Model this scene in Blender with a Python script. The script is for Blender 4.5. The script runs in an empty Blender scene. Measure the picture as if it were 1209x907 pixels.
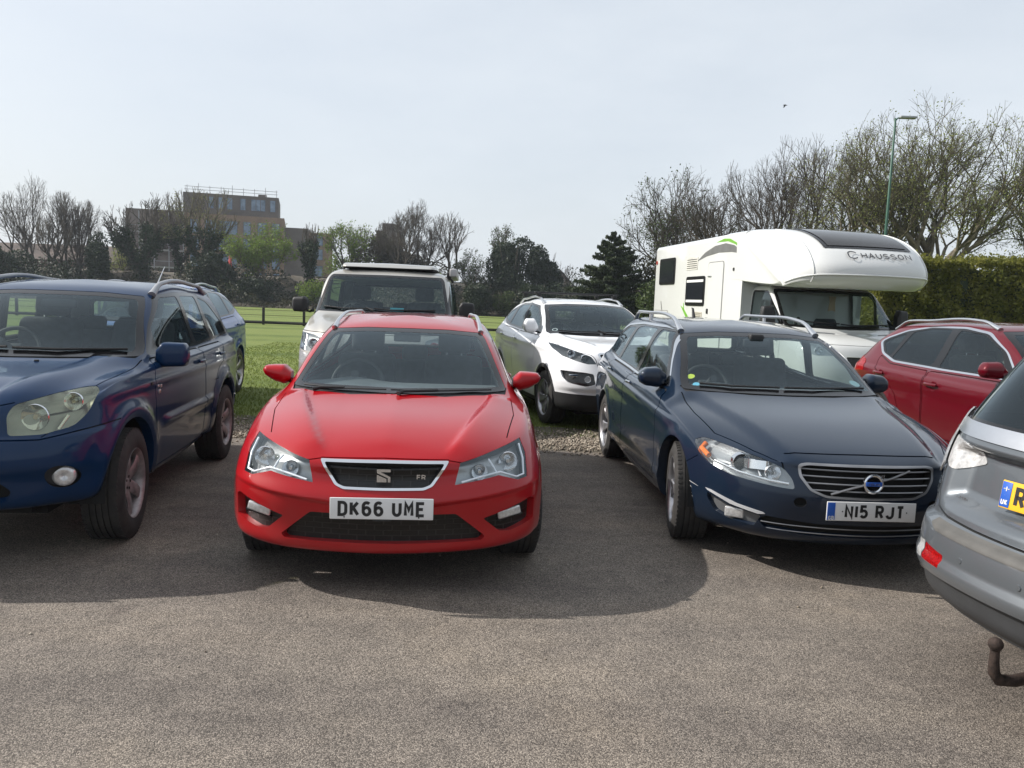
import bpy, bmesh, math, random
import numpy as np
from mathutils import Vector, Matrix
R = math.radians
PI = math.pi
scene = bpy.context.scene
COL = scene.collection
random.seed(7)

# ------------------------------------------------------------------ materials
MATS = {}
def mat(name):
    m = bpy.data.materials.new(name); m.use_nodes = True
    nt = m.node_tree; nt.nodes.clear()
    out = nt.nodes.new('ShaderNodeOutputMaterial')
    MATS[name] = m
    return m, nt, out
def N(nt, t, **kw):
    n = nt.nodes.new('ShaderNode' + t)
    for k, v in kw.items():
        if k in n.inputs.keys(): n.inputs[k].default_value = v
        else: setattr(n, k, v)
    return n
def L(nt, a, b): nt.links.new(a, b)
def c4(c): return (c[0], c[1], c[2], 1)
def noise(nt, scale, detail=4, rough=.5, vec=None):
    n = N(nt, 'TexNoise'); n.inputs['Scale'].default_value = scale
    n.inputs['Detail'].default_value = detail; n.inputs['Roughness'].default_value = rough
    if vec is not None: L(nt, vec, n.inputs['Vector'])
    return n
def coords(nt, kind='Object'):
    return N(nt, 'TexCoord').outputs[kind]
def ramp(nt, fac, stops):
    r = N(nt, 'ValToRGB'); el = r.color_ramp.elements
    while len(el) > 1: el.remove(el[-1])
    el[0].position = stops[0][0]; el[0].color = c4(stops[0][1])
    for p, c in stops[1:]:
        e = el.new(p); e.color = c4(c)
    L(nt, fac, r.inputs['Fac']); return r
def mixc(nt, fac, a, b, mode='MIX'):
    m = N(nt, 'MixRGB'); m.blend_type = mode
    if isinstance(fac, float): m.inputs[0].default_value = fac
    else: L(nt, fac, m.inputs[0])
    for i, s in ((1, a), (2, b)):
        if isinstance(s, tuple): m.inputs[i].default_value = c4(s)
        else: L(nt, s, m.inputs[i])
    return m.outputs[0]
def math_(nt, op, a, b=None):
    m = N(nt, 'Math'); m.operation = op
    for i, s in ((0, a), (1, b)):
        if s is None: continue
        if isinstance(s, (int, float)): m.inputs[i].default_value = s
        else: L(nt, s, m.inputs[i])
    return m.outputs[0]
def simple(name, col, rough=.5, metal=0., var=.12, scale=6., spec=.5, bump=0., bscale=60., coat=0.):
    m, nt, out = mat(name)
    p = N(nt, 'BsdfPrincipled')
    p.inputs['Roughness'].default_value = rough; p.inputs['Metallic'].default_value = metal
    p.inputs['Specular IOR Level'].default_value = spec; p.inputs['Coat Weight'].default_value = coat
    v = coords(nt)
    n = noise(nt, scale, 5, .6, v)
    d = tuple(max(0, x*(1-var*1.5)) for x in col); b = tuple(min(1, x*(1+var)) for x in col)
    r = ramp(nt, n.outputs[0], [(.3, d), (.7, b)])
    L(nt, r.outputs[0], p.inputs['Base Color'])
    if bump:
        nb = noise(nt, bscale, 4, .6, v)
        bb = N(nt, 'Bump'); bb.inputs['Strength'].default_value = bump; bb.inputs['Distance'].default_value = .01
        L(nt, nb.outputs[0], bb.inputs['Height']); L(nt, bb.outputs[0], p.inputs['Normal'])
    L(nt, p.outputs[0], out.inputs[0])
    return m
def paint(name, col, metal=.0, rough=.35, dirt=.5, flake=.0, coat=1., dust=(.30, .27, .23)):
    """lacquered car paint, road dust low on the sides"""
    m, nt, out = mat(name)
    p = N(nt, 'BsdfPrincipled')
    v = coords(nt)
    n1 = noise(nt, 3., 6, .65, v); n2 = noise(nt, 24., 5, .7, v)
    sx = N(nt, 'SeparateXYZ'); L(nt, v, sx.inputs[0])
    low = N(nt, 'MapRange'); low.inputs['From Min'].default_value = .75; low.inputs['From Max'].default_value = .18
    L(nt, sx.outputs['Z'], low.inputs['Value'])
    f = math_(nt, 'MULTIPLY', low.outputs[0], n1.outputs[0])
    f = math_(nt, 'MULTIPLY', f, dirt)
    sp = ramp(nt, n2.outputs[0], [(.45, (0, 0, 0)), (.8, (.35, .35, .35))])
    film = math_(nt, 'MULTIPLY', sp.outputs[0], dirt*.12)
    f = math_(nt, 'ADD', f, film); f = math_(nt, 'MINIMUM', f, .8)
    base = mixc(nt, f, col, dust)
    L(nt, base, p.inputs['Base Color'])
    p.inputs['Metallic'].default_value = metal
    rr = math_(nt, 'MULTIPLY', f, .5); rr = math_(nt, 'ADD', rr, rough)
    L(nt, rr, p.inputs['Roughness'])
    cr = math_(nt, 'MULTIPLY', f, .6); cr = math_(nt, 'ADD', cr, .035)
    L(nt, cr, p.inputs['Coat Roughness'])
    p.inputs['Coat Weight'].default_value = coat; p.inputs['Coat IOR'].default_value = 1.38; p.inputs['Specular IOR Level'].default_value = .08
    nb = noise(nt, 9., 2, .5, v)
    bb = N(nt, 'Bump'); bb.inputs['Strength'].default_value = .02; bb.inputs['Distance'].default_value = .02
    L(nt, nb.outputs[0], bb.inputs['Height']); L(nt, bb.outputs[0], p.inputs['Coat Normal'])
    L(nt, p.outputs[0], out.inputs[0])
    return m
def glassmat(name, tint=(.75, .8, .78), rough=.0, ior=1.5, haze=.03, hazecol=(.45, .5, .5)):
    m, nt, out = mat(name)
    tr = N(nt, 'BsdfTransparent'); tr.inputs[0].default_value = c4(tint)
    gl = N(nt, 'BsdfGlossy'); gl.inputs['Roughness'].default_value = rough; gl.inputs['Color'].default_value = (.80, .93, 1, 1)  # reflections tinted blue to imitate a bluer sky in the glass
    fr = N(nt, 'LayerWeight'); fr.inputs['Blend'].default_value = .5
    f2 = math_(nt, 'POWER', fr.outputs['Facing'], 5); f2 = math_(nt, 'MULTIPLY', f2, .92); f2 = math_(nt, 'ADD', f2, .06); f2 = math_(nt, 'MINIMUM', f2, 1.)
    mx = N(nt, 'MixShader'); L(nt, f2, mx.inputs[0]); L(nt, tr.outputs[0], mx.inputs[1]); L(nt, gl.outputs[0], mx.inputs[2])
    df = N(nt, 'BsdfDiffuse'); df.inputs[0].default_value = c4(hazecol)
    v = coords(nt); n = noise(nt, 2.5, 5, .6, v)
    hz = math_(nt, 'MULTIPLY', n.outputs[0], haze*2)
    m2 = N(nt, 'MixShader'); L(nt, hz, m2.inputs[0]); L(nt, mx.outputs[0], m2.inputs[1]); L(nt, df.outputs[0], m2.inputs[2])
    L(nt, m2.outputs[0], out.inputs[0])
    return m

# ------------------------------------------------------------------ mesh building
class MB:
    def __init__(s): s.v = []; s.f = []; s.m = []; s.mats = []; s.nrm = {}
    def mi(s, m):
        if m is None: return 0
        if m not in s.mats: s.mats.append(m)
        return s.mats.index(m)
    def add(s, vs, fs, m=None):
        o = len(s.v); s.v += [tuple(v) for v in vs]; k = s.mi(m)
        for f in fs: s.f.append(tuple(o+i for i in f)); s.m.append(k)
        return o
    def box(s, a, b, m=None, M=None):
        x0, y0, z0 = a; x1, y1, z1 = b
        vs = [(x0,y0,z0),(x1,y0,z0),(x1,y1,z0),(x0,y1,z0),(x0,y0,z1),(x1,y0,z1),(x1,y1,z1),(x0,y1,z1)]
        if M: vs = [M @ Vector(v) for v in vs]
        s.add(vs, [(0,3,2,1),(4,5,6,7),(0,1,5,4),(1,2,6,5),(2,3,7,6),(3,0,4,7)], m)
    def rbox(s, c, h, r, m=None, M=None, n=3):
        """rounded box, centre c, half sizes h, corner radius r"""
        hx, hy, hz = h; r = min(r, hx, hy, hz)
        def axis(hh):
            a = [-hh + r*(1-math.cos(PI/2*i/n)) for i in range(n+1)]
            return a + [-x for x in reversed(a)]
        K = 2*(n+1)
        idx = {}; vs = []; fs = []
        def pt(u, v, w):
            p = Vector((u, v, w)); q = Vector((max(-hx+r, min(hx-r, u)), max(-hy+r, min(hy-r, v)), max(-hz+r, min(hz-r, w))))
            d = p - q
            if d.length > 1e-9: d = d.normalized()*r
            return q + d
        A = [axis(hx), axis(hy), axis(hz)]
        def get(i, j, k):
            key = (i, j, k)
            if key not in idx:
                p = pt(A[0][i], A[1][j], A[2][k]) + Vector(c)
                if M: p = M @ p
                idx[key] = len(vs); vs.append(p)
            return idx[key]
        for i in range(K-1):
            for j in range(K-1):
                fs.append((get(i,j,0), get(i,j+1,0), get(i+1,j+1,0), get(i+1,j,0)))
                fs.append((get(i,j,K-1), get(i+1,j,K-1), get(i+1,j+1,K-1), get(i,j+1,K-1)))
                fs.append((get(i,0,j), get(i+1,0,j), get(i+1,0,j+1), get(i,0,j+1)))
                fs.append((get(i,K-1,j), get(i,K-1,j+1), get(i+1,K-1,j+1), get(i+1,K-1,j)))
                fs.append((get(0,i,j), get(0,i,j+1), get(0,i+1,j+1), get(0,i+1,j)))
                fs.append((get(K-1,i,j), get(K-1,i+1,j), get(K-1,i+1,j+1), get(K-1,i,j+1)))
        s.add(vs, fs, m)
    def tube(s, pts, rad, m=None, n=8, cap=True, flat=None):
        """tube along points; rad number or list; flat = (axis vector, factor) squashes section"""
        P = [Vector(p) for p in pts]; K = len(P)
        rr = rad if isinstance(rad, (list, tuple)) else [rad]*K
        vs = []; fs = []
        t0 = (P[1]-P[0]).normalized()
        up = Vector((0,0,1)) if abs(t0.z) < .9 else Vector((1,0,0))
        u = t0.cross(up).normalized()
        for i in range(K):
            t = (P[min(i+1,K-1)] - P[max(i-1,0)])
            t = t.normalized() if t.length > 1e-9 else t0
            u = (u - t*u.dot(t))
            u = u.normalized() if u.length > 1e-6 else t.orthogonal().normalized()
            w = t.cross(u)
            for k in range(n):
                a = 2*PI*k/n
                d = (u*math.cos(a) + w*math.sin(a))*rr[i]
                if flat: d = d - Vector(flat[0])*d.dot(Vector(flat[0]))*(1-flat[1])
                vs.append(P[i] + d)
        for i in range(K-1):
            for k in range(n):
                fs.append((i*n+k, i*n+(k+1)%n, (i+1)*n+(k+1)%n, (i+1)*n+k))
        if cap:
            fs.append(tuple(range(n-1, -1, -1))); fs.append(tuple((K-1)*n+k for k in range(n)))
        s.add(vs, fs, m)
    def lathe(s, prof, m=None, n=32, M=None, axis='x', close=False):
        """prof: list of (a, r): a along axis, r radius"""
        vs = []; fs = []
        for a, r in prof:
            for k in range(n):
                t = 2*PI*k/n; c, d = r*math.cos(t), r*math.sin(t)
                p = Vector((a, c, d)) if axis == 'x' else (Vector((c, a, d)) if axis == 'y' else Vector((c, d, a)))
                vs.append(M @ p if M else p)
        K = len(prof)
        for i in range(K-1):
            for k in range(n):
                fs.append((i*n+k, i*n+(k+1)%n, (i+1)*n+(k+1)%n, (i+1)*n+k))
        if close:
            fs.append(tuple(range(n-1,-1,-1))); fs.append(tuple((K-1)*n+k for k in range(n)))
        s.add(vs, fs, m)
    def loft(s, rings, m=None, cap=True, closed=True):
        n = len(rings[0]); vs = [p for r in rings for p in r]; fs = []
        for i in range(len(rings)-1):
            for k in range(n if closed else n-1):
                fs.append((i*n+k, i*n+(k+1)%n, (i+1)*n+(k+1)%n, (i+1)*n+k))
        if cap:
            fs.append(tuple(range(n-1,-1,-1))); fs.append(tuple((len(rings)-1)*n+k for k in range(n)))
        s.add(vs, fs, m)
    def prism(s, poly, d0, d1, m=None, plane='xz', M=None):
        """polygon (2D) extruded; plane xz -> along y"""
        def P(u, v, d):
            p = Vector((u, d, v)) if plane == 'xz' else (Vector((d, u, v)) if plane == 'yz' else Vector((u, v, d)))
            return M @ p if M else p
        n = len(poly)
        vs = [P(u, v, d0) for u, v in poly] + [P(u, v, d1) for u, v in poly]
        fs = [(k, (k+1) % n, n+(k+1) % n, n+k) for k in range(n)] + [tuple(range(n-1,-1,-1)), tuple(range(n, 2*n))]
        s.add(vs, fs, m)
    def build(s, name, m=None, parent=None, smooth=35, fix=True, loc=None):
        me = bpy.data.meshes.new(name)
        me.from_pydata(s.v, [], s.f)
        ml = s.mats if s.mats else ([m] if m else [])
        if s.mats and m and None in s.mats: ml = [x or m for x in s.mats]
        for x in ml: me.materials.append(x)
        if len(ml) > 1:
            me.polygons.foreach_set('material_index', s.m)
        if fix:
            bm = bmesh.new(); bm.from_mesh(me)
            bmesh.ops.recalc_face_normals(bm, faces=bm.faces); bm.to_mesh(me); bm.free()
        if smooth:
            me.polygons.foreach_set('use_smooth', [True]*len(me.polygons))
            me.set_sharp_from_angle(angle=R(smooth))
        o = bpy.data.objects.new(name, me); COL.objects.link(o)
        if parent: o.parent = parent
        if loc: o.location = loc
        return o
def thing(name, label, cat, loc=(0,0,0), rz=0, group=None):
    o = bpy.data.objects.new(name, None); COL.objects.link(o)
    o.empty_display_size = .2
    o.location = loc; o.rotation_euler = (0, 0, rz); o['label'] = label; o['category'] = cat
    if group: o['group'] = group
    return o
def tag(o, label, cat, group=None):
    o['label'] = label; o['category'] = cat
    if group: o['group'] = group
    return o
def copy_tree(o, parent=None):
    c = o.copy(); COL.objects.link(c); c.parent = parent
    for ch in [x for x in o.children]: copy_tree(ch, c)
    return c
def text_mesh(txt, size, m, name, parent, loc, rot, bold=.0, sx=1., depth=.001, align='CENTER', spacing=1.):
    cu = bpy.data.curves.new('txt', 'FONT'); cu.body = txt; cu.size = size; cu.offset = bold
    cu.align_x = align; cu.align_y = 'CENTER'; cu.extrude = depth; cu.space_character = spacing; cu.resolution_u = 3
    t = bpy.data.objects.new('txt', cu); COL.objects.link(t)
    dg = bpy.context.evaluated_depsgraph_get(); dg.update()
    me = bpy.data.meshes.new_from_object(t.evaluated_get(dg))
    bpy.data.objects.remove(t); me.name = name
    me.materials.clear(); me.materials.append(m)
    o = bpy.data.objects.new(name, me); COL.objects.link(o); o.parent = parent
    o.location = loc; o.rotation_euler = rot; o.scale = (sx, 1, 1)
    return o
def arc(cx, cy, rx, ry, a0, a1, n=8): return [(cx+rx*math.cos(R(a0+(a1-a0)*k/n)), cy+ry*math.sin(R(a0+(a1-a0)*k/n))) for k in range(n+1)]
GLYPH = {
 'D': [[(0,0),(0,1),(.45,1)]+arc(.45,.72,.55,.28,90,0,6)+arc(.45,.28,.55,.28,0,-90,6)+[(0,0)]],
 'K': [[(0,0),(0,1)],[(.96,1),(0,.40)],[(.30,.58),(1,0)]],
 '6': [arc(.5,.72,.5,.28,40,180,8)+[(0,.3)]+arc(.5,.3,.5,.3,180,360,10)+arc(.5,.3,.5,.3,0,150,8)],
 'U': [[(0,1),(0,.3)]+arc(.5,.3,.5,.3,180,360,10)+[(1,1)]],
 'M': [[(0,0),(0,1),(.5,.45),(1,1),(1,0)]],
 'E': [[(1,0),(0,0),(0,1),(1,1)],[(0,.52),(.85,.52)]],
 'N': [[(0,0),(0,1),(1,0),(1,1)]], '1': [[(.5,0),(.5,1)]],
 '5': [[(.92,1),(.08,1),(.04,.55)]+arc(.48,.32,.52,.30,130,-150,10)],
 'R': [[(0,0),(0,1),(.55,1)]+arc(.6,.74,.4,.26,90,-90,8)+[(0,.48)],[(.5,.48),(1,0)]],
 'J': [[(1,1),(1,.28)]+arc(.5,.28,.5,.28,0,-170,8)], 'T': [[(0,1),(1,1)],[(.5,1),(.5,0)]],
 'C': [arc(.5,.70,.5,.30,20,180,8)+arc(.5,.30,.5,.30,180,340,8)], 'H': [[(0,0),(0,1)],[(1,0),(1,1)],[(0,.5),(1,.5)]],
 'A': [[(0,0),(.5,1),(1,0)],[(.2,.36),(.8,.36)]], 'O': [arc(.5,.5,.5,.5,90,450,20)],
 'S': [arc(.5,.76,.46,.24,20,270,9)+arc(.5,.26,.48,.26,90,-160,9)], 'V': [[(0,1),(.5,0),(1,1)]], 'L': [[(0,1),(0,0),(1,0)]],
 'F': [[(0,0),(0,1),(1,1)],[(0,.52),(.85,.52)]], 'G': [arc(.5,.70,.5,.30,20,180,8)+arc(.5,.30,.5,.30,180,360,8)+[(1,.48),(.55,.48)]],
 'B': [[(0,0),(0,1),(.6,1)]+arc(.6,.76,.36,.24,90,-90,6)+[(0,.52),(.6,.52)]+arc(.6,.26,.4,.26,90,-90,6)+[(0,0)]],
 'I': [[(.5,0),(.5,1)]], 'Z': [[(0,1),(1,1),(0,0),(1,0)]], '2': [arc(.5,.72,.5,.28,170,-20,8)+[(0,0),(1,0)]], '4': [[(.75,0),(.75,1),(0,.3),(1,.3)]],
 'i': [[(.5,0),(.5,.62)],[(.5,.86),(.5,1)]], '-': [[(.15,.45),(.85,.45)]]}
def ribbon(P, th):
    P = [Vector(p) for p in P]; out = []; K = len(P)
    closed = (P[0]-P[-1]).length < 1e-6
    for i in range(K):
        if closed: a = P[i-1] if i else P[-2]; c = P[(i+1)] if i < K-1 else P[1]
        else: a = P[max(0, i-1)]; c = P[min(K-1, i+1)]
        b = P[i]; d1 = (b-a); d2 = (c-b)
        d1 = d1.normalized() if d1.length > 1e-9 else d2.normalized(); d2 = d2.normalized() if d2.length > 1e-9 else d1
        n1 = Vector((-d1.y, d1.x)); n2 = Vector((-d2.y, d2.x)); nn = (n1+n2)
        nn = nn.normalized() if nn.length > 1e-6 else n1
        k = th/2/max(.45, nn.dot(n1)); out.append((b+nn*k, b-nn*k))
    return out
def lettering(txt, h, m, name, parent, loc, rot, wf=.62, sf=.20, gap=.14, space=.40, depth=.0006, align=0):
    """stroke-built letters; h = character height"""
    th = h*sf; w = h*wf; x = 0; b = MB(); adv = []
    for ch in txt:
        if ch == ' ': x += h*space; continue
        cw = w if ch not in '1Ii' else th
        adv.append((ch, x, cw)); x += cw+h*gap
    tot = x-h*gap; x0 = -tot/2 if align == 0 else 0
    for li, (ch, xx, cw) in enumerate(adv):
        for si, st in enumerate(GLYPH[ch]):
            Q = ribbon([(x0+xx+th/2+(u*(cw-th) if ch not in '1Ii' else 0), -h/2+th/2+v*(h-th)) for u, v in st], th)
            # open ends reach the full letter box
            vs = []; fs = []; z = depth*(1+.15*si)
            for a, c in Q: vs += [(a.x, a.y, z), (c.x, c.y, z)]
            for i in range(len(Q)-1): fs.append((2*i, 2*i+1, 2*i+3, 2*i+2))
            b.add(vs, fs, m)
    o = b.build(name, m, parent, 30, fix=False)
    o.location = loc; o.rotation_euler = rot
    return o
def round_poly(P, r, n=4):
    out = []; K = len(P)
    for i in range(K):
        a, b, c = Vector(P[i-1]), Vector(P[i]), Vector(P[(i+1) % K])
        rr = min(r, (a-b).length*.45, (c-b).length*.45)
        p = b + (a-b).normalized()*rr; q = b + (c-b).normalized()*rr
        for k in range(n+1):
            t = k/n; out.append(tuple((1-t)**2*p + 2*t*(1-t)*b + t*t*q))
    return out
def inset_poly(P, d):
    K = len(P); area = sum(P[i-1][0]*P[i][1]-P[i][0]*P[i-1][1] for i in range(K))
    sg = 1 if area > 0 else -1; out = []
    for i in range(K):
        a, b, c = Vector(P[i-1]), Vector(P[i]), Vector(P[(i+1) % K])
        e1 = (b-a).normalized(); e2 = (c-b).normalized()
        n1 = Vector((-e1.y, e1.x))*sg; n2 = Vector((-e2.y, e2.x))*sg
        nn = n1+n2
        nn = nn.normalized() if nn.length > 1e-6 else n1
        k = d/max(.4, nn.dot(n1)); out.append(tuple(b + nn*k))
    return out
def smoothstep(x):
    x = np.clip(x, 0, 1); return x*x*(3-2*x)

# ------------------------------------------------------------------ sculpted car body
FY = [0, .09, .36, 1]; FX = [0, .37, .73, 1]; FZ = [0, .15, .5, 1]
TJ = [0, .07, .17, .3, .43, .56, .69, .82, .93, 1]
def ring(yf, cf, w, cr, yr, z):
    """one closed ring (half) round the car: 16 knots front centre -> rear centre"""
    w1, w2 = w if isinstance(w, tuple) else (w, w)
    out = []
    for j in range(4):
        out.append([cf[0]*FX[j], yf+(cf[1]-yf)*FY[j], z[0]+(z[1]-z[0])*FZ[j]])
    ww = [w1-(w1-cf[0])*.28, w1-(w1-cf[0])*.05, w1, (w1*2+w2)/3, (w1+2*w2)/3, w2, w2-(w2-cr[0])*.05, w2-(w2-cr[0])*.28]
    for i, j in enumerate(range(4, 12)):
        t = TJ[j-3]; y = cf[1]+(cr[1]-cf[1])*t
        zz = z[1]+(z[2]-z[1])*min(1, t/.35) if t < .35 else (z[2] if t < .5 else z[2]+(z[3]-z[2])*((t-.5)/.5))
        out.append([ww[i], y, zz])
    for j in range(4):
        k = 3-j
        out.append([cr[0]*FX[k], yr+(cr[1]-yr)*FY[k], z[4]+(z[3]-z[4])*FZ[k]])
    return out
def bspl(G, sub):
    G = np.array(G, float); Rn, Cn, _ = G.shape
    def ext(C):
        m = C[:, 1:2]*np.array([-1,1,1]); e = C[:, -2:-1]*np.array([-1,1,1])
        C = np.concatenate([m, C, e], 1)
        top = C[-2:-1]*np.array([-1,1,1]); bot = 2*C[0:1]-C[1:2]
        return np.concatenate([bot, C, top], 0)
    def ev(C, s):
        E_ = ext(C)
        def basis(t): return np.array([(1-t)**3, 3*t**3-6*t*t+4, -3*t**3+3*t*t+3*t+1, t**3])/6
        def one(A, n):
            out = []
            for i in range(n-1):
                for k in range(s):
                    b = basis(k/s); out.append(sum(b[q]*A[i+q] for q in range(4)))
            b = basis(0.); out.append(sum(b[q]*A[n-1+q] for q in range(3)))
            return np.array(out)
        A = one(E_, Rn)
        return one(A.transpose(1, 0, 2), Cn).transpose(1, 0, 2)
    C = G.copy()
    for _ in range(3): C += .8*(G-ev(C, 1))
    return ev(C, sub)
def grid_normals(P):
    du = np.gradient(P, axis=0); dv = np.gradient(P, axis=1)
    n = np.cross(dv, du); l = np.linalg.norm(n, axis=2, keepdims=True); l[l < 1e-9] = 1
    n = n/l
    m = n[n.shape[0]//3, n.shape[1]//2]
    if m[0] < 0: n = -n
    # symmetric plane
    n[:, 0, 0] = 0; n[:, -1, 0] = 0; n[-1, :, 0] = 0
    l = np.linalg.norm(n, axis=2, keepdims=True); l[l < 1e-9] = 1
    return n/l
VIEWS = {'F': (0, 2), 'B': (0, 2), 'S': (1, 2), 'T': (0, 1)}
class Body:
    def __init__(s, rows, sub=8, disp=None):
        P = bspl(rows, sub)
        P[:, 0, 0] = 0; P[:, -1, 0] = 0; P[-1, :, 0] = 0; P[..., 0] = np.maximum(P[..., 0], 0)
        if disp is not None:
            n = grid_normals(P); P = P + disp(P, n)
            P[:, 0, 0] = 0; P[:, -1, 0] = 0; P[-1, :, 0] = 0
        Nn = grid_normals(P); s.P = P; s.N = Nn
        s.bm = bm = bmesh.new()
        s.nl = bm.verts.layers.float_vector.new('nn'); s.tl = bm.faces.layers.int.new('tg')
        Rn, Cn, _ = P.shape
        V = [[bm.verts.new(P[i, j]) for j in range(Cn)] for i in range(Rn)]
        for i in range(Rn):
            for j in range(Cn): V[i][j][s.nl] = Vector(Nn[i, j])
        for i in range(Rn-1):
            for j in range(Cn-1):
                q = [V[i][j], V[i][j+1], V[i+1][j+1], V[i+1][j]]
                try: bm.faces.new(q)
                except ValueError: pass
        s.walls = {}; s.names = {0: 'body'}; s.nt = 1
    def near(s, view, a, b):
        """surface point for view coordinates"""
        i, j = VIEWS[view]; P = s.P.reshape(-1, 3); Nn = s.N.reshape(-1, 3)
        ok = {'F': Nn[:, 1] < -.03, 'B': Nn[:, 1] > .03, 'S': Nn[:, 0] > .15, 'T': Nn[:, 2] > .1}[view]
        d = (P[:, i]-abs(a) if view != 'S' else P[:, i]-a)**2 + (P[:, j]-b)**2 + (~ok)*100
        k = int(np.argmin(d)); p = Vector(P[k]); n = Vector(Nn[k]).normalized()
        aa = abs(a) if view != 'S' else a; m_ = 3-i-j
        if abs(n[m_]) > .15:
            c = p[m_]-(n[i]*(aa-p[i])+n[j]*(b-p[j]))/n[m_]
            if abs(c-p[m_]) < .08: p[m_] = c; p[i] = aa; p[j] = b
        if view != 'S' and a < 0: p.x = -p.x; n.x = -n.x
        return p, n
    def newtag(s, name): s.names[s.nt] = name; s.nt += 1; return s.nt-1
    def cut(s, view, poly, name, base=(0,), rng=None, nmin=None, tagid=None):
        """mark the faces inside the projected polygon, splitting the mesh along its outline"""
        bm, nl, tl = s.bm, s.nl, s.tl
        t = tagid or s.newtag(name)
        i, j = VIEWS[view]
        sgn = {'F': (1, -1, .03), 'B': (1, 1, .03), 'S': (0, 1, .12), 'T': (2, 1, .1)}[view]
        thr = nmin if nmin is not None else sgn[2]
        us = [p[0] for p in poly]; vs = [p[1] for p in poly]
        bb = (min(us)-.01, max(us)+.01, min(vs)-.01, max(vs)+.01)
        def ok(f):
            if f[tl] not in base: return False
            n = Vector((0,0,0)); c = Vector((0,0,0))
            for v in f.verts: n += v[nl]; c += v.co
            if n.length < 1e-6: return False
            n.normalize(); c /= len(f.verts)
            if n[sgn[0]]*sgn[1] < thr: return False
            if rng:
                for ax, lo, hi in rng:
                    if not (lo <= c[ax] <= hi): return False
            return True
        cand = []
        for f in bm.faces:
            cs = [v.co for v in f.verts]
            if max(c[i] for c in cs) < bb[0] or min(c[i] for c in cs) > bb[1] or max(c[j] for c in cs) < bb[2] or min(c[j] for c in cs) > bb[3]: continue
            if ok(f): cand.append(f)
        vd = Vector((0,0,0)); vd[3-i-j] = 1
        K = len(poly)
        for k in range(K):
            a, b = poly[k-1], poly[k]
            A = Vector((0,0,0)); A[i] = a[0]; A[j] = a[1]
            B_ = Vector((0,0,0)); B_[i] = b[0]; B_[j] = b[1]
            d = B_-A; ln = d.length
            if ln < 1e-6: continue
            d /= ln; pn = d.cross(vd).normalized()
            sel = []
            for f in cand:
                mn = 1e9; mx = -1e9; t0 = 1e9; t1 = -1e9
                for v in f.verts:
                    q = v.co-A; dd = q.dot(pn); tt = q.dot(d)
                    mn = min(mn, dd); mx = max(mx, dd); t0 = min(t0, tt); t1 = max(t1, tt)
                if mn < -1e-5 and mx > 1e-5 and t1 > -1e-4 and t0 < ln+1e-4: sel.append(f)
            if not sel: continue
            es = set(); vv = set()
            for f in sel:
                es.update(f.edges); vv.update(f.verts)
            nf = len(bm.faces)
            r = bmesh.ops.bisect_plane(bm, geom=list(vv)+list(es)+sel, dist=1e-6, plane_co=A, plane_no=pn)
            have = set(cand)
            for g in r['geom']:
                if isinstance(g, bmesh.types.BMFace) and g not in have: cand.append(g); have.add(g)
            cand = [f for f in cand if f.is_valid]
        cnt = 0
        for f in cand:
            if f[tl] not in base: continue
            c = Vector((0,0,0))
            for v in f.verts: c += v.co
            c /= len(f.verts); x, y = c[i], c[j]
            ins = False
            for k in range(K):
                a, b = poly[k-1], poly[k]
                if (a[1] > y) != (b[1] > y) and x < (b[0]-a[0])*(y-a[1])/(b[1]-a[1])+a[0]: ins = not ins
            if ins: f[tl] = t; cnt += 1
        return t
    def panel(s, view, poly, name, base=(0,), gap=.009, **kw):
        g = s.cut(view, poly, 'gap', base, **kw)
        t = s.cut(view, inset_poly(poly, gap), name, base=(g,), **kw)
        s.walls[g] = (.014, None, 'n')
        return g, t
    def emit(s, tags, name, m, parent, off=0., wall=True, edgewall=0., split=False, lining=None, wallmat=None, flip=False, rng=None, wallonly=False):
        """turn the marked faces into object(s), mirrored left/right"""
        if isinstance(tags, int): tags = (tags,)
        nl, tl = s.nl, s.tl
        vid = {}; wid = {}; V = []; NN = []; F = []; MI = []
        mats = [m]
        def mi(x):
            x = x or m
            if x not in mats: mats.append(x)
            return mats.index(x)
        for f in s.bm.faces:
            if f[tl] not in tags: continue
            if rng:
                c = f.calc_center_median()
                if not all(lo <= c[ax] <= hi for ax, lo, hi in rng): continue
            idx = []
            for v in f.verts:
                if v not in vid:
                    vid[v] = len(V); n = Vector(v[nl]).normalized(); V.append(v.co+n*off); NN.append(n)
                idx.append(vid[v])
            if not wallonly: F.append(idx); MI.append(0)
            for e in f.edges:
                other = [g for g in e.link_faces if g is not f]
                ot = other[0][tl] if other else None
                if ot in tags: continue
                v0, v1 = e.verts
                if abs(v0.co.x) < 1e-5 and abs(v1.co.x) < 1e-5: continue
                dep = None; wm = wallmat; mode = 'n'
                if ot is not None and wall and ot in s.walls:
                    dep, wm, mode = s.walls[ot]; wm = wm or wallmat
                elif edgewall: dep = edgewall
                if not dep: continue
                ls = list(f.verts); k = ls.index(v0)
                if ls[(k+1) % len(ls)] is not v1: v0, v1 = v1, v0
                q = []
                for v in (v0, v1):
                    n = Vector(v[nl]).normalized(); p = v.co+n*off
                    d = -n if mode == 'n' else Vector((-1, 0, 0))
                    q.append((p, p+d*dep))
                e_ = (q[1][0]-q[0][0]); wn = e_.cross(q[0][1]-q[0][0])
                wn = -wn.normalized() if wn.length > 1e-12 else Vector((0,0,1))
                ii = []
                for (v, lv, p) in ((v0, 0, q[0][0]), (v1, 0, q[1][0]), (v1, 1, q[1][1]), (v0, 1, q[0][1])):
                    key = (v, lv, dep)
                    if key not in wid: wid[key] = len(V); V.append(p); NN.append(Vector(wn))
                    else: NN[wid[key]] = NN[wid[key]]+wn
                    ii.append(wid[key])
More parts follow.
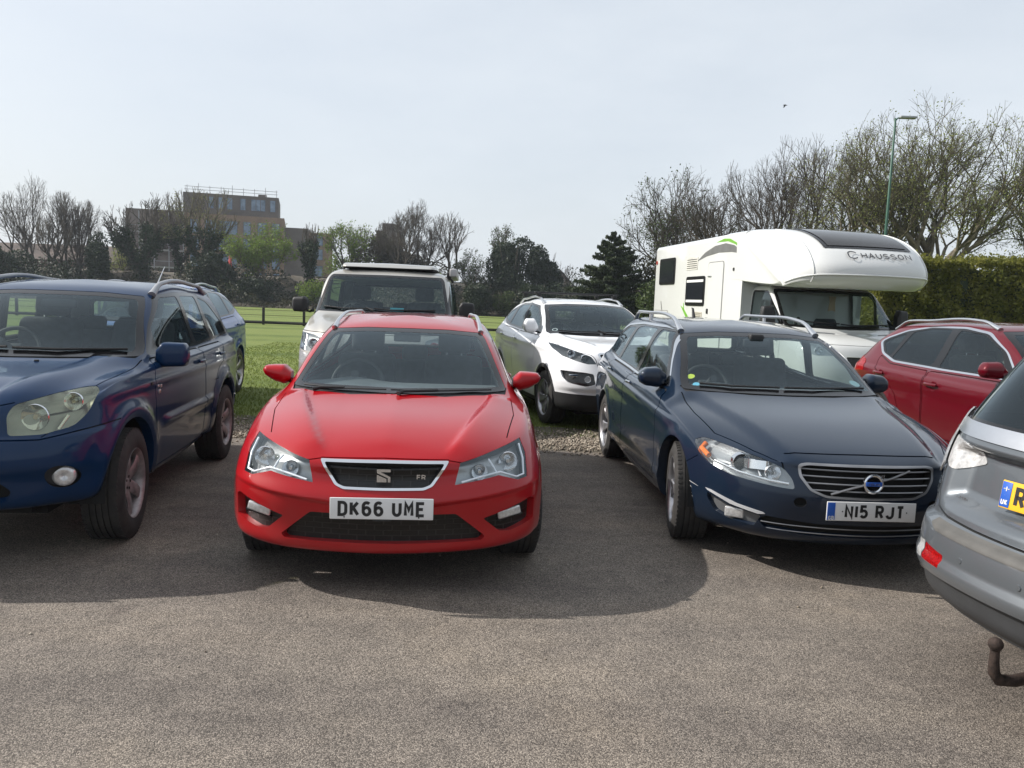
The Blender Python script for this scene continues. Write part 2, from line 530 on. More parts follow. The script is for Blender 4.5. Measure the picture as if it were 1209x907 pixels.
                F.append([ii[1], ii[0], ii[3], ii[2]]); MI.append(mi(wm))
        for k_ in wid.values():
            if NN[k_].length > 1e-6: NN[k_].normalize()
        if flip: F = [list(reversed(f)) for f in F]; NN = [-n for n in NN]
        def mk(nm, V, NN, F, MI):
            me = bpy.data.meshes.new(nm)
            me.from_pydata([tuple(v) for v in V], [], F)
            for x in mats: me.materials.append(x)
            me.polygons.foreach_set('material_index', MI)
            me.polygons.foreach_set('use_smooth', [True]*len(F))
            me.normals_split_custom_set_from_vertices([tuple(n) for n in NN])
            o = bpy.data.objects.new(nm, me); COL.objects.link(o); o.parent = parent
            return o
        if not F: return []
        # face winding check against normals
        f = F[0]; a, b, c = V[f[0]], V[f[1]], V[f[2]]
        good = sum(1 for f in F[:200] if (V[f[1]]-V[f[0]]).cross(V[f[2]]-V[f[0]]).dot(NN[f[0]]) > 0) > min(200, len(F))/2
        if not good: F = [list(reversed(f)) for f in F]
        mir = lambda v: Vector((-v.x, v.y, v.z))
        V2 = [mir(v) for v in V]; N2 = [mir(n) for n in NN]; F2 = [list(reversed(f)) for f in F]
        if split: return [mk(name, V, NN, F, MI), mk(name, V2, N2, F2, MI)]
        n = len(V); remap = []
        Vt = list(V); Nt = list(NN)
        for k, v in enumerate(V):
            if abs(v.x) < 1e-6 and abs(NN[k].x) < 1e-4: remap.append(k)
            else: remap.append(len(Vt)); Vt.append(V2[k]); Nt.append(N2[k])
        Ft = F + [[remap[i] for i in f] for f in F2]
        return [mk(name, Vt, Nt, Ft, MI+MI)]
# ------------------------------------------------------------------ shared car materials
M_BLACK = simple('black_plastic', (.018, .018, .019), .55, spec=.4, bump=.15, bscale=300)
M_GAP = simple('gap_black', (.006, .006, .006), .9)
M_TRIM = simple('gloss_black_trim', (.010, .010, .011), .18)
M_FRIT = simple('window_surround_black', (.006, .006, .007), .10)
M_CHROME = simple('chrome', (.72, .73, .75), .12, metal=1., var=.03)
M_SATIN = simple('satin_aluminium', (.62, .63, .65), .30, metal=1., var=.04)
M_ALLOY = simple('alloy_wheel_silver', (.42, .42, .44), .34, metal=.8, var=.25, scale=14)
M_ALLOY_D = simple('alloy_wheel_dusty', (.34, .32, .32), .5, metal=.55, var=.35, scale=12)
M_DISC = simple('brake_metal', (.10, .085, .075), .5, metal=.6, var=.3)
M_WHITEP = simple('plate_white', (.70, .70, .70), .35, var=.04)
M_YELP = simple('plate_yellow', (.75, .42, .03), .35, var=.04)
M_INK = simple('plate_ink', (.012, .012, .013), .5)
M_BLUEP = simple('plate_blue', (.02, .10, .45), .4)
M_LINING = simple('headlining_fabric', (.38, .38, .37), .95, var=.05)
M_INT = simple('interior_plastic', (.04, .041, .043), .7, bump=.1, bscale=200)
M_DASH = simple('dashboard_plastic', (.11, .115, .12), .55, bump=.1, bscale=250)
M_SEAT = simple('seat_fabric', (.045, .047, .052), .95, var=.2, scale=20)
M_BOWL = simple('lamp_reflector', (.80, .81, .83), .14, metal=.9, var=.05)
M_BOWLD = simple('lamp_housing_dark', (.05, .052, .056), .3, metal=.3)
M_BOWLG = simple('lamp_housing_grey', (.36, .37, .38), .3, metal=.6)
M_DRL = simple('light_guide', (.80, .84, .90), .18, var=.02)
M_AMBER = simple('amber_lens', (.75, .16, .01), .15)
M_RED = simple('red_lens', (.26, .004, .005), .15, var=.35, scale=90)
M_CLEARL = simple('clear_ribbed_lens', (.60, .60, .60), .15, metal=.4, var=.2, scale=60)
M_MIRR = simple('mirror_silvering', (.8, .8, .8), .02, metal=1., var=.01)
M_GLASS = glassmat('windscreen_glass', (.78, .86, .86), haze=.0045, hazecol=(.22, .34, .42))  # bluish haze colour stands in for the sky reflected in the screen
M_SGLASS = glassmat('side_glass', (.66, .72, .70), haze=.004)
M_PRIV = glassmat('privacy_glass', (.10, .11, .11), haze=.004)
M_LENS = glassmat('headlight_lens', (.93, .95, .95), haze=.006, hazecol=(.6, .6, .6))
M_OLDLENS = glassmat('yellowed_lens', (.80, .82, .68), haze=.085, hazecol=(.66, .62, .42))
def tyre_mat():
    m, nt, out = mat('tyre_rubber')
    p = N(nt, 'BsdfPrincipled'); v = coords(nt)
    n = noise(nt, 9, 5, .65, v)
    r = ramp(nt, n.outputs[0], [(.35, (.014, .014, .014)), (.75, (.045, .040, .036))])
    L(nt, r.outputs[0], p.inputs['Base Color']); p.inputs['Roughness'].default_value = .85
    nb = noise(nt, 130, 3, .6, v); bb = N(nt, 'Bump'); bb.inputs['Strength'].default_value = .35; bb.inputs['Distance'].default_value = .004
    L(nt, nb.outputs[0], bb.inputs['Height']); L(nt, bb.outputs[0], p.inputs['Normal'])
    L(nt, p.outputs[0], out.inputs[0]); return m
M_TYRE = tyre_mat()
def mesh_grille_mat(name, sx, sz, a=(.026, .024, .024), b=(.0015, .0015, .0015), wid=.045):
    """dark honeycomb-like grille insert"""
    m, nt, out = mat(name)
    p = N(nt, 'BsdfPrincipled'); v = coords(nt)
    s = N(nt, 'SeparateXYZ'); L(nt, v, s.inputs[0])
    cb = N(nt, 'CombineXYZ')
    L(nt, math_(nt, 'MULTIPLY', s.outputs[0], sx), cb.inputs[0]); L(nt, math_(nt, 'MULTIPLY', s.outputs[2], sz), cb.inputs[1])
    vo = N(nt, 'TexBrick'); vo.offset = .5; vo.inputs['Scale'].default_value = 1; vo.inputs['Mortar Size'].default_value = wid
    vo.inputs['Brick Width'].default_value = 1.; vo.inputs['Row Height'].default_value = .5; vo.inputs['Mortar Smooth'].default_value = .3
    vo.inputs['Color1'].default_value = c4(b); vo.inputs['Color2'].default_value = c4(b); vo.inputs['Mortar'].default_value = c4(a)
    L(nt, cb.outputs[0], vo.inputs['Vector']); L(nt, vo.outputs['Color'], p.inputs['Base Color'])
    bb = N(nt, 'Bump'); bb.inputs['Strength'].default_value = .9; bb.inputs['Distance'].default_value = .01
    L(nt, vo.outputs['Fac'], bb.inputs['Height']); L(nt, bb.outputs[0], p.inputs['Normal'])
    p.inputs['Roughness'].default_value = .35
    L(nt, p.outputs[0], out.inputs[0]); return m
M_MESH = mesh_grille_mat('honeycomb_grille', 11, 17)

# ------------------------------------------------------------------ wheels
_tyres = {}
def tyre_mesh(r, w, rb):
    b = MB(); h = w/2; tw = h-.018
    prof = [(-h+.012, rb-.004), (-h-.002, rb+.012), (-h-.007, (r+rb)/2), (-h+.002, r-.030), (-h+.012, r-.012), (-tw, r-.003)]
    g = [-.55, -.18, .18, .55]
    for q in g:
        prof += [(tw*(q-.045), r), (tw*(q-.035), r-.009), (tw*(q+.035), r-.009), (tw*(q+.045), r)]
    prof += [(tw, r-.003), (h-.012, r-.012), (h-.002, r-.030), (h+.007, (r+rb)/2), (h+.002, rb+.012), (h-.012, rb-.004)]
    b.lathe(prof, M_TYRE, 56)
    # shoulder blocks
    nblk = 64
    for k in range(nblk):
        a = 2*PI*k/nblk
        for s in (-1, 1):
            M = Matrix.Rotation(a+(.02*s), 4, 'X')
            b.box((s*tw-.016 if s > 0 else s*tw-.006, -.007*r/.32, r-.02), (s*tw+.006 if s > 0 else s*tw+.016, .009*r/.32, r+.0005), M_TYRE, M)
    return b
def rim_mesh(rb, w, n=5, wid=.055, wid2=.075, split=0., hub=.055, dish=.02, m=None, twist=0.):
    m = m or M_ALLOY
    b = MB(); h = w/2
    b.lathe([(h-.006, rb+.010), (h+.001, rb+.006), (h-.004, rb-.004), (h-.018, rb-.012), (h-.05, rb-.022), (0, rb-.028), (-h+.02, rb-.012)], m, 48)
    def fx(r): # face position along x
        t = (r-hub)/(rb-hub); return h-.022-dish*(1-t)**2+.006*math.sin(PI*t)
    for k in range(n):
        for sgn in ((-1, 1) if split else (0,)):
            a0 = 2*PI*k/n
            rings = []
            for i in range(8):
                t = i/7; r = hub*.6+(rb-.010-hub*.6)*t
                a = a0+sgn*split*(t**.8)+twist*t
                ww = (wid+(wid2-wid)*t)/2
                x = fx(r); d = .030-.008*t
                ca, sa = math.cos(a), math.sin(a)
                def P(off, xx): return Vector((xx, r*ca-off*sa, r*sa+off*ca))
                rings.append([P(-ww, x-.008), P(-ww*.7, x), P(ww*.7, x), P(ww, x-.008), P(ww*.8, x-d), P(-ww*.8, x-d)])
            b.loft(rings, m)
    b.lathe([(h-.022-dish, .001), (h-.022-dish, hub*.45), (h-.026-dish, hub*.5), (h-.024-dish, hub*.9), (h-.032-dish, hub*1.1), (h-.06-dish, hub*1.2)], m, 28)
    for k in range(5):
        a = 2*PI*(k+.5)/5
        M = Matrix.Translation((h-.030-dish, math.cos(a)*hub*.72, math.sin(a)*hub*.72))
        b.lathe([(0, .0085), (.010, .0085), (.012, .001)], M_BLACK, 8, M)
    return b
def wheels(root, spots, r, w, rb, rimkw, steer=0.):
    """spots: (x outer face, y)"""
    tm = rm = hm = None
    for (x, y) in spots:
        sd = 1 if x > 0 else -1
        if hm is None:
            b = MB()
            b.lathe([(-.01, .02), (-.01, rb-.05), (-.022, rb-.05), (-.022, .02)], M_DISC, 36)
            b.lathe([(-.05, .001), (-.05, rb-.02), (-.052, rb-.02)], M_GAP, 24)
            b.rbox((-.01, rb-.10, .03), (.028, .045, .09), .012, M_DISC)
            hub_ = b.build('wheel', None, root, 35)
            hm = hub_.data
        else:
            hub_ = bpy.data.objects.new('wheel', hm); COL.objects.link(hub_); hub_.parent = root
        hub_.location = (x-sd*w/2, y, r)
        st = steer if y < 1.8 else 0
        hub_.rotation_euler = (random.uniform(0, 6.28) if False else y*.9, 0, (0 if sd > 0 else PI)+st)
        hub_.rotation_mode = 'XYZ'
        if tm is None:
            t = tyre_mesh(r, w, rb).build('tyre', None, hub_, 40); q = rim_mesh(rb, w, **rimkw).build('rim', None, hub_, 35)
            tm, rm = t.data, q.data
        else:
            for nm, md in (('tyre', tm), ('rim', rm)):
                o = bpy.data.objects.new(nm, md); COL.objects.link(o); o.parent = hub_

def superring(cy, cz, hy, hz, x, n=28, e=2.6, flatback=True):
    out = []
    for k in range(n):
        a = 2*PI*k/n; c, s_ = math.cos(a), math.sin(a)
        py = (abs(c)**(2/e))*math.copysign(1, c)*hy; pz = (abs(s_)**(2/e))*math.copysign(1, s_)*hz
        if flatback and py > hy*.35: py = hy*.35
        out.append((x, cy+py, cz+pz))
    return out
def _unused(): pass
def mirror_pair(root, xin, xout, y, prof, m, dep=.085, mount=(.70, .95), stalkm=None, sq=2.6):
    """prof: (t, ztop, zbot) from inner to outer"""
    for sd in (1, -1):
        b = MB(); rings = []
        for i in range(15):
            t = i/14; zt = np.interp(t, [p[0] for p in prof], [p[1] for p in prof]); zb = np.interp(t, [p[0] for p in prof], [p[2] for p in prof])
            e = min(1, math.sqrt(max(0, 1-((t-.55)/.455)**6))+.10) if t > .55 else min(1, .6+t*1.6)
            x = xin+(xout-xin)*t
            rings.append([(sd*p[0], p[1], p[2]) for p in superring(y+.02*(t), (zt+zb)/2, dep*(.45+.55*e)*(1-.3*t), max(.004, (zt-zb)/2*(e if sq < 3 else min(1, e*1.12))), x, e=sq)])
        b.loft(rings, m)
        o = b.build('door_mirror', m, root, 50)
        g = MB(); zc = (prof[1][1]+prof[1][2])/2
        hz = (prof[1][1]-prof[1][2])*.36; hx = (xout-xin)*.36
        P_ = round_poly([(-hx, -hz), (hx, -hz*.8), (hx*.95, hz*.9), (-hx, hz)], .03)
        yb = y+dep*.35+.014
        g.prism([(sd*(xin+xout)/2+u*sd, zc+v) for u, v in P_], yb, yb+.006, M_MIRR)
        g.build('mirror_glass', None, o, 30)
        s = MB(); zs = prof[0][2]
        s.tube([(sd*(xin+.05), y+.01, zs+.025), (sd*(xin-.02), y+.01, zs+.005), (sd*mount[0], y-.01, mount[1])], [.022, .02, .03], stalkm or M_BLACK, 10, flat=((0, 0, 1), .7))
        s.build('mirror_bracket', None, o, 50)
def plate(root, x, y, z, txt, yellow=False, band=None, facing=-1, tilt=0., wid=.52, tx=None):
    M = M_YELP if yellow else M_WHITEP
    b = MB(); b.rbox((0, 0, 0), (wid/2, .004, .0555), .004, M, n=2)
    o = b.build('number_plate', None, root, 30, loc=(x, y, z))
    o.rotation_euler = (tilt, 0, 0 if facing < 0 else PI)
    off = 0
    if band:
        off = .018
        g = MB(); g.rbox((-wid/2+.026, -.0048, 0), (.022, .0012, .050), .001, M_BLUEP, n=1); g.build('country_band', None, o, 30)
        for (bt, bz, bs) in band:
            lettering(bt, bs, M_WHITEP, 'country_letters', o, (-wid/2+.026, -.0066, bz), (R(90), 0, 0))
    if txt: lettering(txt, .079, M_INK, 'registration_letters', o, (off if tx is None else tx, -.0048, 0), (R(90), 0, 0))
    # thin printed border and two screws
    s = MB()
    for xx in (-wid*.36, wid*.36):
        s.lathe([(-.0052, .004), (-.0075, .003), (-.0075, .0005)], M_BLACK, 8, Matrix.Translation((xx+off, 0, .0 if band else -.043)), axis='y')
    s.build('plate_screw', None, o, 30)
    return o
def seats(root, w, yf, yb, z0, hr=True, tall=0., m=None, rear=True, x0=.36):
    m = m or M_SEAT
    for x in (-x0, x0):
        b = MB()
        b.rbox((x, yf, z0), (.25, .26, .09), .07, m)
        M = Matrix.Translation((x, yf+.27, z0+.05)) @ Matrix.Rotation(R(-16), 4, 'X')
        b.rbox((0, 0, .30+tall/2), (.24, .07, .32+tall/2), .065, m, M)
        o = b.build('seat', None, root, 60)
        h = MB(); h.rbox((0, 0, .74+tall), (.135, .05, .10), .045, m, M)
        h.tube([M @ Vector((-.06, 0, .55+tall)), M @ Vector((-.06, 0, .72+tall))], .008, M_CHROME, 6)
        h.tube([M @ Vector((.06, 0, .55+tall)), M @ Vector((.06, 0, .72+tall))], .008, M_CHROME, 6)
        h.build('headrest', None, o, 60)
    if rear:
        b = MB()
        b.rbox((0, yb, z0), (w, .25, .09), .07, m)
        M = Matrix.Translation((0, yb+.25, z0+.05)) @ Matrix.Rotation(R(-18), 4, 'X')
        b.rbox((0, 0, .25), (w, .07, .27), .06, m, M)
        o = b.build('rear_bench', None, root, 60)
        h = MB()
        for x in (-w*.66, 0, w*.66): h.rbox((x, 0, .58), (.12, .045, .07), .04, m, M)
        h.build('rear_headrest', None, o, 60)
def dash(root, w, y0, y1, ztop, zbot=.55, wheel=(-.36, .0, .0), m=None, swr=.185, tilt=25):
    m = m or M_DASH
    b = MB(); rings = []
    for i in range(17):
        u = -1+2*i/16; x = u*w
        cow = .035*math.exp(-((x-wheel[0])/.17)**2)
        rings.append([(x, y0+.06*u*u, zbot), (x, y0+.06*u*u, ztop-.015), (x, y0+.12, ztop+cow*.3), (x, y1-.10, ztop-.005+cow), (x, y1-.02, ztop-.03+cow), (x, y1, ztop-.09), (x, y1-.05, zbot)])
    b.loft(rings, m)
    b.build('dashboard', None, root, 60)
    s = MB(); c = Vector((wheel[0], y1+.13+wheel[1], ztop-.035+wheel[2]))
    M = Matrix.Translation(c) @ Matrix.Rotation(R(-tilt), 4, 'X')
    s.tube([M @ Vector((swr*math.cos(2*PI*k/36), 0, swr*math.sin(2*PI*k/36))) for k in range(37)], .016, M_INT, 8)
    s.rbox((0, 0, 0), (.07, .025, .06), .03, M_INT, M)
    for a in (0, PI, -PI/2):
        s.tube([M @ Vector((.04*math.cos(a), 0, .04*math.sin(a))), M @ Vector((swr*math.cos(a), 0, swr*math.sin(a)))], .014, M_INT, 6)
    s.tube([c, M @ Vector((0, -.22, 0))], .03, M_INT, 8)
    s.build('steering_wheel', None, root, 50)
def tub(root, w, y0, y1, zf, zt, w2=None):
    """cabin floor, door linings and bulkheads"""
    b = MB(); 
    b.box((-w, y0, zf), (w, y1, zf+.03), M_INT)
    for s in (-1, 1): b.box((s*w-.02, y0, zf+.03), (s*w+.02, y1, zt), M_INT)
    b.box((-w+.02, y0-.03, zf+.03), (w-.02, y0, zt), M_INT); b.box((-w+.02, y1, zf+.03), (w-.02, y1+.03, zt), M_INT)
    b.build('cabin_lining', None, root, 30)
def wellliner(root, w, ys, Ra, zc, gap=.02, dep=.30):
    for y in ys:
        for sd in (-1, 1):
            b = MB()
            a = [PI*(-.02+1.04*k/20) for k in range(21)]
            r0 = [(sd*(w-gap), y+math.cos(t)*Ra, zc+math.sin(t)*Ra) for t in a]
            r1 = [(sd*(w-dep), y+math.cos(t)*Ra, zc+math.sin(t)*Ra) for t in a]
            b.loft([r0, r1], M_GAP, cap=False, closed=False)
            b.add([r1[k] for k in range(21)], [tuple(range(21))], M_GAP)
            b.build('wheel_arch_liner', None, root, 50, fix=False)
def under(root, w, y0, y1, ys, z=.2, r=.36):
    b = MB()
    b.box((-w+.32, y0, z), (w-.32, y1, z+.18), M_GAP)
    b.box((-w+.10, ys[0]+r, z+.01), (w-.10, ys[1]-r, z+.17), M_GAP)
    b.box((-w+.36, y0-.1, z+.03), (w-.36, y0-.001, z+.18), M_GAP)
    b.build('underbody', None, root, 30)
def wiper(root, B, pts, rad=.010, arm=None):
    b = MB(); P = []
    for x, z in pts:
        p, n = B.near('F', x, z); P.append(p+n*.014)
    b.tube(P, rad, M_BLACK, 6)
    if arm:
        Q = []
        for x, z, h in arm:
            p, n = B.near('F', x, z); Q.append(p+n*h)
        b.tube(Q, [.016]+[.010]*(len(Q)-1), M_BLACK, 8)
    b.build('wiper', None, root, 50)
def rails(root, B, x0, x1, y0, y1, h=.06, m=None, rad=.018, feet=(.0, 1.), mid=None, thick=None, name='roof_rail', sink=.0):
    for sd in (-1, 1):
        b = MB(); P = []; n = 22
        for i in range(n+1):
            t = i/n; y = y0+(y1-y0)*t; x = x0+(x1-x0)*t
            p, nn = B.near('T', x, y)
            e = min(1, t/.13, (1-t)/.13); e = smoothstep(np.array(e))
            P.append(Vector((sd*p.x, p.y, p.z+.004+h*float(e))))
        b.tube(P, [rad*(1.5 if i in (0, n) else 1.25 if i in (1, n-1) else 1.) for i in range(n+1)], m or M_SATIN, 10, flat=((0, 0, 1), .8))
        for ty in (mid or ()):
            k = int(ty*n); b.tube([P[k], P[k]+Vector((0, 0, -h-.02))], rad*.9, m or M_SATIN, 8)
        b.build(name, None, root, 50)
def handle(root, B, y, z, L_=.17, m=None, out=.034, side=(1, -1), h=.013, slope=0.):
    for sd in side:
        b = MB(); P = []
        for i in range(7):
            t = i/6; p, n = B.near('S', y+L_*(t-.5), z+slope*(t-.5))
            P.append(Vector((sd*(p.x+out*math.sin(PI*min(1, max(0, .12+t*.76)))**.45), p.y, p.z)))
        b.tube(P, h, m, 8, flat=((1, 0, 0), .7))
        # finger recess shell
        o = b.build('door_handle', None, root, 50)
def lamp_bits(root, B, lamp, name='reflector'):
    b = MB()
    for (x, z, r, d) in lamp.get('refl', ()):
        p, n = B.near('F', x, z)
        ax = Vector((0, -1, 0))
        for sd in (1, -1):
            M = Matrix.Translation((sd*p.x, p.y+d, p.z))
            b.lathe([(.0, .012), (.012, r*.35), (-.012, r*.62), (-.035, r*.95), (-.038, r), (-.030, r*1.04), (.0, r*.9)], M_BOWL, 24, M, axis='y')
            b.lathe([(-.03, .001), (-.03, r*.22), (.0, r*.26)], M_CHROME, 12, M, axis='y')
    return b
def guide(B, path, rad, depth, m, b=None):
    b = b or MB()
    for sd in (1, -1):
        P = []
        for x, z in path:
            p, n = B.near('F', x, z); q = p-n*depth; P.append(Vector((sd*q.x, q.y, q.z)))
        b.tube(P, rad, m, 8)
    return b
def finish_lamp(root, B, tag_, lens, bowl, lamp, depth=.05, name='headlight'):
    B.walls[tag_] = (.006, None, 'n')
    os_ = B.emit(tag_, name, bowl, root, off=-depth, split=True, wall=False)
    # reflective surround between bowl and lens, clear lens
    hs = []
    for k, sd in enumerate((1, -1)):
        h = os_[k]
        b = MB()
        for (x, z, r, d) in lamp.get('refl', ()):
            p, n = B.near('F', x, z)
            M = Matrix.Translation((sd*p.x, p.y+d, p.z)) @ Matrix.Rotation(sd*lamp.get('toe', .0), 4, 'Z')
            b = MB(); b.lathe([(.012, .001), (.010, r*.35), (-.006, r*.62), (-.026, r*.95), (-.030, r), (-.024, r*1.05), (.0, r*.95)], lamp.get('rm', M_BOWL), 24, M, axis='y')
            b.lathe([(-.02, .001), (-.02, r*.2), (.009, r*.24)], M_CHROME, 12, M, axis='y'); b.build('lamp_reflector', None, h, 50)
        for (x, z, r, d) in lamp.get('proj', ()):
            p, n = B.near('F', x, z)
            M = Matrix.Translation((sd*p.x, p.y+d, p.z))
            b = MB(); b.lathe([(.01, r*1.25), (-.02, r*1.2), (-.022, r*1.08), (-.01, r)], M_CHROME, 24, M, axis='y')
            b.lathe([(-.03, .001), (-.028, r*.4), (-.02, r*.75), (-.010, r)], M_TRIM, 20, M, axis='y'); b.build('lamp_projector', None, h, 50)
        for (path, rad, dep, m) in lamp.get('guides', ()):
            g = MB(); P = []
            for x, z in path:
                p, n = B.near('F', x, z); q = p-n*dep; P.append(Vector((sd*q.x, q.y, q.z)))
            g.tube(P, rad, m, 8); g.build('light_strip', None, h, 50)
        hs.append(h)
    ls = B.emit(tag_, 'lamp_lens', lens, root, off=-.002, split=True, edgewall=0, wall=False)
    for h, l in zip(hs, ls): l.parent = h
    sw = B.emit(tag_, 'lamp_surround', lamp.get('sm', M_BOWLG), root, off=-.003, split=True, edgewall=depth-.003, wall=False, wallonly=True)
    for h, w_ in zip(hs, sw): w_.parent = h
    return hs
def patch(B, view, poly, name, m, root, base=(0,), off=.002, depth=None, split=True, wdep=None, **kw):
    """cut out a region and give it its own piece, proud (off>0) or sunk (off<0)"""
    t = B.cut(view, poly, name, base, **kw)
    if off < 0: B.walls[t] = (-off+.004, wdep, 'n')
    else: B.walls[t] = (.004, None, 'n')
    B.pending.append((t, name, m, off, split)); return t
def arcpoly(yc, zc, r, n=40, sq=0.):
    return [(yc+r*math.cos(2*PI*k/n), zc+r*math.sin(2*PI*k/n)) for k in range(n)]
def flare(P, n, ys, zc, Ra, h=.016, wid=.05):
    d = np.zeros(P.shape)
    side = smoothstep((P[..., 0]-.45)/.2)*(n[..., 0] > .1)
    for y in ys:
        r = np.hypot(P[..., 1]-y, P[..., 2]-zc)
        k = h*np.exp(-((r-Ra)/wid)**2)*side
        d[..., 0] += k
    return d
def std_car(S):
    root = thing(S['name'], S['label'], S['cat'], (S['pos'][0], S['pos'][1], 0), R(S['pos'][2]), S.get('group'))
    B = Body(ringset(S['rows']), S.get('sub', 8), S.get('disp'))
    B.pending = []
    pm = S['paint']; ya = S['axles']; rw = S['rw']; Ra = S['arch']; w = S['w']
    # wheel openings
    ta = B.newtag('arch')
    for y in ya: B.cut('S', arcpoly(y, rw, Ra), 'arch', (0,), rng=[(0, w*.6, 9)], nmin=.02, tagid=ta)
    if S.get('clad'):       # unpainted lower cladding
        tc = B.newtag('cladding')
        for poly in S['clad']: B.cut('S', poly, 'cladding', (0,), nmin=.1, tagid=tc)
        for v, poly in S.get('cladF', ()): B.cut(v, poly, 'cladding', (0,), tagid=tc)
        B.walls[tc] = (.004, None, 'n')
        B.pending.append((tc, 'lower_cladding', M_BLACK, .003, False))
    B.walls[ta] = (.06, M_GAP if S.get('archblack') else None, 'x')
    # glazing
    d = S['dlo']
    if d.get('chrome'):
        t0 = B.cut('S', d['chrome'], 'chrome', (0,), nmin=.3, rng=[(0, .35, 9)])
        B.pending.append((t0, 'window_trim', d.get('cm', M_SATIN), .003, True)); B.walls[t0] = (.004, None, 'n')
        base = (t0,)
    else: base = (0,)
    tf = B.cut('S', d['out'], 'frame', base, nmin=.3, rng=[(0, .35, 9)])
    B.pending.append((tf, 'window_surround', M_FRIT, -.001, True)); B.walls[tf] = (.003, None, 'n')
    tw = []
    for k, P_ in enumerate(d['panes']):
        t = B.cut('S', P_, 'pane', (tf,), nmin=.3, rng=[(0, .35, 9)])
        tw.append(t); B.walls[t] = (.022, M_GAP, 'n')
        priv = d.get('priv', [0]*9)[k]
        B.pending.append((t, 'side_window', M_PRIV if priv else M_SGLASS, -.004, True))
    for key, v, nm, gm in (('ws', 'F', 'windscreen', S.get('wsm', M_GLASS)), ('rw_', 'B', 'rear_window', M_PRIV if S.get('privrear') else M_SGLASS)):
        if key not in S: continue
        out, inn = S[key]
        t1 = B.cut(v, out, 'frit', (0,), nmin=.16, rng=[(2, out_z(out), 9)])
        t2 = B.cut(v, inn, 'glass', (t1,), nmin=.1)
        B.walls[t1] = (.006, None, 'n'); B.walls[t2] = (.020, M_GAP, 'n')
        B.pending.append((t1, nm+'_surround', M_FRIT, -.002, False)); B.pending.append((t2, nm, gm, -.003, False))
    if 'cowl' in S:
        t = B.cut('T', S['cowl'], 'cowl', (0,)); B.walls[t] = (.014, M_GAP, 'n'); B.pending.append((t, 'scuttle_panel', M_BLACK, -.010, False))
    if 'extra' in S: S['extra'](B, root)
    gaps = []; pans = []
    for (v, poly, nm, kw) in S.get('panels', ()):
        g, t = B.panel(v, poly, nm, **kw); gaps.append(g); pans.append((t, nm, v))
    for (v, poly, nm) in S.get('seams', ()):
        g = B.cut(v, poly, 'gap', (0,)+tuple(t for t, _, _ in pans)); B.walls[g] = (.012, None, 'n'); gaps.append(g)
    body = B.emit(0, 'body', pm, root)[0]
    for t, nm, v in pans:
        B.emit(t, nm, pm, root, split=(v == 'S'))
    if gaps: B.emit(tuple(gaps), 'shut_line', M_GAP, body, off=-.012, wall=False)
    for (t, nm, m, off, sp) in B.pending:
        B.emit(t, nm, m, root, off=off, split=sp, edgewall=(.006 if off > 0 else 0))
    zb = S['zbelt']
    B.emit((0,), 'headlining', M_LINING, body, off=-.028, wall=False, flip=True, rng=[(2, zb, 9), (1, S['ylin'][0], S['ylin'][1])])
    tub(root, w-.12, S['tub'][0]+.42, S['tub'][1]-.15, .30+S.get('lift', 0), zb-.07)
    wellliner(root, w, ya, Ra+.004, rw)
    under(root, w, .35, S['len']-S.get('ucut', .35), ya, .19+S.get('lift', 0), Ra)
    tx = S.get('track', w-.012)
    wheels(root, [(sd*tx, y) for y in ya for sd in (1, -1)], rw, S.get('tw', .215), S['rb'], S['rim'], S.get('steer', 0))
    return root, B, body
def out_z(poly): return min(p[1] for p in poly)-.01
def ringset(rows):
    out = []
    for r in rows:
        if len(r) == 3:     # centre line of the roof: (y0, y1, z)
            y0, y1, z = r
            out.append([[0, y0+(y1-y0)*t, z] for t in (0, .01, .04, .1, .16, .25, .36, .47, .58, .69, .8, .9, .95, .97, .99, 1)])
        else: out.append(ring(*r))
    return out
def sym(P): return P

def tail_lamps(S_, root, B): pass
# ------------------------------------------------------------------ red hatchback-estate in the middle
P_RED = paint('red_lacquer', (.34, .0015, .006), metal=.0, rough=.3, dirt=.12)
def leon_disp(P, n):
    d = flare(P, n, (.86, 3.50), .315, .36, .014, .05)
    x, y, z = P[..., 0], P[..., 1], P[..., 2]
    up = smoothstep((n[..., 2]-.4)/.3)
    hood = smoothstep((y-.10)/.12)*smoothstep((1.25-y)/.15)*up*(z > .7)
    xc = .33+.30*np.clip((y-.12)/1.1, 0, 1)**.8
    d[..., 2] += hood*(.020*smoothstep((x-xc+.045)/.05) - .028*smoothstep((x-xc-.0)/.22))
    d[..., 2] += hood*.008*np.exp(-(x/.035)**2)*0 + hood*.012*np.clip(1-x/.30, 0, 1)
    # shoulder crease on the flanks
    side = smoothstep((n[..., 0]-.5)/.3)*smoothstep((y-.7)/.3)*smoothstep((4.3-y)/.3)
    zc = .80+.03*(y-2)
    d[..., 0] += side*.010*np.exp(-((z-zc)/.03)**2)
    # bumper: upper band stands over the lower half
    fr = smoothstep((-n[..., 1]-.1)/.3)*(y < .8)
    zb = .505+.10*np.clip(x-.25, 0, 1)
    d[..., 1] -= fr*.022*smoothstep((z-zb+.012)/.02)*smoothstep((.62-z)/.10)
    return d
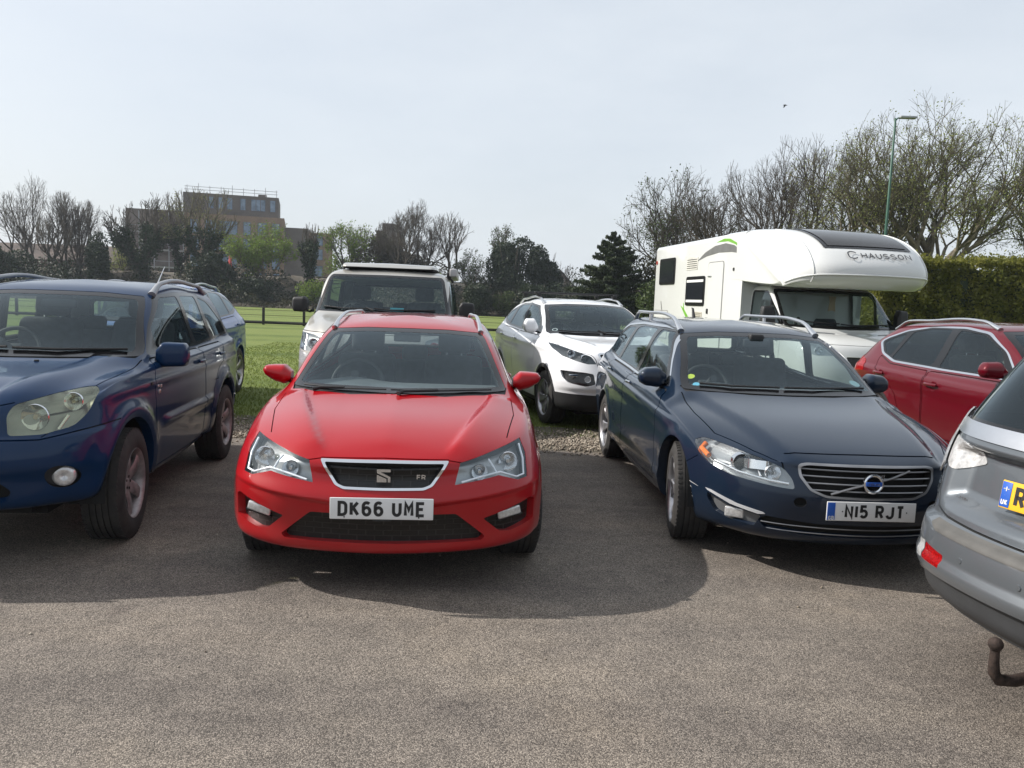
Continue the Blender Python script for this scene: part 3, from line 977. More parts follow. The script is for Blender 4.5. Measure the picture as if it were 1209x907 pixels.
LE = dict(sub=10, name='hatchback_car', cat='car', pos=(-.636, 3.972, 4.68), len=4.5,
  label='glossy red car in the middle of the front row, plate reading DK66 UME', paint=P_RED,
  rows=[
   (.20, (.70, .46), .78, (.68, 4.15), 4.35, (.215, .22, .20, .22, .24)),
   (.045, (.80, .36), .860, (.76, 4.2), 4.45, (.235, .250, .215, .30, .30)),
   (.03, (.82, .37), .880, (.80, 4.25), 4.50, (.34, .36, .36, .42, .42)),
   (.0, (.825, .36), .888, (.82, 4.25), 4.53, (.47, .49, .50, .55, .55)),
   (.01, (.82, .37), .886, (.82, 4.26), 4.52, (.565, .59, .62, .68, .68)),
   (.035, (.80, .43), .877, (.80, 4.26), 4.48, (.65, .69, .74, .80, .80)),
   (.075, (.745, .53), .860, (.78, 4.26), 4.42, (.732, .80, .85, .92, .92)),
   (.50, (.705, .85), .845, (.74, 4.2), 4.33, (.865, .875, .905, .99, .99)),
   (1.08, (.690, 1.31), (.79, .78), (.70, 4.1), 4.25, (.938, .953, .955, 1.04, 1.03)),
   (1.53, (.645, 1.64), (.715, .70), (.62, 3.9), 4.1, (1.145, 1.125, 1.16, 1.2, 1.22)),
   (2.02, (.553, 2.07), (.60, .57), (.50, 3.72), 3.98, (1.335, 1.302, 1.37, 1.375, 1.37)),
   (2.27, (.36, 2.34), (.38, .36), (.33, 3.5), 3.75, (1.387, 1.38, 1.418, 1.418, 1.41)),
   (2.5, 3.5, 1.425)],
  disp=leon_disp, axles=(.86, 3.50), rw=.315, arch=.355, w=.888, tw=.215, rb=.225, track=.872,
  rim=dict(n=5, wid=.05, wid2=.07, split=.16), steer=R(4),
  dlo=dict(out=round_poly([(1.62, .975), (2.25, 1.315), (2.7, 1.372), (3.3, 1.372), (3.85, 1.27), (4.02, 1.10), (3.9, 1.03), (2.7, .985)], .04),
     panes=[round_poly([(1.72, .995), (2.28, 1.30), (2.62, 1.35), (2.62, 1.0)], .03), round_poly([(2.70, 1.0), (2.70, 1.352), (3.25, 1.352), (3.38, 1.33), (3.40, 1.03)], .03), round_poly([(3.46, 1.04), (3.45, 1.32), (3.82, 1.25), (3.96, 1.10), (3.88, 1.055)], .03)]),
  ws=(round_poly([(-.8, .943), (.715, .963), (.685, 1.035), (.588, 1.275), (.558, 1.316), (.3, 1.334), (-.8, 1.344)], .02),
      round_poly([(-.8, .972), (.665, .985), (.655, 1.015), (.545, 1.265), (.52, 1.292), (.3, 1.308), (-.8, 1.316)], .03)),
  rw_=(round_poly([(-.6, 1.06), (.60, 1.06), (.52, 1.33), (-.6, 1.34)], .04), round_poly([(-.6, 1.09), (.55, 1.09), (.48, 1.30), (-.6, 1.31)], .04)),
  cowl=[(-.05, 1.055), (.3, 1.075), (.55, 1.16), (.70, 1.27), (.715, 1.40), (.6, 1.36), (.3, 1.18), (-.05, 1.15)],
  zbelt=.965, ylin=(1.5, 4.2), tub=(1.25, 4.1))
def leon_extra(B, root):
    # headlights
    hl = [(.335+.075, .705), (.47, .738), (.60, .783), (.69, .825), (.745, .815), (.79, .70), (.79, .615), (.73, .600), (.60, .625), (.51, .600), (.395, .565), (.40, .60)]
    hl = [(.39, .712), (.54, .748), (.66, .772), (.735, .787), (.762, .72), (.768, .605), (.71, .600), (.60, .636), (.50, .620), (.365, .602)]
    t = B.cut('F', hl, 'lamp', (0,), rng=[(1, -1, .85)])
    finish_lamp(root, B, t, M_LENS, M_BOWLG, dict(
        refl=[(.655, .690, .052, .06), (.495, .655, .042, .05)], sm=M_BOWLD,
        guides=[([(.728, .765), (.746, .70), (.748, .622), (.705, .616), (.61, .652), (.50, .636), (.40, .614)], .0062, .006, M_DRL),
                ([(.60, .645), (.575, .69), (.55, .728)], .006, .018, M_DRL)]), depth=.055)
    # upper grille with chrome frame
    g0 = round_poly([(-.4, .727), (.332, .720), (.250, .596), (.205, .578), (-.4, .574)], .012)
    patch(B, 'F', g0, 'grille_frame', M_CHROME, root, off=.006, split=False, rng=[(1, -1, .4)])
    tg = B.nt-1
    g1 = round_poly([(-.4, .714), (.308, .707), (.237, .603), (.20, .590), (-.4, .586)], .012)
    t = B.cut('F', g1, 'grille', (tg,)); B.walls[t] = (.035, M_GAP, 'n'); B.pending.append((t, 'grille', M_MESH, -.03, False))
    # lower grille
    g2 = round_poly([(-.5, .452), (.375, .452), (.535, .315), (.515, .295), (-.5, .290)], .012)
    t = B.cut('F', g2, 'low', (0,)); B.walls[t] = (.05, None, 'n'); B.pending.append((t, 'lower_grille', M_MESH, -.045, False))
    # fog lamp pockets
    g3 = round_poly([(.52, .415), (.79, .490), (.815, .475), (.815, .355), (.67, .325), (.61, .335)], .012)
    t = B.cut('F', g3, 'fog', (0,), rng=[(1, -1, .8)]); B.walls[t] = (.045, None, 'n'); B.pending.append((t, 'fog_lamp_surround', M_MESH, -.04, True))
    B.fogt = t
LE['extra'] = leon_extra
M_HONEY = mesh_grille_mat('large_honeycomb', 11, 17)
LE['panels'] = [
  ('S', round_poly([(1.42, .26), (1.38, .50), (1.40, .85), (1.60, .955), (2.66, .965), (2.66, .26)], .04), 'door', {}),
  ('S', round_poly([(2.672, .26), (2.672, .965), (3.62, .99), (3.60, .80), (3.42, .70), (3.22, .62), (3.10, .45), (3.08, .26)], .04), 'door', {})]
LE['seams'] = [('T', [(.652, .43), (.658, .43), (.728, .85), (.735, 1.2), (.728, 1.2), (.722, .85)], 'bonnet'),
  ('F', [(.33, .726), (.415, .712), (.415, .707), (.33, .721)], 'bonnet'), ('F', [(-.02, .736), (.33, .729), (.33, .724), (-.02, .731)], 'bonnet')]
def make_leon():
    root, B, body = std_car(LE)
    for sd in (1, -1):
        b = MB(); p, n = B.near('F', .665, .425); M = Matrix.Translation((sd*p.x, p.y+.022, p.z)) @ Matrix.Rotation(sd*.30, 4, 'Z') @ Matrix.Rotation(-sd*.22, 4, 'Y')
        b.rbox((0, 0, 0), (.068, .010, .024), .010, M_CLEARL, M); b.build('fog_light', None, root, 50)
        b = MB(); b.rbox((0, .004, -.028), (.075, .006, .006), .004, M_TRIM, M); b.build('fog_light_bezel', None, root, 50)
    plate(root, -.002, -.042, .497, 'DK66 UME')
    s = MB(); s.rbox((-.0, -.043, .437), (.045, .004, .005), .002, M_INK, n=1); s.build('dealer_strip', None, root, 30)
    # emblem: angular S on a chrome block
    e = MB(); y0 = B.near('F', 0, .66)[0].y-.008
    e.prism([(u*.82, v*.82+.655) for u, v in [(-.042, .042), (.042, .042), (.042, .024), (-.018, .024), (.042, -.006), (.042, -.040), (.026, -.040), (.026, -.014), (-.042, .018)]], y0-.014, y0+.01, M_CHROME)
    e.prism([(u*.82, v*.82+.655) for u, v in [(-.042, .008), (.018, -.019), (.018, -.040), (-.042, -.040)]], y0-.014, y0+.01, M_CHROME)
    e.build('badge', None, root, 30)
    lettering('FR', .026, M_CHROME, 'grille_letters', root, (.19, y0-.004, .650), (R(90), 0, R(3)), wf=.8)
    # bonnet rear edge, mirrors, wipers, rails
    mirror_pair(root, .775, .975, 1.66, [(0, 1.045, .935), (.25, 1.068, .930), (.6, 1.066, .948), (1, 1.058, .995)], P_RED, .11, (.74, .955))
    wiper(root, B, [(.60, .962), (.2, .956), (-.05, .960)], .0055, [(.0, .945, .012), (.03, .952, .018), (.25, .958, .016)])
    wiper(root, B, [(-.08, .960), (-.35, .956), (-.62, .962)], .0055, [(-.55, .945, .012), (-.50, .952, .018), (-.35, .958, .016)])
    rails(root, B, .555, .50, 2.12, 3.75, .026, M_SATIN, .015)
    dash(root, .66, 1.30, 1.85, .955, wheel=(-.36, 0, -.01))
    seats(root, .55, 2.25, 3.0, .45)
    m = MB(); m.rbox((0, 2.0, 1.262), (.10, .012, .028), .012, M_DASH); m.tube([(0, 2.0, 1.27), (0, 2.03, 1.32)], .012, M_DASH)
    m.rbox((0, 2.06, 1.305), (.045, .04, .02), .015, M_DASH); m.build('rear_view_mirror', None, root, 50)
    handle(root, B, 2.5, .86, m=P_RED); handle(root, B, 3.4, .88, m=P_RED)
    # tail lamps
    return root
# ------------------------------------------------------------------ dark blue estate
P_NAVY = paint('navy_lacquer', (.004, .012, .028), metal=.0, rough=.3, dirt=.05)
M_BARS = simple('dull_grille_silver', (.30, .30, .31), .35, metal=.8)
def volvo_disp(P, n):
    d = flare(P, n, (.93, 3.75), .325, .37, .012, .05)
    x, y, z = P[..., 0], P[..., 1], P[..., 2]
    up = smoothstep((n[..., 2]-.4)/.3)
    hood = smoothstep((y-.08)/.12)*smoothstep((1.4-y)/.15)*up*(z > .66)
    xc = .40+.25*np.clip((y-.1)/1.3, 0, 1)
    d[..., 2] += hood*(-.030*smoothstep((x-xc)/.10))
    d[..., 2] += hood*.004
    side = smoothstep((n[..., 0]-.5)/.3)*smoothstep((y-.9)/.4)*smoothstep((4.7-y)/.3)
    zc = .84+.045*(y-2)
    d[..., 0] += side*.014*smoothstep((zc+.01-z)/.03)*smoothstep((z-zc+.16)/.12)
    d[..., 0] += side*.012*np.exp(-((z-.34)/.05)**2)
    return d
VO = dict(sub=10, name='estate_car', cat='car', pos=(2.088, 4.471, 3.08), len=4.8,
  label='dark navy blue estate car with silver roof rails, plate reading N15 RJT', paint=P_NAVY,
  rows=[
   (.25, (.66, .50), .79, (.72, 4.4), 4.62, (.20, .205, .19, .24, .24)),
   (.06, (.75, .40), .895, (.80, 4.5), 4.76, (.225, .235, .205, .30, .30)),
   (.01, (.81, .40), .918, (.85, 4.55), 4.80, (.36, .36, .37, .45, .45)),
   (-.01, (.825, .41), .930, (.87, 4.57), 4.82, (.47, .49, .52, .58, .58)),
   (.005, (.825, .44), .930, (.87, 4.57), 4.81, (.575, .61, .65, .72, .72)),
   (.035, (.81, .49), .922, (.86, 4.55), 4.78, (.66, .69, .77, .85, .85)),
   (.09, (.775, .60), .905, (.83, 4.52), 4.74, (.725, .775, .875, .97, .97)),
   (.62, (.755, .96), .872, (.79, 4.47), 4.70, (.865, .875, .935, 1.05, 1.05)),
   (1.22, (.735, 1.42), .815, (.75, 4.42), 4.64, (.955, .965, .975, 1.09, 1.09)),
   (1.66, (.685, 1.76), (.745, .73), (.69, 4.25), 4.50, (1.18, 1.16, 1.19, 1.26, 1.27)),
   (2.12, (.59, 2.18), (.63, .61), (.60, 4.02), 4.34, (1.385, 1.355, 1.410, 1.42, 1.42)),
   (2.40, (.39, 2.48), (.41, .40), (.39, 3.85), 4.1, (1.440, 1.435, 1.468, 1.465, 1.455)),
   (2.7, 3.8, 1.478)],
  disp=volvo_disp, axles=(.93, 3.75), rw=.327, arch=.372, w=.93, tw=.225, rb=.218, track=.918,
  rim=dict(n=5, wid=.05, wid2=.06, split=.20, dish=.03, m=M_ALLOY), steer=R(-9),
  dlo=dict(chrome=round_poly([(1.62, .958), (1.90, 1.21), (2.18, 1.390), (2.5, 1.408), (3.4, 1.412), (3.95, 1.385), (4.33, 1.235), (4.50, 1.10), (3.7, 1.02), (2.7, .965)], .05),
     out=round_poly([(1.66, .972), (1.93, 1.21), (2.20, 1.372), (2.5, 1.390), (3.4, 1.394), (3.93, 1.366), (4.29, 1.23), (4.45, 1.108), (3.7, 1.036), (2.7, .98)], .05), cm=M_CHROME,
     panes=[round_poly([(1.80, .99), (2.0, 1.22), (2.24, 1.365), (2.57, 1.375), (2.72, .995)], .03), round_poly([(2.83, 1.0), (2.70, 1.378), (3.30, 1.382), (3.50, 1.36), (3.62, 1.04)], .03), round_poly([(3.72, 1.05), (3.60, 1.36), (3.90, 1.35), (4.25, 1.22), (4.38, 1.12)], .03)]),
  ws=(round_poly([(-.9, .962), (.745, .975), (.725, 1.05), (.625, 1.31), (.59, 1.358), (.3, 1.382), (-.9, 1.392)], .02),
      round_poly([(-.9, 1.0), (.69, 1.0), (.68, 1.05), (.58, 1.30), (.55, 1.335), (.3, 1.352), (-.9, 1.36)], .03)),
  rw_=(round_poly([(-.7, 1.10), (.68, 1.10), (.60, 1.37), (-.7, 1.38)], .04), round_poly([(-.7, 1.13), (.62, 1.13), (.55, 1.34), (-.7, 1.35)], .05)),
  cowl=[(-.05, 1.20), (.3, 1.22), (.58, 1.30), (.735, 1.39), (.75, 1.50), (.6, 1.44), (.3, 1.30), (-.05, 1.27)],
  zbelt=.99, ylin=(1.6, 4.6), tub=(1.4, 4.5))
def volvo_extra(B, root):
    hl = [(.425, .545), (.435, .60), (.475, .655), (.56, .692), (.70, .728), (.80, .748), (.862, .72), (.858, .66), (.82, .615), (.74, .580), (.60, .560), (.50, .550)]
    t = B.cut('F', round_poly(hl, .02), 'lamp', (0,), rng=[(1, -1, .85)])
    finish_lamp(root, B, t, M_LENS, M_BOWLG, dict(refl=[(.525, .620, .046, .055)], proj=[(.665, .650, .048, .075)], sm=M_BOWL,
        guides=[([(.455, .575), (.56, .583), (.70, .605), (.80, .640)], .010, .012, M_BOWL), ([(.60, .60), (.605, .69)], .008, .02, M_BOWL), ([(.825, .665), (.84, .70), (.81, .727)], .018, .024, M_AMBER)]), depth=.06)
    for sd in (1, -1):   # amber side marker inside the outer end of the lamp
        pass
    # grille with bars
    gf = round_poly([(-.5, .705), (.36, .700), (.405, .690), (.40, .62), (.345, .545), (.26, .512), (-.5, .500)], .02)
    patch(B, 'F', gf, 'grille_frame', M_BARS, root, off=.004, split=False, rng=[(1, -1, .4)]); tg = B.nt-1
    g1 = round_poly([(-.5, .692), (.35, .688), (.39, .678), (.385, .625), (.335, .555), (.255, .524), (-.5, .513)], .02)
    t = B.cut('F', g1, 'grille', (tg,)); B.walls[t] = (.05, M_GAP, 'n'); B.pending.append((t, 'grille', M_GAP, -.05, False))
    # lower intake
    g2 = round_poly([(-.5, .352), (.30, .352), (.56, .372), (.60, .345), (.56, .295), (.33, .275), (-.5, .272)], .015)
    t = B.cut('F', g2, 'low', (0,)); B.walls[t] = (.04, None, 'n'); B.pending.append((t, 'lower_grille', M_GAP, -.04, False))
    # fog recess and bright strip
    st = [(.565, .382), (.575, .390), (.70, .415), (.815, .458), (.835, .462), (.825, .450), (.73, .404), (.60, .376)]
    patch(B, 'F', st, 'bumper_trim_strip', simple('bright_strip', (.62, .63, .65), .3, metal=.35), root, off=.006, rng=[(1, -1, .8)])
    fg = round_poly([(.585, .366), (.73, .392), (.83, .438), (.825, .40), (.79, .335), (.74, .310), (.61, .296)], .012)
    t = B.cut('F', fg, 'fog', (0,), rng=[(1, -1, .8)]); B.walls[t] = (.04, None, 'n'); B.pending.append((t, 'fog_lamp_surround', simple('fog_surround_grey', (.17, .175, .18), .35, metal=.3), -.03, True))
    tw = B.cut('F', [(.395+.035*math.cos(a*PI/8)-.0, .475+.028*math.sin(a*PI/8)) for a in range(16)], 'tow', (0,)); B.walls[tw] = (.03, M_GAP, 'n'); B.pending.append((tw, 'towing_eye_recess', M_GAP, -.03, True))
VO['extra'] = volvo_extra
VO['panels'] = [
  ('S', round_poly([(1.50, .27), (1.47, .50), (1.48, .86), (1.62, .945), (2.80, .965), (2.80, .27)], .04), 'door', {}),
  ('S', round_poly([(2.812, .27), (2.812, .965), (3.75, 1.02), (3.76, .84), (3.56, .74), (3.42, .62), (3.32, .45), (3.30, .27)], .04), 'door', {})]
VO['seams'] = [('T', [(.46, .10), (.465, .10), (.60, .30), (.745, .62), (.775, 1.0), (.765, 1.40), (.758, 1.40), (.768, 1.0), (.738, .62), (.594, .305)], 'bonnet'),
  ('F', [(-.02, .748), (.40, .744), (.455, .735), (.455, .730), (.40, .739), (-.02, .743)], 'bonnet'),
  ('S', [(.55, .640), (.67, .565), (.67, .570), (.55, .646)], 'bumper')]
def make_volvo():
    root, B, body = std_car(VO)
    b = MB()
    for sd in (1, -1):
        p, n = B.near('F', .70, .350); M = Matrix.Translation((sd*p.x, p.y+.026, p.z)) @ Matrix.Rotation(sd*.55, 4, 'Z')
        o = MB(); o.rbox((.0, .0, 0), (.058, .010, .032), .010, M_CLEARL, M); o.build('fog_light', None, root, 50)
    # grille bars follow the nose
    bars = MB()
    for k in range(4):
        z = .550+.038*k; hw = .335+.05*min(1, (z-.52)/.1)
        P = []
        for i in range(15):
            x = -hw+2*hw*i/14; p, n = B.near('F', x, z); P.append((p.x, p.y+.012, z))
        bars.tube(P, .0065, M_BARS, 6, flat=((0, 0, 1), .8))
    P = [(-.235, .535), (-.12, .573), (.12, .632), (.235, .675)]
    bars.build('grille_bar', None, root, 50)
    dg = MB(); Q = []
    for x, z in P: p, n = B.near('F', x, z); Q.append((x, p.y-.006, z))
    dg.tube(Q, .007, M_BARS, 6); dg.build('grille_diagonal_bar', None, root, 50)
    lw = MB()
    for z in (.288, .325):
        P = []
        for i in range(21):
            x = -.58+1.16*i/20; p, n = B.near('F', x, z+.02*abs(x)**2); P.append((p.x, p.y+.006, p.z))
        lw.tube(P, .0035, M_BARS, 6)
    lw.build('lower_grille_bar', None, root, 50)
    # round badge with blue band and arrow
    e = MB(); yb = B.near('F', 0, .605)[0].y-.016
    M = Matrix.Translation((0, yb, .605))
    e.lathe([(.0, .040), (-.010, .043), (-.014, .050), (-.010, .058), (.004, .060)], M_CHROME, 36, M, axis='y')
    e.lathe([(-.002, .001), (-.002, .042)], M_FRIT, 24, M, axis='y')
    e.prism([(.030, .050), (.062, .058), (.056, .030), (.050, .036), (.040, .026), (.034, .032), (.042, .044)], -.012, -.002, M_CHROME, M=M)
    o = e.build('badge', None, root, 40)
    e = MB(); e.rbox((0, yb-.014, .605), (.048, .003, .0125), .003, M_BLUEP, n=1); e.build('badge_band', None, o, 30)
    lettering('VOLVO', .014, M_CHROME, 'badge_letters', o, (0, yb-.0175, .605), (R(90), 0, 0), wf=.85)
    plate(root, -.02, -.042, .452, 'N15 RJT', band=[('GB', -.038, .024)])
    mirror_pair(root, .80, 1.0, 1.80, [(0, 1.075, .955), (.3, 1.10, .940), (.75, 1.09, .950), (1, 1.05, .98)], P_NAVY, .11, (.78, .965), sq=3.2)
    wiper(root, B, [(.62, 1.005), (.2, 1.0), (-.02, 1.0)], .009); wiper(root, B, [(-.06, 1.0), (-.4, .998), (-.62, 1.005)], .009)
    rails(root, B, .575, .56, 2.22, 4.22, .066, M_SATIN, .019, mid=(.62,))
    dash(root, .70, 1.45, 2.0, .955, wheel=(-.36, 0, .0))
    seats(root, .55, 2.45, 3.25, .45, tall=.04)
    m = MB(); m.rbox((0, 2.02, 1.30), (.11, .015, .035), .015, M_BLACK); m.rbox((0, 2.05, 1.34), (.06, .05, .035), .02, M_BLACK); m.build('rear_view_mirror', None, root, 50)
    handle(root, B, 2.60, .90, m=M_CHROME); handle(root, B, 3.56, .94, m=M_CHROME)
    # stickers inside the screen, on the driver's side lower corner
    for (x, z, r, c, nm) in ((-.655, 1.06, .030, simple('sticker_yellow', (.55, .62, .05), .5), 'windscreen_sticker'), (-.64, 1.012, .026, simple('sticker_blue', (.15, .45, .62), .5), 'windscreen_sticker'), (.60, 1.05, .04, simple('sticker_pale', (.25, .38, .40), .5), 'windscreen_sticker')):
        p, n = B.near('F', x, z); s = MB(); q = p-n*.008
        Mx = Matrix.Translation(q) @ n.to_track_quat('Z', 'Y').to_matrix().to_4x4()
        s.lathe([(.0, .001), (.0, r), (-.001, r)], c, 20, Mx, axis='z'); s.build(nm, None, root, 30, fix=False)
    a = MB(); p, n = B.near('T', .0, 3.9); a.tube([p, p+Vector((0, .05, .09)), p+Vector((0, .1, .10))], [.02, .012, .004], M_BLACK, 8); a.build('aerial', None, root, 50)
    # bumper scuffs left of the wheel
    s = MB()
    for (y0, z0, y1, z1) in ((.62, .475, .50, .452), (.60, .455, .56, .430), (.60, .415, .56, .395), (.60, .40, .55, .372), (.62, .44, .57, .405)):
        P = []
        for i in range(5):
            t = i/4; p, n = B.near('S', y0+(y1-y0)*t, z0+(z1-z0)*t); P.append(Vector((-p.x, p.y, p.z))+Vector((-n.x, n.y, n.z))*.0005)
        s.tube(P, [.0008, .002, .0026, .002, .0008], simple('scuff', (.35, .35, .35), .8), 4)
    s.build('bumper_scuff', None, root, 30)
    return root
# ------------------------------------------------------------------ mid-blue compact off-roader on the left
P_BLUE = paint('royal_blue_lacquer', (.003, .022, .068), metal=.0, rough=.3, dirt=.04, coat=.7)
def rav_disp(P, n):
    d = flare(P, n, (.79, 3.28), .35, .455, .030, .055)
    x, y, z = P[..., 0], P[..., 1], P[..., 2]
    up = smoothstep((n[..., 2]-.4)/.3)
    hood = smoothstep((y-.10)/.12)*smoothstep((1.25-y)/.15)*up*(z > .8)
    xc = .30+.18*np.clip((y-.1)/1.1, 0, 1)
    d[..., 2] += hood*(.020*smoothstep((x-xc)/.04)-.045*smoothstep((x-xc-.10)/.2))
    fr = smoothstep((-n[..., 1]-.05)/.3)*(y < .9)
    d[..., 1] -= fr*.030*smoothstep((.735+.04*x-z)/.02)*smoothstep((z-.5)/.1)
    side = smoothstep((n[..., 0]-.5)/.3)*smoothstep((y-1.35)/.15)*smoothstep((2.85-y)/.1)
    d[..., 0] += side*.018*smoothstep((z-.60)/.012)*smoothstep((.67-z)/.012)
    side = smoothstep((n[..., 0]-.5)/.3)
    d[..., 0] += side*.010*np.exp(-((z-.93)/.03)**2)
    return d
RA = dict(name='compact_suv', cat='car', pos=(-3.093, 3.986, 7.4), len=4.15,
  label='royal blue older off-roader with yellowed headlight at the left edge, nearest the camera', paint=P_BLUE,
  rows=[
   (.22, (.62, .50), .72, (.66, 3.9), 4.0, (.34, .34, .28, .36, .36)),
   (.07, (.75, .36), .80, (.72, 3.95), 4.08, (.345, .36, .29, .40, .40)),
   (.02, (.785, .32), .835, (.76, 3.98), 4.12, (.46, .47, .42, .50, .50)),
   (-.01, (.80, .31), .850, (.78, 4.0), 4.15, (.60, .61, .58, .65, .65)),
   (.01, (.80, .33), .855, (.78, 4.0), 4.15, (.70, .73, .73, .80, .80)),
   (.05, (.79, .36), .852, (.78, 4.0), 4.13, (.79, .82, .86, .92, .92)),
   (.10, (.755, .43), .842, (.77, 4.0), 4.10, (.905, .975, .985, 1.04, 1.04)),
   (.50, (.74, .75), .825, (.75, 3.97), 4.06, (1.025, 1.04, 1.05, 1.10, 1.10)),
   (1.10, (.725, 1.25), .775, (.72, 3.93), 4.02, (1.085, 1.10, 1.09, 1.14, 1.14)),
   (1.48, (.665, 1.56), (.72, .70), (.66, 3.82), 3.92, (1.32, 1.29, 1.30, 1.33, 1.33)),
   (1.90, (.575, 1.96), (.63, .60), (.57, 3.65), 3.78, (1.525, 1.505, 1.55, 1.52, 1.52)),
   (2.15, (.39, 2.2), (.41, .40), (.37, 3.5), 3.6, (1.580, 1.575, 1.605, 1.575, 1.57)),
   (2.4, 3.3, 1.615)],
  disp=rav_disp, axles=(.79, 3.28), rw=.345, arch=.415, w=.855, tw=.225, rb=.212, track=.865,
  rim=dict(n=5, wid=.085, wid2=.075, dish=.02, m=M_ALLOY_D), steer=R(3), lift=.08,
  dlo=dict(out=round_poly([(1.36, 1.10), (1.62, 1.30), (1.98, 1.505), (2.4, 1.535), (3.1, 1.53), (3.50, 1.45), (3.74, 1.30), (3.82, 1.15), (2.6, 1.10)], .06),
     panes=[round_poly([(1.60, 1.125), (1.62, 1.27), (2.05, 1.492), (2.42, 1.505), (2.52, 1.125)], .04), round_poly([(2.62, 1.125), (2.52, 1.507), (3.05, 1.503), (3.10, 1.14)], .04), round_poly([(3.20, 1.145), (3.15, 1.50), (3.42, 1.45), (3.68, 1.28), (3.74, 1.17)], .05)], priv=[0, 0, 1]),
  ws=(round_poly([(-.8, 1.085), (.75, 1.105), (.73, 1.16), (.61, 1.44), (.57, 1.50), (.3, 1.52), (-.8, 1.53)], .02),
      round_poly([(-.8, 1.13), (.695, 1.13), (.68, 1.18), (.57, 1.44), (.54, 1.475), (.3, 1.492), (-.8, 1.50)], .03)),
  rw_=(round_poly([(-.6, 1.15), (.60, 1.15), (.52, 1.46), (-.6, 1.47)], .04), round_poly([(-.6, 1.18), (.55, 1.18), (.49, 1.43), (-.6, 1.44)], .04)),
  cowl=[(-.05, 1.075), (.3, 1.09), (.55, 1.13), (.73, 1.22), (.745, 1.34), (.6, 1.30), (.3, 1.17), (-.05, 1.13)],
  zbelt=1.10, ylin=(1.4, 4.0), tub=(1.2, 4.0))
def rav_extra(B, root):
    hl = [(.45, .755), (.44, .86), (.46, .915), (.60, .962), (.70, .985), (.755, .985), (.785, .94), (.765, .85), (.72, .79), (.60, .757)]
    t = B.cut('F', round_poly(hl, .025), 'lamp', (0,), rng=[(1, -1, .75)])
    finish_lamp(root, B, t, M_OLDLENS, M_BOWLG, dict(refl=[(.69, .915, .050, .050), (.55, .845, .070, .06)], sm=M_BOWL, rm=M_CHROME,
        guides=[([(.665, .78), (.70, .85)], .010, .02, M_BOWL)]), depth=.06)
    g = round_poly([(-.5, .905), (.40, .885), (.395, .78), (.36, .765), (-.5, .76)], .02)
    t = B.cut('F', g, 'grille', (0,), rng=[(1, -1, .4)]); B.walls[t] = (.05, None, 'n'); B.pending.append((t, 'grille', M_MESH, -.045, False))
    g = round_poly([(-.5, .55), (.40, .53), (.47, .46), (.44, .40), (-.5, .39)], .02)
    t = B.cut('F', g, 'low', (0,)); B.walls[t] = (.05, None, 'n'); B.pending.append((t, 'lower_grille', M_GAP, -.045, False))
    g = round_poly([(.50, .60), (.60, .56), (.59, .50), (.62, .455), (.53, .44)], .02)
    fg = [(.685+.070*math.cos(a*PI/12), .522+.066*math.sin(a*PI/12)) for a in range(24)]
    t = B.cut('F', fg, 'fog', (0,), rng=[(1, -1, .8)]); B.walls[t] = (.03, M_GAP, 'n'); B.pending.append((t, 'fog_lamp_surround', M_BOWLD, -.028, True))
RA['extra'] = rav_extra
RA['panels'] = [
  ('S', round_poly([(1.30, .33), (1.26, .60), (1.24, .95), (1.36, 1.085), (2.56, 1.085), (2.56, .33)], .04), 'door', {}),
  ('S', round_poly([(2.572, .33), (2.572, 1.085), (3.30, 1.10), (3.24, .95), (3.02, .86), (2.86, .70), (2.78, .50), (2.77, .33)], .04), 'door', {})]
RA['seams'] = [('T', [(.60, .13), (.606, .13), (.735, .42), (.765, .75), (.768, 1.25), (.761, 1.25), (.758, .75), (.729, .42)], 'bonnet'),
  ('F', [(-.02, .932), (.40, .915), (.46, .928), (.46, .922), (.40, .909), (-.02, .926)], 'bonnet'),
  ('F', [(-.02, .748), (.60, .738), (.86, .79), (.86, .783), (.60, .731), (-.02, .741)], 'bumper')]
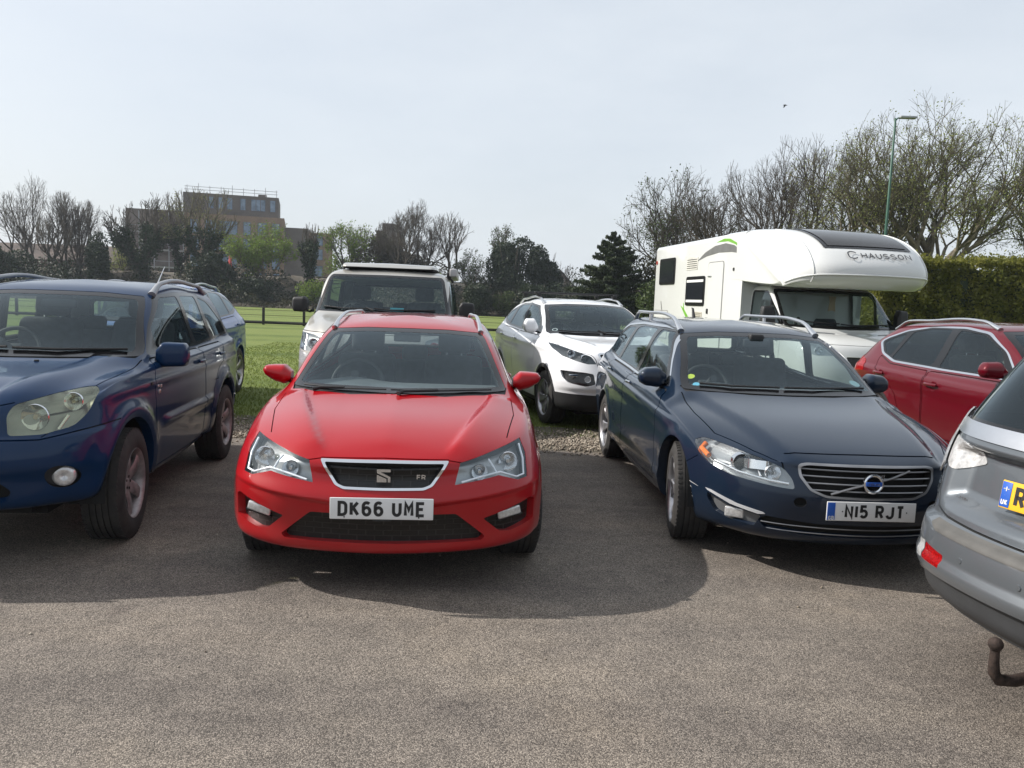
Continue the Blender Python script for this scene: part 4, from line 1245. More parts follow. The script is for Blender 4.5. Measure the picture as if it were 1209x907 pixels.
def make_rav():
    root, B, body = std_car(RA)
    for sd in (1, -1):
        p, n = B.near('F', .685, .522); M = Matrix.Translation((sd*p.x, p.y+.02, p.z)) @ Matrix.Rotation(sd*.35, 4, 'Z')
        b = MB(); b.lathe([(.0, .001), (-.014, .02), (-.012, .045), (-.004, .058), (.01, .061)], M_CLEARL, 28, M, axis='y'); b.build('fog_light', None, root, 50)
    plate(root, 0, -.05, .62, '')
    mirror_pair(root, .80, 1.0, 1.50, [(0, 1.165, 1.03), (.15, 1.19, 1.015), (.85, 1.185, 1.02), (1, 1.16, 1.045)], P_BLUE, .10, (.77, 1.08), sq=4)
    wiper(root, B, [(.66, 1.135), (.25, 1.128), (-.02, 1.132)], .010)
    wiper(root, B, [(-.06, 1.135), (-.35, 1.13), (-.66, 1.135)], .010)
    rails(root, B, .60, .585, 2.0, 3.55, .052, simple('rail_grey', (.30, .31, .33), .4, metal=.3), .021)
    dash(root, .70, 1.30, 1.80, 1.075, .6, wheel=(-.36, 0, .02))
    seats(root, .52, 2.15, 2.95, .62, tall=.03)
    m = MB(); m.rbox((0, 1.86, 1.43), (.12, .015, .035), .015, M_BLACK); m.tube([(0, 1.86, 1.45), (0, 1.92, 1.52)], .012, M_BLACK); m.build('rear_view_mirror', None, root, 50)
    handle(root, B, 2.42, .985, m=P_BLUE); handle(root, B, 3.12, 1.0, m=P_BLUE)
    a = MB(); p, n = B.near('T', .0, 2.15); a.tube([Vector((.28, 3.2, 1.60)), Vector((.30, 3.35, 1.76))], [.006, .003], M_SATIN, 6); a.build('aerial', None, root, 50)
    # side repeater and wing badge
    p, n = B.near('S', 1.16, .93); s = MB()
    for sd in (1, -1): s = MB(); s.rbox((sd*p.x, p.y, p.z), (.006, .018, .010), .004, M_BLACK); s.build('side_repeater', None, root, 40)
    for sd in (1, -1):
        for dy, dz, r in ((0, 0, .018), (.03, .035, .014), (-.03, .04, .012)):
            p, n = B.near('S', 1.33+dy, .86+dz); s = MB(); s.rbox((sd*(p.x+.002), p.y, p.z), (.004, r, r*.8), .003, M_SATIN, n=1); s.build('wing_badge', None, root, 40)
    # washer jet on bonnet
    p, n = B.near('T', .20, 1.02); s = MB(); s.rbox((p.x, p.y, p.z+.004), (.012, .012, .006), .004, M_BLACK); s.build('washer_jet', None, root, 40)
    return root
# ------------------------------------------------------------------ beige camper van behind the red car
P_BEIGE = paint('beige_metallic', (.46, .445, .41), metal=.45, rough=.35, dirt=.15)
def van_disp(P, n):
    d = flare(P, n, (.93, 3.93), .34, .41, .018, .06)
    x, y, z = P[..., 0], P[..., 1], P[..., 2]
    side = smoothstep((n[..., 0]-.5)/.3)
    d[..., 0] += side*.012*np.exp(-((z-1.12)/.04)**2)
    up = smoothstep((n[..., 2]-.3)/.3)*smoothstep((1.0-y)/.2)*(z > .95)
    d[..., 2] += up*(-.02*smoothstep((x-.52-.2*y)/.08))
    return d
VA = dict(sub=7, name='camper_van', cat='van', pos=(-1.604, 8.946, 3.4), len=4.85,
  label='beige camper van with pop-up roof and black mirrors behind the red car', paint=P_BEIGE,
  rows=[
   (.22, (.72, .50), .80, (.78, 4.6), 4.75, (.26, .26, .24, .28, .28)),
   (.04, (.80, .36), .92, (.84, 4.65), 4.84, (.27, .28, .25, .32, .32)),
   (.0, (.84, .34), .945, (.88, 4.68), 4.88, (.42, .42, .45, .5, .5)),
   (.0, (.86, .34), .952, (.90, 4.7), 4.89, (.58, .60, .65, .7, .7)),
   (.04, (.86, .36), .952, (.90, 4.7), 4.89, (.74, .78, .85, .9, .9)),
   (.09, (.85, .40), .950, (.90, 4.7), 4.88, (.92, .98, 1.05, 1.1, 1.1)),
   (.20, (.80, .55), .940, (.89, 4.7), 4.87, (1.12, 1.17, 1.18, 1.2, 1.2)),
   (.60, (.81, .88), .925, (.88, 4.7), 4.86, (1.25, 1.28, 1.26, 1.28, 1.28)),
   (1.02, (.835, 1.22), .905, (.87, 4.69), 4.84, (1.35, 1.36, 1.33, 1.36, 1.36)),
   (1.32, (.79, 1.42), .87, (.83, 4.66), 4.80, (1.60, 1.60, 1.60, 1.60, 1.60)),
   (1.66, (.73, 1.72), .80, (.76, 4.58), 4.72, (1.86, 1.845, 1.85, 1.84, 1.84)),
   (1.95, (.50, 2.0), .55, (.52, 4.4), 4.5, (1.925, 1.92, 1.925, 1.91, 1.91)),
   (2.3, 4.1, 1.935)],
  disp=van_disp, axles=(.93, 3.93), rw=.33, arch=.38, w=.952, tw=.215, rb=.215, track=.94,
  rim=dict(n=5, wid=.07, wid2=.09), lift=.03,
  dlo=dict(out=round_poly([(1.12, 1.30), (1.45, 1.58), (1.80, 1.80), (4.55, 1.80), (4.62, 1.30)], .06),
     panes=[round_poly([(1.30, 1.33), (1.50, 1.55), (1.82, 1.76), (2.2, 1.77), (2.2, 1.33)], .05), round_poly([(2.32, 1.33), (2.32, 1.77), (3.3, 1.77), (3.3, 1.33)], .05), round_poly([(3.42, 1.33), (3.42, 1.77), (4.48, 1.77), (4.52, 1.33)], .05)], priv=[0, 1, 1]),
  ws=(round_poly([(-.9, 1.345), (.85, 1.36), (.82, 1.48), (.755, 1.80), (.72, 1.84), (-.9, 1.855)], .03),
      round_poly([(-.9, 1.38), (.80, 1.38), (.785, 1.48), (.72, 1.78), (.69, 1.81), (-.9, 1.825)], .04)),
  rw_=(round_poly([(-.8, 1.36), (.76, 1.36), (.68, 1.76), (-.8, 1.77)], .05), round_poly([(-.8, 1.39), (.72, 1.39), (.65, 1.73), (-.8, 1.74)], .05)),
  cowl=[(-.05, 1.0), (.4, 1.04), (.7, 1.12), (.84, 1.20), (.85, 1.28), (.7, 1.20), (.4, 1.10), (-.05, 1.06)],
  zbelt=1.34, ylin=(1.2, 4.75), tub=(1.1, 4.7))
def van_extra(B, root):
    up = round_poly([(.56, .91), (.60, 1.07), (.72, 1.10), (.90, 1.115), (.90, .93), (.80, .905)], .015)
    t = B.cut('F', up, 'lamp', (0,), rng=[(1, -1, .8)])
    finish_lamp(root, B, t, M_LENS, M_BOWLG, dict(refl=[(.70, .99, .06, .05)], sm=M_BOWL, guides=[([(.80, .92), (.80, 1.09)], .01, .006, M_BOWL)]), depth=.06)
    lo = round_poly([(.60, .76), (.57, .89), (.80, .888), (.905, .91), (.905, .77)], .015)
    t = B.cut('F', lo, 'ind', (0,), rng=[(1, -1, .8)]); B.walls[t] = (.005, None, 'n'); B.pending.append((t, 'indicator_lens', M_CLEARL, -.003, True))
    t = B.cut('F', round_poly([(-.6, .90), (.50, .90), (.46, .78), (-.6, .76)], .02), 'g', (0,), rng=[(1, -1, .4)]); B.walls[t] = (.04, None, 'n'); B.pending.append((t, 'grille', M_MESH, -.035, False))
VA['extra'] = van_extra
VA['panels'] = [('S', round_poly([(1.20, .32), (1.16, 1.25), (1.30, 1.285), (2.25, 1.285), (2.25, .32)], .04), 'door', {}),
   ('S', round_poly([(2.27, .32), (2.27, 1.285), (3.36, 1.285), (3.36, .72), (3.30, .32)], .04), 'sliding_door', {})]
VA['seams'] = [('F', [(-.02, 1.122), (.6, 1.128), (.90, 1.135), (.90, 1.128), (.6, 1.120), (-.02, 1.114)], 'bonnet')]
def make_van():
    root, B, body = std_car(VA)
    mirror_pair(root, .965, 1.165, 1.32, [(0, 1.51, 1.335), (.15, 1.53, 1.33), (.85, 1.52, 1.335), (1, 1.49, 1.37)], M_BLACK, .11, (.90, 1.36), sq=5)
    b = MB()
    rings = []
    for y, h, w in ((1.74, .0, .56), (1.80, .035, .61), (1.98, .055, .64), (3.2, .06, .65), (4.4, .055, .64), (4.55, .03, .58)):
        z = 1.948
        rings.append([(-w, y, z), (-w*.985, y, z+h*.7), (-w*.93, y, z+h), (0, y, z+h+.012*(h > .01)), (w*.93, y, z+h), (w*.985, y, z+h*.7), (w, y, z)])
    b.loft(rings, P_BEIGE); b.build('pop_up_roof', P_BEIGE, root, 40)
    b = MB(); b.rbox((0, 3.15, 1.938), (.60, 1.36, .012), .01, M_GAP); b.build('roof_seal', None, root, 40)
    b = MB(); b.rbox((.86, 3.25, 1.925), (.05, 1.25, .055), .02, simple('awning_case_grey', (.42, .42, .42), .45), n=2)
    o = b.build('awning_case', None, root, 40)
    b = MB()
    for y in (2.2, 4.3): b.rbox((.80, y, 1.88), (.03, .03, .05), .01, M_BLACK)
    b.build('awning_bracket', None, o, 40)
    wiper(root, B, [(.66, 1.40), (.1, 1.385), (-.1, 1.40)], .010); wiper(root, B, [(-.12, 1.395), (-.5, 1.39), (-.74, 1.41)], .010, [(-.1, 1.365, .02), (-.2, 1.39, .035)])
    dash(root, .80, 1.25, 1.75, 1.33, .7, wheel=(-.45, 0, .02), tilt=40)
    seats(root, .6, 2.05, 3.4, .80, x0=.45, tall=.05)
    p, n = B.near('F', .18, 1.405)
    s = MB(); s.rbox((p.x, p.y+.035, p.z+.0), (.085, .002, .022), .001, simple('permit_card_cyan', (.05, .42, .50), .5), n=1)
    o = s.build('permit_card', None, root, 30); lettering('UNIT 2', .018, M_WHITEP, 'card_lettering', o, (p.x, p.y+.0322, p.z), (R(90), 0, 0)) if False else None
    handle(root, B, 2.10, 1.10, m=M_BLACK)
    return root
# ------------------------------------------------------------------ white crossover, plus its blue cousin far left
P_WHITE = paint('white_lacquer', (.74, .75, .77), metal=.0, rough=.3, dirt=.35)
P_DBLUE = paint('deep_blue_lacquer', (.02, .075, .27), metal=.0, rough=.3, dirt=.2)
def sp_disp(P, n):
    d = flare(P, n, (.87, 3.51), .345, .41, .016, .05)
    x, y, z = P[..., 0], P[..., 1], P[..., 2]
    up = smoothstep((n[..., 2]-.4)/.3)
    hood = smoothstep((y-.12)/.12)*smoothstep((1.25-y)/.15)*up*(z > .85)
    xc = .34+.30*np.clip((y-.12)/1.1, 0, 1)
    d[..., 2] += hood*(.014*smoothstep((x-xc+.03)/.05)-.03*smoothstep((x-xc-.04)/.2))
    fr = smoothstep((-n[..., 1]-.1)/.3)*(y < .8)
    d[..., 1] -= fr*.025*smoothstep((z-.50)/.03)*smoothstep((.70-z)/.10)
    side = smoothstep((n[..., 0]-.5)/.3)
    d[..., 0] += side*.012*np.exp(-((z-1.0-.02*(y-2))/.03)**2)
    return d
SPR = [
   (.22, (.68, .48), .78, (.70, 4.1), 4.25, (.24, .25, .23, .30, .30)),
   (.07, (.79, .36), .88, (.78, 4.15), 4.36, (.26, .27, .25, .36, .36)),
   (.02, (.83, .34), .905, (.82, 4.2), 4.41, (.40, .41, .42, .50, .50)),
   (-.01, (.845, .34), .920, (.84, 4.2), 4.43, (.56, .58, .60, .65, .65)),
   (.01, (.84, .37), .925, (.84, 4.2), 4.43, (.70, .73, .76, .80, .80)),
   (.045, (.82, .44), .918, (.83, 4.2), 4.41, (.82, .87, .90, .95, .95)),
   (.10, (.775, .58), .900, (.81, 4.2), 4.37, (.985, 1.0, 1.02, 1.10, 1.10)),
   (.52, (.765, .88), .870, (.77, 4.15), 4.31, (1.08, 1.09, 1.08, 1.16, 1.16)),
   (1.06, (.755, 1.26), .815, (.72, 4.1), 4.25, (1.14, 1.16, 1.13, 1.24, 1.24)),
   (1.50, (.695, 1.60), (.745, .72), (.66, 3.95), 4.1, (1.36, 1.34, 1.33, 1.38, 1.38)),
   (1.96, (.605, 2.04), (.65, .60), (.54, 3.72), 3.92, (1.56, 1.535, 1.56, 1.53, 1.53)),
   (2.25, (.40, 2.32), (.42, .38), (.36, 3.5), 3.65, (1.615, 1.605, 1.63, 1.59, 1.58)),
   (2.5, 3.4, 1.635)]
SP = dict(sub=7, name='crossover_car', cat='car', pos=(1.50, 9.66, 13.56), len=4.44,
  label='white crossover with black roof bars parked on the grass behind the red and navy cars', paint=P_WHITE, rows=SPR,
  disp=sp_disp, axles=(.87, 3.51), rw=.345, arch=.395, w=.925, tw=.225, rb=.23, track=.915,
  rim=dict(n=5, wid=.06, wid2=.08, split=.16), steer=R(3), archblack=True,
  clad=[[(-1, .0), (5, .0), (5, .36), (3.95, .36), (3.95, .30), (.9, .30), (.45, .44), (-1, .44)],
        arcpoly(.87, .345, .445), arcpoly(3.51, .345, .445)], cladF=[('F', [(-.9, .0), (1, .0), (1, .47), (.5, .46), (-.9, .44)])],
  dlo=dict(out=round_poly([(1.45, 1.145), (1.75, 1.36), (2.10, 1.525), (2.6, 1.56), (3.3, 1.545), (3.80, 1.42), (3.95, 1.30), (3.6, 1.21), (2.7, 1.16)], .05),
     panes=[round_poly([(1.68, 1.17), (1.80, 1.35), (2.14, 1.50), (2.58, 1.53), (2.62, 1.18)], .04), round_poly([(2.70, 1.19), (2.66, 1.53), (3.25, 1.515), (3.36, 1.48), (3.40, 1.22)], .04), round_poly([(3.48, 1.24), (3.46, 1.47), (3.76, 1.40), (3.87, 1.31)], .03)], priv=[0, 1, 1]),
  ws=(round_poly([(-.8, 1.145), (.775, 1.165), (.75, 1.24), (.645, 1.49), (.61, 1.54), (.3, 1.562), (-.8, 1.57)], .02),
      round_poly([(-.8, 1.185), (.72, 1.195), (.70, 1.24), (.60, 1.48), (.57, 1.515), (.3, 1.532), (-.8, 1.54)], .03)),
  rw_=(round_poly([(-.6, 1.27), (.56, 1.27), (.50, 1.48), (-.6, 1.49)], .04), round_poly([(-.6, 1.30), (.52, 1.30), (.46, 1.45), (-.6, 1.46)], .04)),
  cowl=[(-.05, 1.03), (.3, 1.05), (.58, 1.12), (.75, 1.23), (.765, 1.34), (.6, 1.27), (.3, 1.14), (-.05, 1.10)],
  zbelt=1.15, ylin=(1.5, 4.15), tub=(1.2, 4.1))
def sp_extra(B, root):
    hl = [(.46, .84), (.52, .93), (.66, .985), (.80, 1.045), (.845, 1.055), (.85, .99), (.80, .915), (.68, .865), (.56, .835)]
    t = B.cut('F', round_poly(hl, .015), 'lamp', (0,), rng=[(1, -1, .95)])
    finish_lamp(root, B, t, M_LENS, M_BOWLD, dict(refl=[(.70, .945, .05, .055)], proj=[(.575, .895, .045, .06)], sm=M_BOWLD), depth=.06)
    g0 = round_poly([(-.5, .965), (.42, .975), (.445, .95), (.36, .83), (-.5, .825)], .015)
    patch(B, 'F', g0, 'grille_frame', M_CHROME, root, off=.004, split=False, rng=[(1, -1, .4)]); tg = B.nt-1
    t = B.cut('F', round_poly([(-.5, .95), (.40, .958), (.42, .945), (.345, .845), (-.5, .84)], .015), 'g', (tg,)); B.walls[t] = (.03, M_GAP, 'n'); B.pending.append((t, 'grille', M_MESH, -.028, False))
    t = B.cut('F', round_poly([(.49, .60), (.50, .72), (.60, .735), (.845, .745), (.83, .66), (.78, .60), (.60, .56)], .02), 'f', (0,), rng=[(1, -1, .8)]); B.walls[t] = (.04, None, 'n'); B.pending.append((t, 'fog_lamp_surround', M_TRIM, -.035, True))
    t = B.cut('F', round_poly([(-.5, .66), (.40, .66), (.44, .60), (.38, .52), (-.5, .52)], .02), 'lg', (0,)); B.walls[t] = (.04, None, 'n'); B.pending.append((t, 'lower_grille', M_MESH, -.038, False))
SP['extra'] = sp_extra
SP['panels'] = [('S', round_poly([(1.42, .40), (1.38, .60), (1.38, 1.0), (1.50, 1.125), (2.66, 1.14), (2.66, .40)], .04), 'door', {}),
  ('S', round_poly([(2.672, .40), (2.672, 1.14), (3.55, 1.185), (3.55, 1.0), (3.30, .90), (3.12, .76), (3.02, .55), (3.0, .40)], .04), 'door', {})]
SP['seams'] = [('T', [(.44, .10), (.446, .10), (.65, .35), (.775, .62), (.79, 1.2), (.783, 1.2), (.768, .62), (.644, .35)], 'bonnet')]
def make_sp():
    root, B, body = std_car(SP)
    for sd in (1, -1):
        p, n = B.near('F', .57, .655); s = MB(); M = Matrix.Translation((sd*p.x, p.y+.02, p.z))
        s.lathe([(.02, .001), (.015, .025), (-.01, .036), (-.012, .040)], M_BOWL, 20, M, axis='y'); s.lathe([(-.01, .001), (-.014, .02), (-.010, .037)], M_CLEARL, 20, M, axis='y'); s.build('fog_light', None, root, 50)
        p, n = B.near('F', .70, .69); s = MB(); s.rbox((sd*p.x, p.y+.03, p.z), (.08, .012, .016), .006, M_CHROME, n=1); s.build('daytime_lamp', None, root, 40)
    mirror_pair(root, .83, 1.02, 1.62, [(0, 1.28, 1.155), (.2, 1.345, 1.14), (.8, 1.34, 1.15), (1, 1.28, 1.20)], P_WHITE, .10, (.80, 1.15))
    wiper(root, B, [(.62, 1.19), (.2, 1.18), (-.02, 1.185)], .009); wiper(root, B, [(-.06, 1.185), (-.4, 1.18), (-.62, 1.19)], .009, [(.0, 1.16, .02), (-.1, 1.18, .04)])
    rails(root, B, .595, .56, 2.12, 3.65, .05, M_SATIN, .017)
    for y in (2.45, 3.25):
        b = MB(); b.rbox((0, y, 1.715), (.66, .030, .012), .01, M_BLACK, n=2)
        for sd in (1, -1): b.rbox((sd*.595, y, 1.688), (.03, .045, .03), .012, M_BLACK, n=2)
        b.build('roof_bar', None, root, 40)
    dash(root, .70, 1.35, 1.9, 1.13, .65, wheel=(-.36, 0, .01)); seats(root, .55, 2.3, 3.1, .60)
    m = MB(); m.rbox((0, 1.95, 1.46), (.11, .015, .035), .015, M_BLACK); m.tube([(0, 1.95, 1.48), (0, 1.98, 1.54)], .02, M_BLACK); m.build('rear_view_mirror', None, root, 50)
    plate(root, 0, -.055, .60, 'KR12 VOE') if False else None
    handle(root, B, 2.50, 1.03, m=M_CHROME); handle(root, B, 3.42, 1.06, m=M_CHROME)
    p, n = B.near('F', -.655, 1.215); s = MB(); Mx = Matrix.Translation(p-n*.008) @ n.to_track_quat('Z', 'Y').to_matrix().to_4x4()
    s.lathe([(.0, .028), (.0, .038)], M_WHITEP, 20, Mx, axis='z'); s.build('windscreen_sticker', None, root, 30, fix=False)
    return root
def make_blue_suv():
    S = dict(SP); S['name'] = 'crossover_car'; S['paint'] = P_DBLUE
    S['label'] = 'blue crossover mostly hidden behind the royal blue off-roader, on the grass'
    S['pos'] = (-4.79, 8.71, 6.0); S['sub'] = 5; S['clad'] = None; S['cladF'] = (); S['archblack'] = False
    S['rim'] = dict(n=5, wid=.07, wid2=.09)
    root, B, body = std_car(S)
    rails(root, B, .595, .56, 2.12, 3.65, .045, M_SATIN, .017)
    mirror_pair(root, .83, 1.02, 1.62, [(0, 1.28, 1.155), (.2, 1.335, 1.15), (.8, 1.33, 1.16), (1, 1.28, 1.20)], P_DBLUE, .10, (.80, 1.15))
    dash(root, .70, 1.35, 1.9, 1.13, .65, wheel=(-.36, 0, .01)); seats(root, .55, 2.3, 3.1, .60)
    handle(root, B, 2.50, 1.03, m=P_DBLUE); handle(root, B, 3.42, 1.06, m=P_DBLUE)
    return root
# ------------------------------------------------------------------ dark red crossover at the right
P_MAROON = paint('ruby_lacquer', (.10, .003, .009), metal=.1, rough=.3, dirt=.12)
def qa_disp(P, n):
    d = flare(P, n, (.87, 3.52), .345, .40, .014, .05)
    x, y, z = P[..., 0], P[..., 1], P[..., 2]
    side = smoothstep((n[..., 0]-.4)/.3)
    zc = .95+.03*(y-2)
    d[..., 0] += side*.022*smoothstep((zc+.012-z)/.03)*smoothstep((z-zc+.22)/.16)
    up = smoothstep((n[..., 2]-.4)/.3)
    hood = smoothstep((y-.12)/.12)*smoothstep((1.25-y)/.15)*up*(z > .8)
    d[..., 2] += hood*(.012*smoothstep((x-.4)/.05)-.03*smoothstep((x-.5)/.2))
    return d
QA = dict(sub=7, name='crossover_car', cat='car', pos=(5.297, 5.50, 5.0), len=4.38,
  label='dark ruby red crossover with chrome window line, right of the navy estate', paint=P_MAROON,
  rows=[
   (.22, (.68, .48), .78, (.70, 4.1), 4.22, (.24, .25, .23, .30, .30)),
   (.07, (.79, .36), .86, (.78, 4.12), 4.30, (.26, .27, .25, .36, .36)),
   (.02, (.82, .34), .885, (.81, 4.15), 4.36, (.38, .39, .40, .48, .48)),
   (-.01, (.83, .34), .895, (.82, 4.15), 4.38, (.52, .54, .56, .62, .62)),
   (.01, (.83, .37), .90, (.82, 4.15), 4.38, (.64, .67, .70, .78, .78)),
   (.045, (.81, .44), .895, (.81, 4.12), 4.34, (.76, .80, .84, .92, .92)),
   (.10, (.765, .56), .875, (.79, 4.08), 4.28, (.88, .93, .955, 1.04, 1.04)),
   (.52, (.755, .85), .845, (.75, 4.02), 4.20, (.99, 1.0, 1.01, 1.12, 1.12)),
   (1.00, (.745, 1.20), .79, (.70, 3.95), 4.12, (1.05, 1.06, 1.045, 1.22, 1.20)),
   (1.42, (.695, 1.52), (.735, .70), (.65, 3.82), 3.98, (1.27, 1.25, 1.25, 1.33, 1.33)),
   (1.84, (.605, 1.92), (.645, .59), (.53, 3.62), 3.82, (1.475, 1.455, 1.475, 1.46, 1.46)),
   (2.12, (.40, 2.20), (.42, .38), (.36, 3.4), 3.55, (1.53, 1.52, 1.535, 1.515, 1.51)),
   (2.4, 3.3, 1.545)],
  disp=qa_disp, axles=(.87, 3.52), rw=.345, arch=.385, w=.90, tw=.215, rb=.23, track=.89,
  rim=dict(n=5, wid=.06, wid2=.08, split=.16), archblack=True,
  clad=[[(-1, .0), (5, .0), (5, .33), (3.95, .33), (3.95, .30), (.9, .30), (.45, .36), (-1, .36)], arcpoly(.87, .345, .425), arcpoly(3.52, .345, .425)],
  dlo=dict(chrome=round_poly([(1.42, 1.035), (1.68, 1.28), (2.02, 1.445), (2.4, 1.485), (3.0, 1.475), (3.40, 1.42), (3.70, 1.325), (3.79, 1.27), (3.60, 1.14), (3.30, 1.065), (2.5, 1.04)], .06),
     out=round_poly([(1.47, 1.052), (1.71, 1.28), (2.04, 1.428), (2.4, 1.466), (3.0, 1.457), (3.39, 1.402), (3.67, 1.312), (3.74, 1.27), (3.58, 1.156), (3.29, 1.083), (2.5, 1.058)], .05), cm=M_CHROME,
     panes=[round_poly([(1.62, 1.07), (1.76, 1.28), (2.08, 1.42), (2.46, 1.452), (2.58, 1.07)], .04), round_poly([(2.70, 1.075), (2.60, 1.452), (3.0, 1.445), (3.28, 1.40), (3.36, 1.20), (3.38, 1.105)], .04), round_poly([(3.43, 1.125), (3.38, 1.385), (3.64, 1.305), (3.70, 1.265), (3.55, 1.165)], .03)], priv=[0, 1, 1]),
  ws=(round_poly([(-.8, 1.055), (.765, 1.07), (.745, 1.14), (.645, 1.41), (.61, 1.46), (.3, 1.478), (-.8, 1.488)], .02),
      round_poly([(-.8, 1.095), (.71, 1.10), (.695, 1.14), (.60, 1.40), (.57, 1.435), (.3, 1.45), (-.8, 1.46)], .03)),
  rw_=(round_poly([(-.6, 1.22), (.54, 1.22), (.48, 1.42), (-.6, 1.43)], .04), round_poly([(-.6, 1.25), (.50, 1.25), (.45, 1.39), (-.6, 1.40)], .04)),
  cowl=[(-.05, .97), (.3, .99), (.58, 1.06), (.74, 1.17), (.755, 1.28), (.6, 1.21), (.3, 1.08), (-.05, 1.04)],
  zbelt=1.06, ylin=(1.4, 4.0), tub=(1.2, 4.0))
def qa_extra(B, root):
    hl = [(.46, .74), (.52, .82), (.66, .87), (.80, .92), (.84, .93), (.84, .86), (.78, .78), (.60, .74)]
    t = B.cut('F', round_poly(hl, .015), 'lamp', (0,), rng=[(1, -1, .95)])
    finish_lamp(root, B, t, M_LENS, M_BOWLG, dict(refl=[(.66, .82, .045, .055)], sm=M_BOWLD), depth=.06)
    t = B.cut('F', round_poly([(-.5, .84), (.40, .84), (.32, .66), (-.5, .65)], .015), 'g', (0,)); B.walls[t] = (.03, None, 'n'); B.pending.append((t, 'grille', M_MESH, -.028, False))
    # wraparound tail lamp
    t = B.cut('S', round_poly([(3.80, .93), (3.86, 1.06), (4.05, 1.10), (4.4, 1.09), (4.4, .90), (4.1, .91)], .02), 'tail', (0,), nmin=.15, rng=[(1, 3.7, 9)]); B.walls[t] = (.005, None, 'n'); B.pending.append((t, 'tail_lamp', M_RED, .004, True))
QA['extra'] = qa_extra
QA['panels'] = [('S', round_poly([(1.34, .38), (1.30, .60), (1.30, .92), (1.44, 1.02), (2.63, 1.028), (2.63, .38)], .04), 'door', {}),
  ('S', round_poly([(2.642, .38), (2.642, 1.028), (3.32, 1.05), (3.60, 1.13), (3.58, .98), (3.34, .88), (3.14, .74), (3.04, .55), (3.02, .38)], .04), 'door', {})]
QA['seams'] = []
def make_qa():
    root, B, body = std_car(QA)
    mirror_pair(root, .83, 1.03, 1.60, [(0, 1.16, 1.055), (.2, 1.20, 1.04), (.8, 1.19, 1.05), (1, 1.15, 1.08)], P_MAROON, .10, (.79, 1.06))
    rails(root, B, .60, .57, 1.98, 3.72, .05, M_SATIN, .019)
    dash(root, .70, 1.25, 1.8, 1.04, .6, wheel=(-.36, 0, .01)); seats(root, .55, 2.25, 3.05, .55)
    handle(root, B, 2.46, .90, m=P_MAROON, L_=.19, h=.016); handle(root, B, 3.43, .935, m=P_MAROON, L_=.19, h=.016)
    for y, z in ((2.46, .885), (3.43, .92)):     # scooped hollows behind the handles
        for sd in (1, -1):
            p, n = B.near('S', y-.02, z); s = MB(); M = Matrix.Translation((sd*p.x, p.y, p.z)) @ Matrix.Rotation(PI if sd < 0 else 0, 4, 'Z')
            s.lathe([(.0015, .050), (.001, .046), (-.003, .03), (-.006, .001)], M_GAP if False else P_MAROON, 20, M); s.build('handle_recess', None, root, 50)
    wiper(root, B, [(.62, 1.10), (.2, 1.09), (-.02, 1.095)], .009)
    for sd in (1, -1):
        pass
    return root
# ------------------------------------------------------------------ grey-silver off-roader with tow bar, right edge, seen from behind
P_SILVER = paint('silver_grey_metallic', (.125, .14, .155), metal=.5, rough=.33, dirt=.35, dust=(.22, .20, .18))
P_DGREY = simple('bumper_grey_plastic', (.035, .037, .040), .55, bump=.15, bscale=250)
def cr_disp(P, n):
    d = flare(P, n, (.90, 3.52), .345, .41, .016, .05)
    x, y, z = P[..., 0], P[..., 1], P[..., 2]
    bk = smoothstep((n[..., 1]-.1)/.3)*(y > 3.7)
    # tailgate dish for the plate, under a brow
    dish = smoothstep((.60-x)/.10)*smoothstep((1.035-z)/.03)*smoothstep((z-.76)/.06)
    d[..., 1] -= bk*.085*dish
    # shoulder of the bumper
    d[..., 1] += bk*.035*smoothstep((.705-z)/.02)*smoothstep((z-.30)/.1)
    d[..., 1] += bk*.016*smoothstep((.555-z)/.012)*smoothstep((z-.46)/.05)
    return d
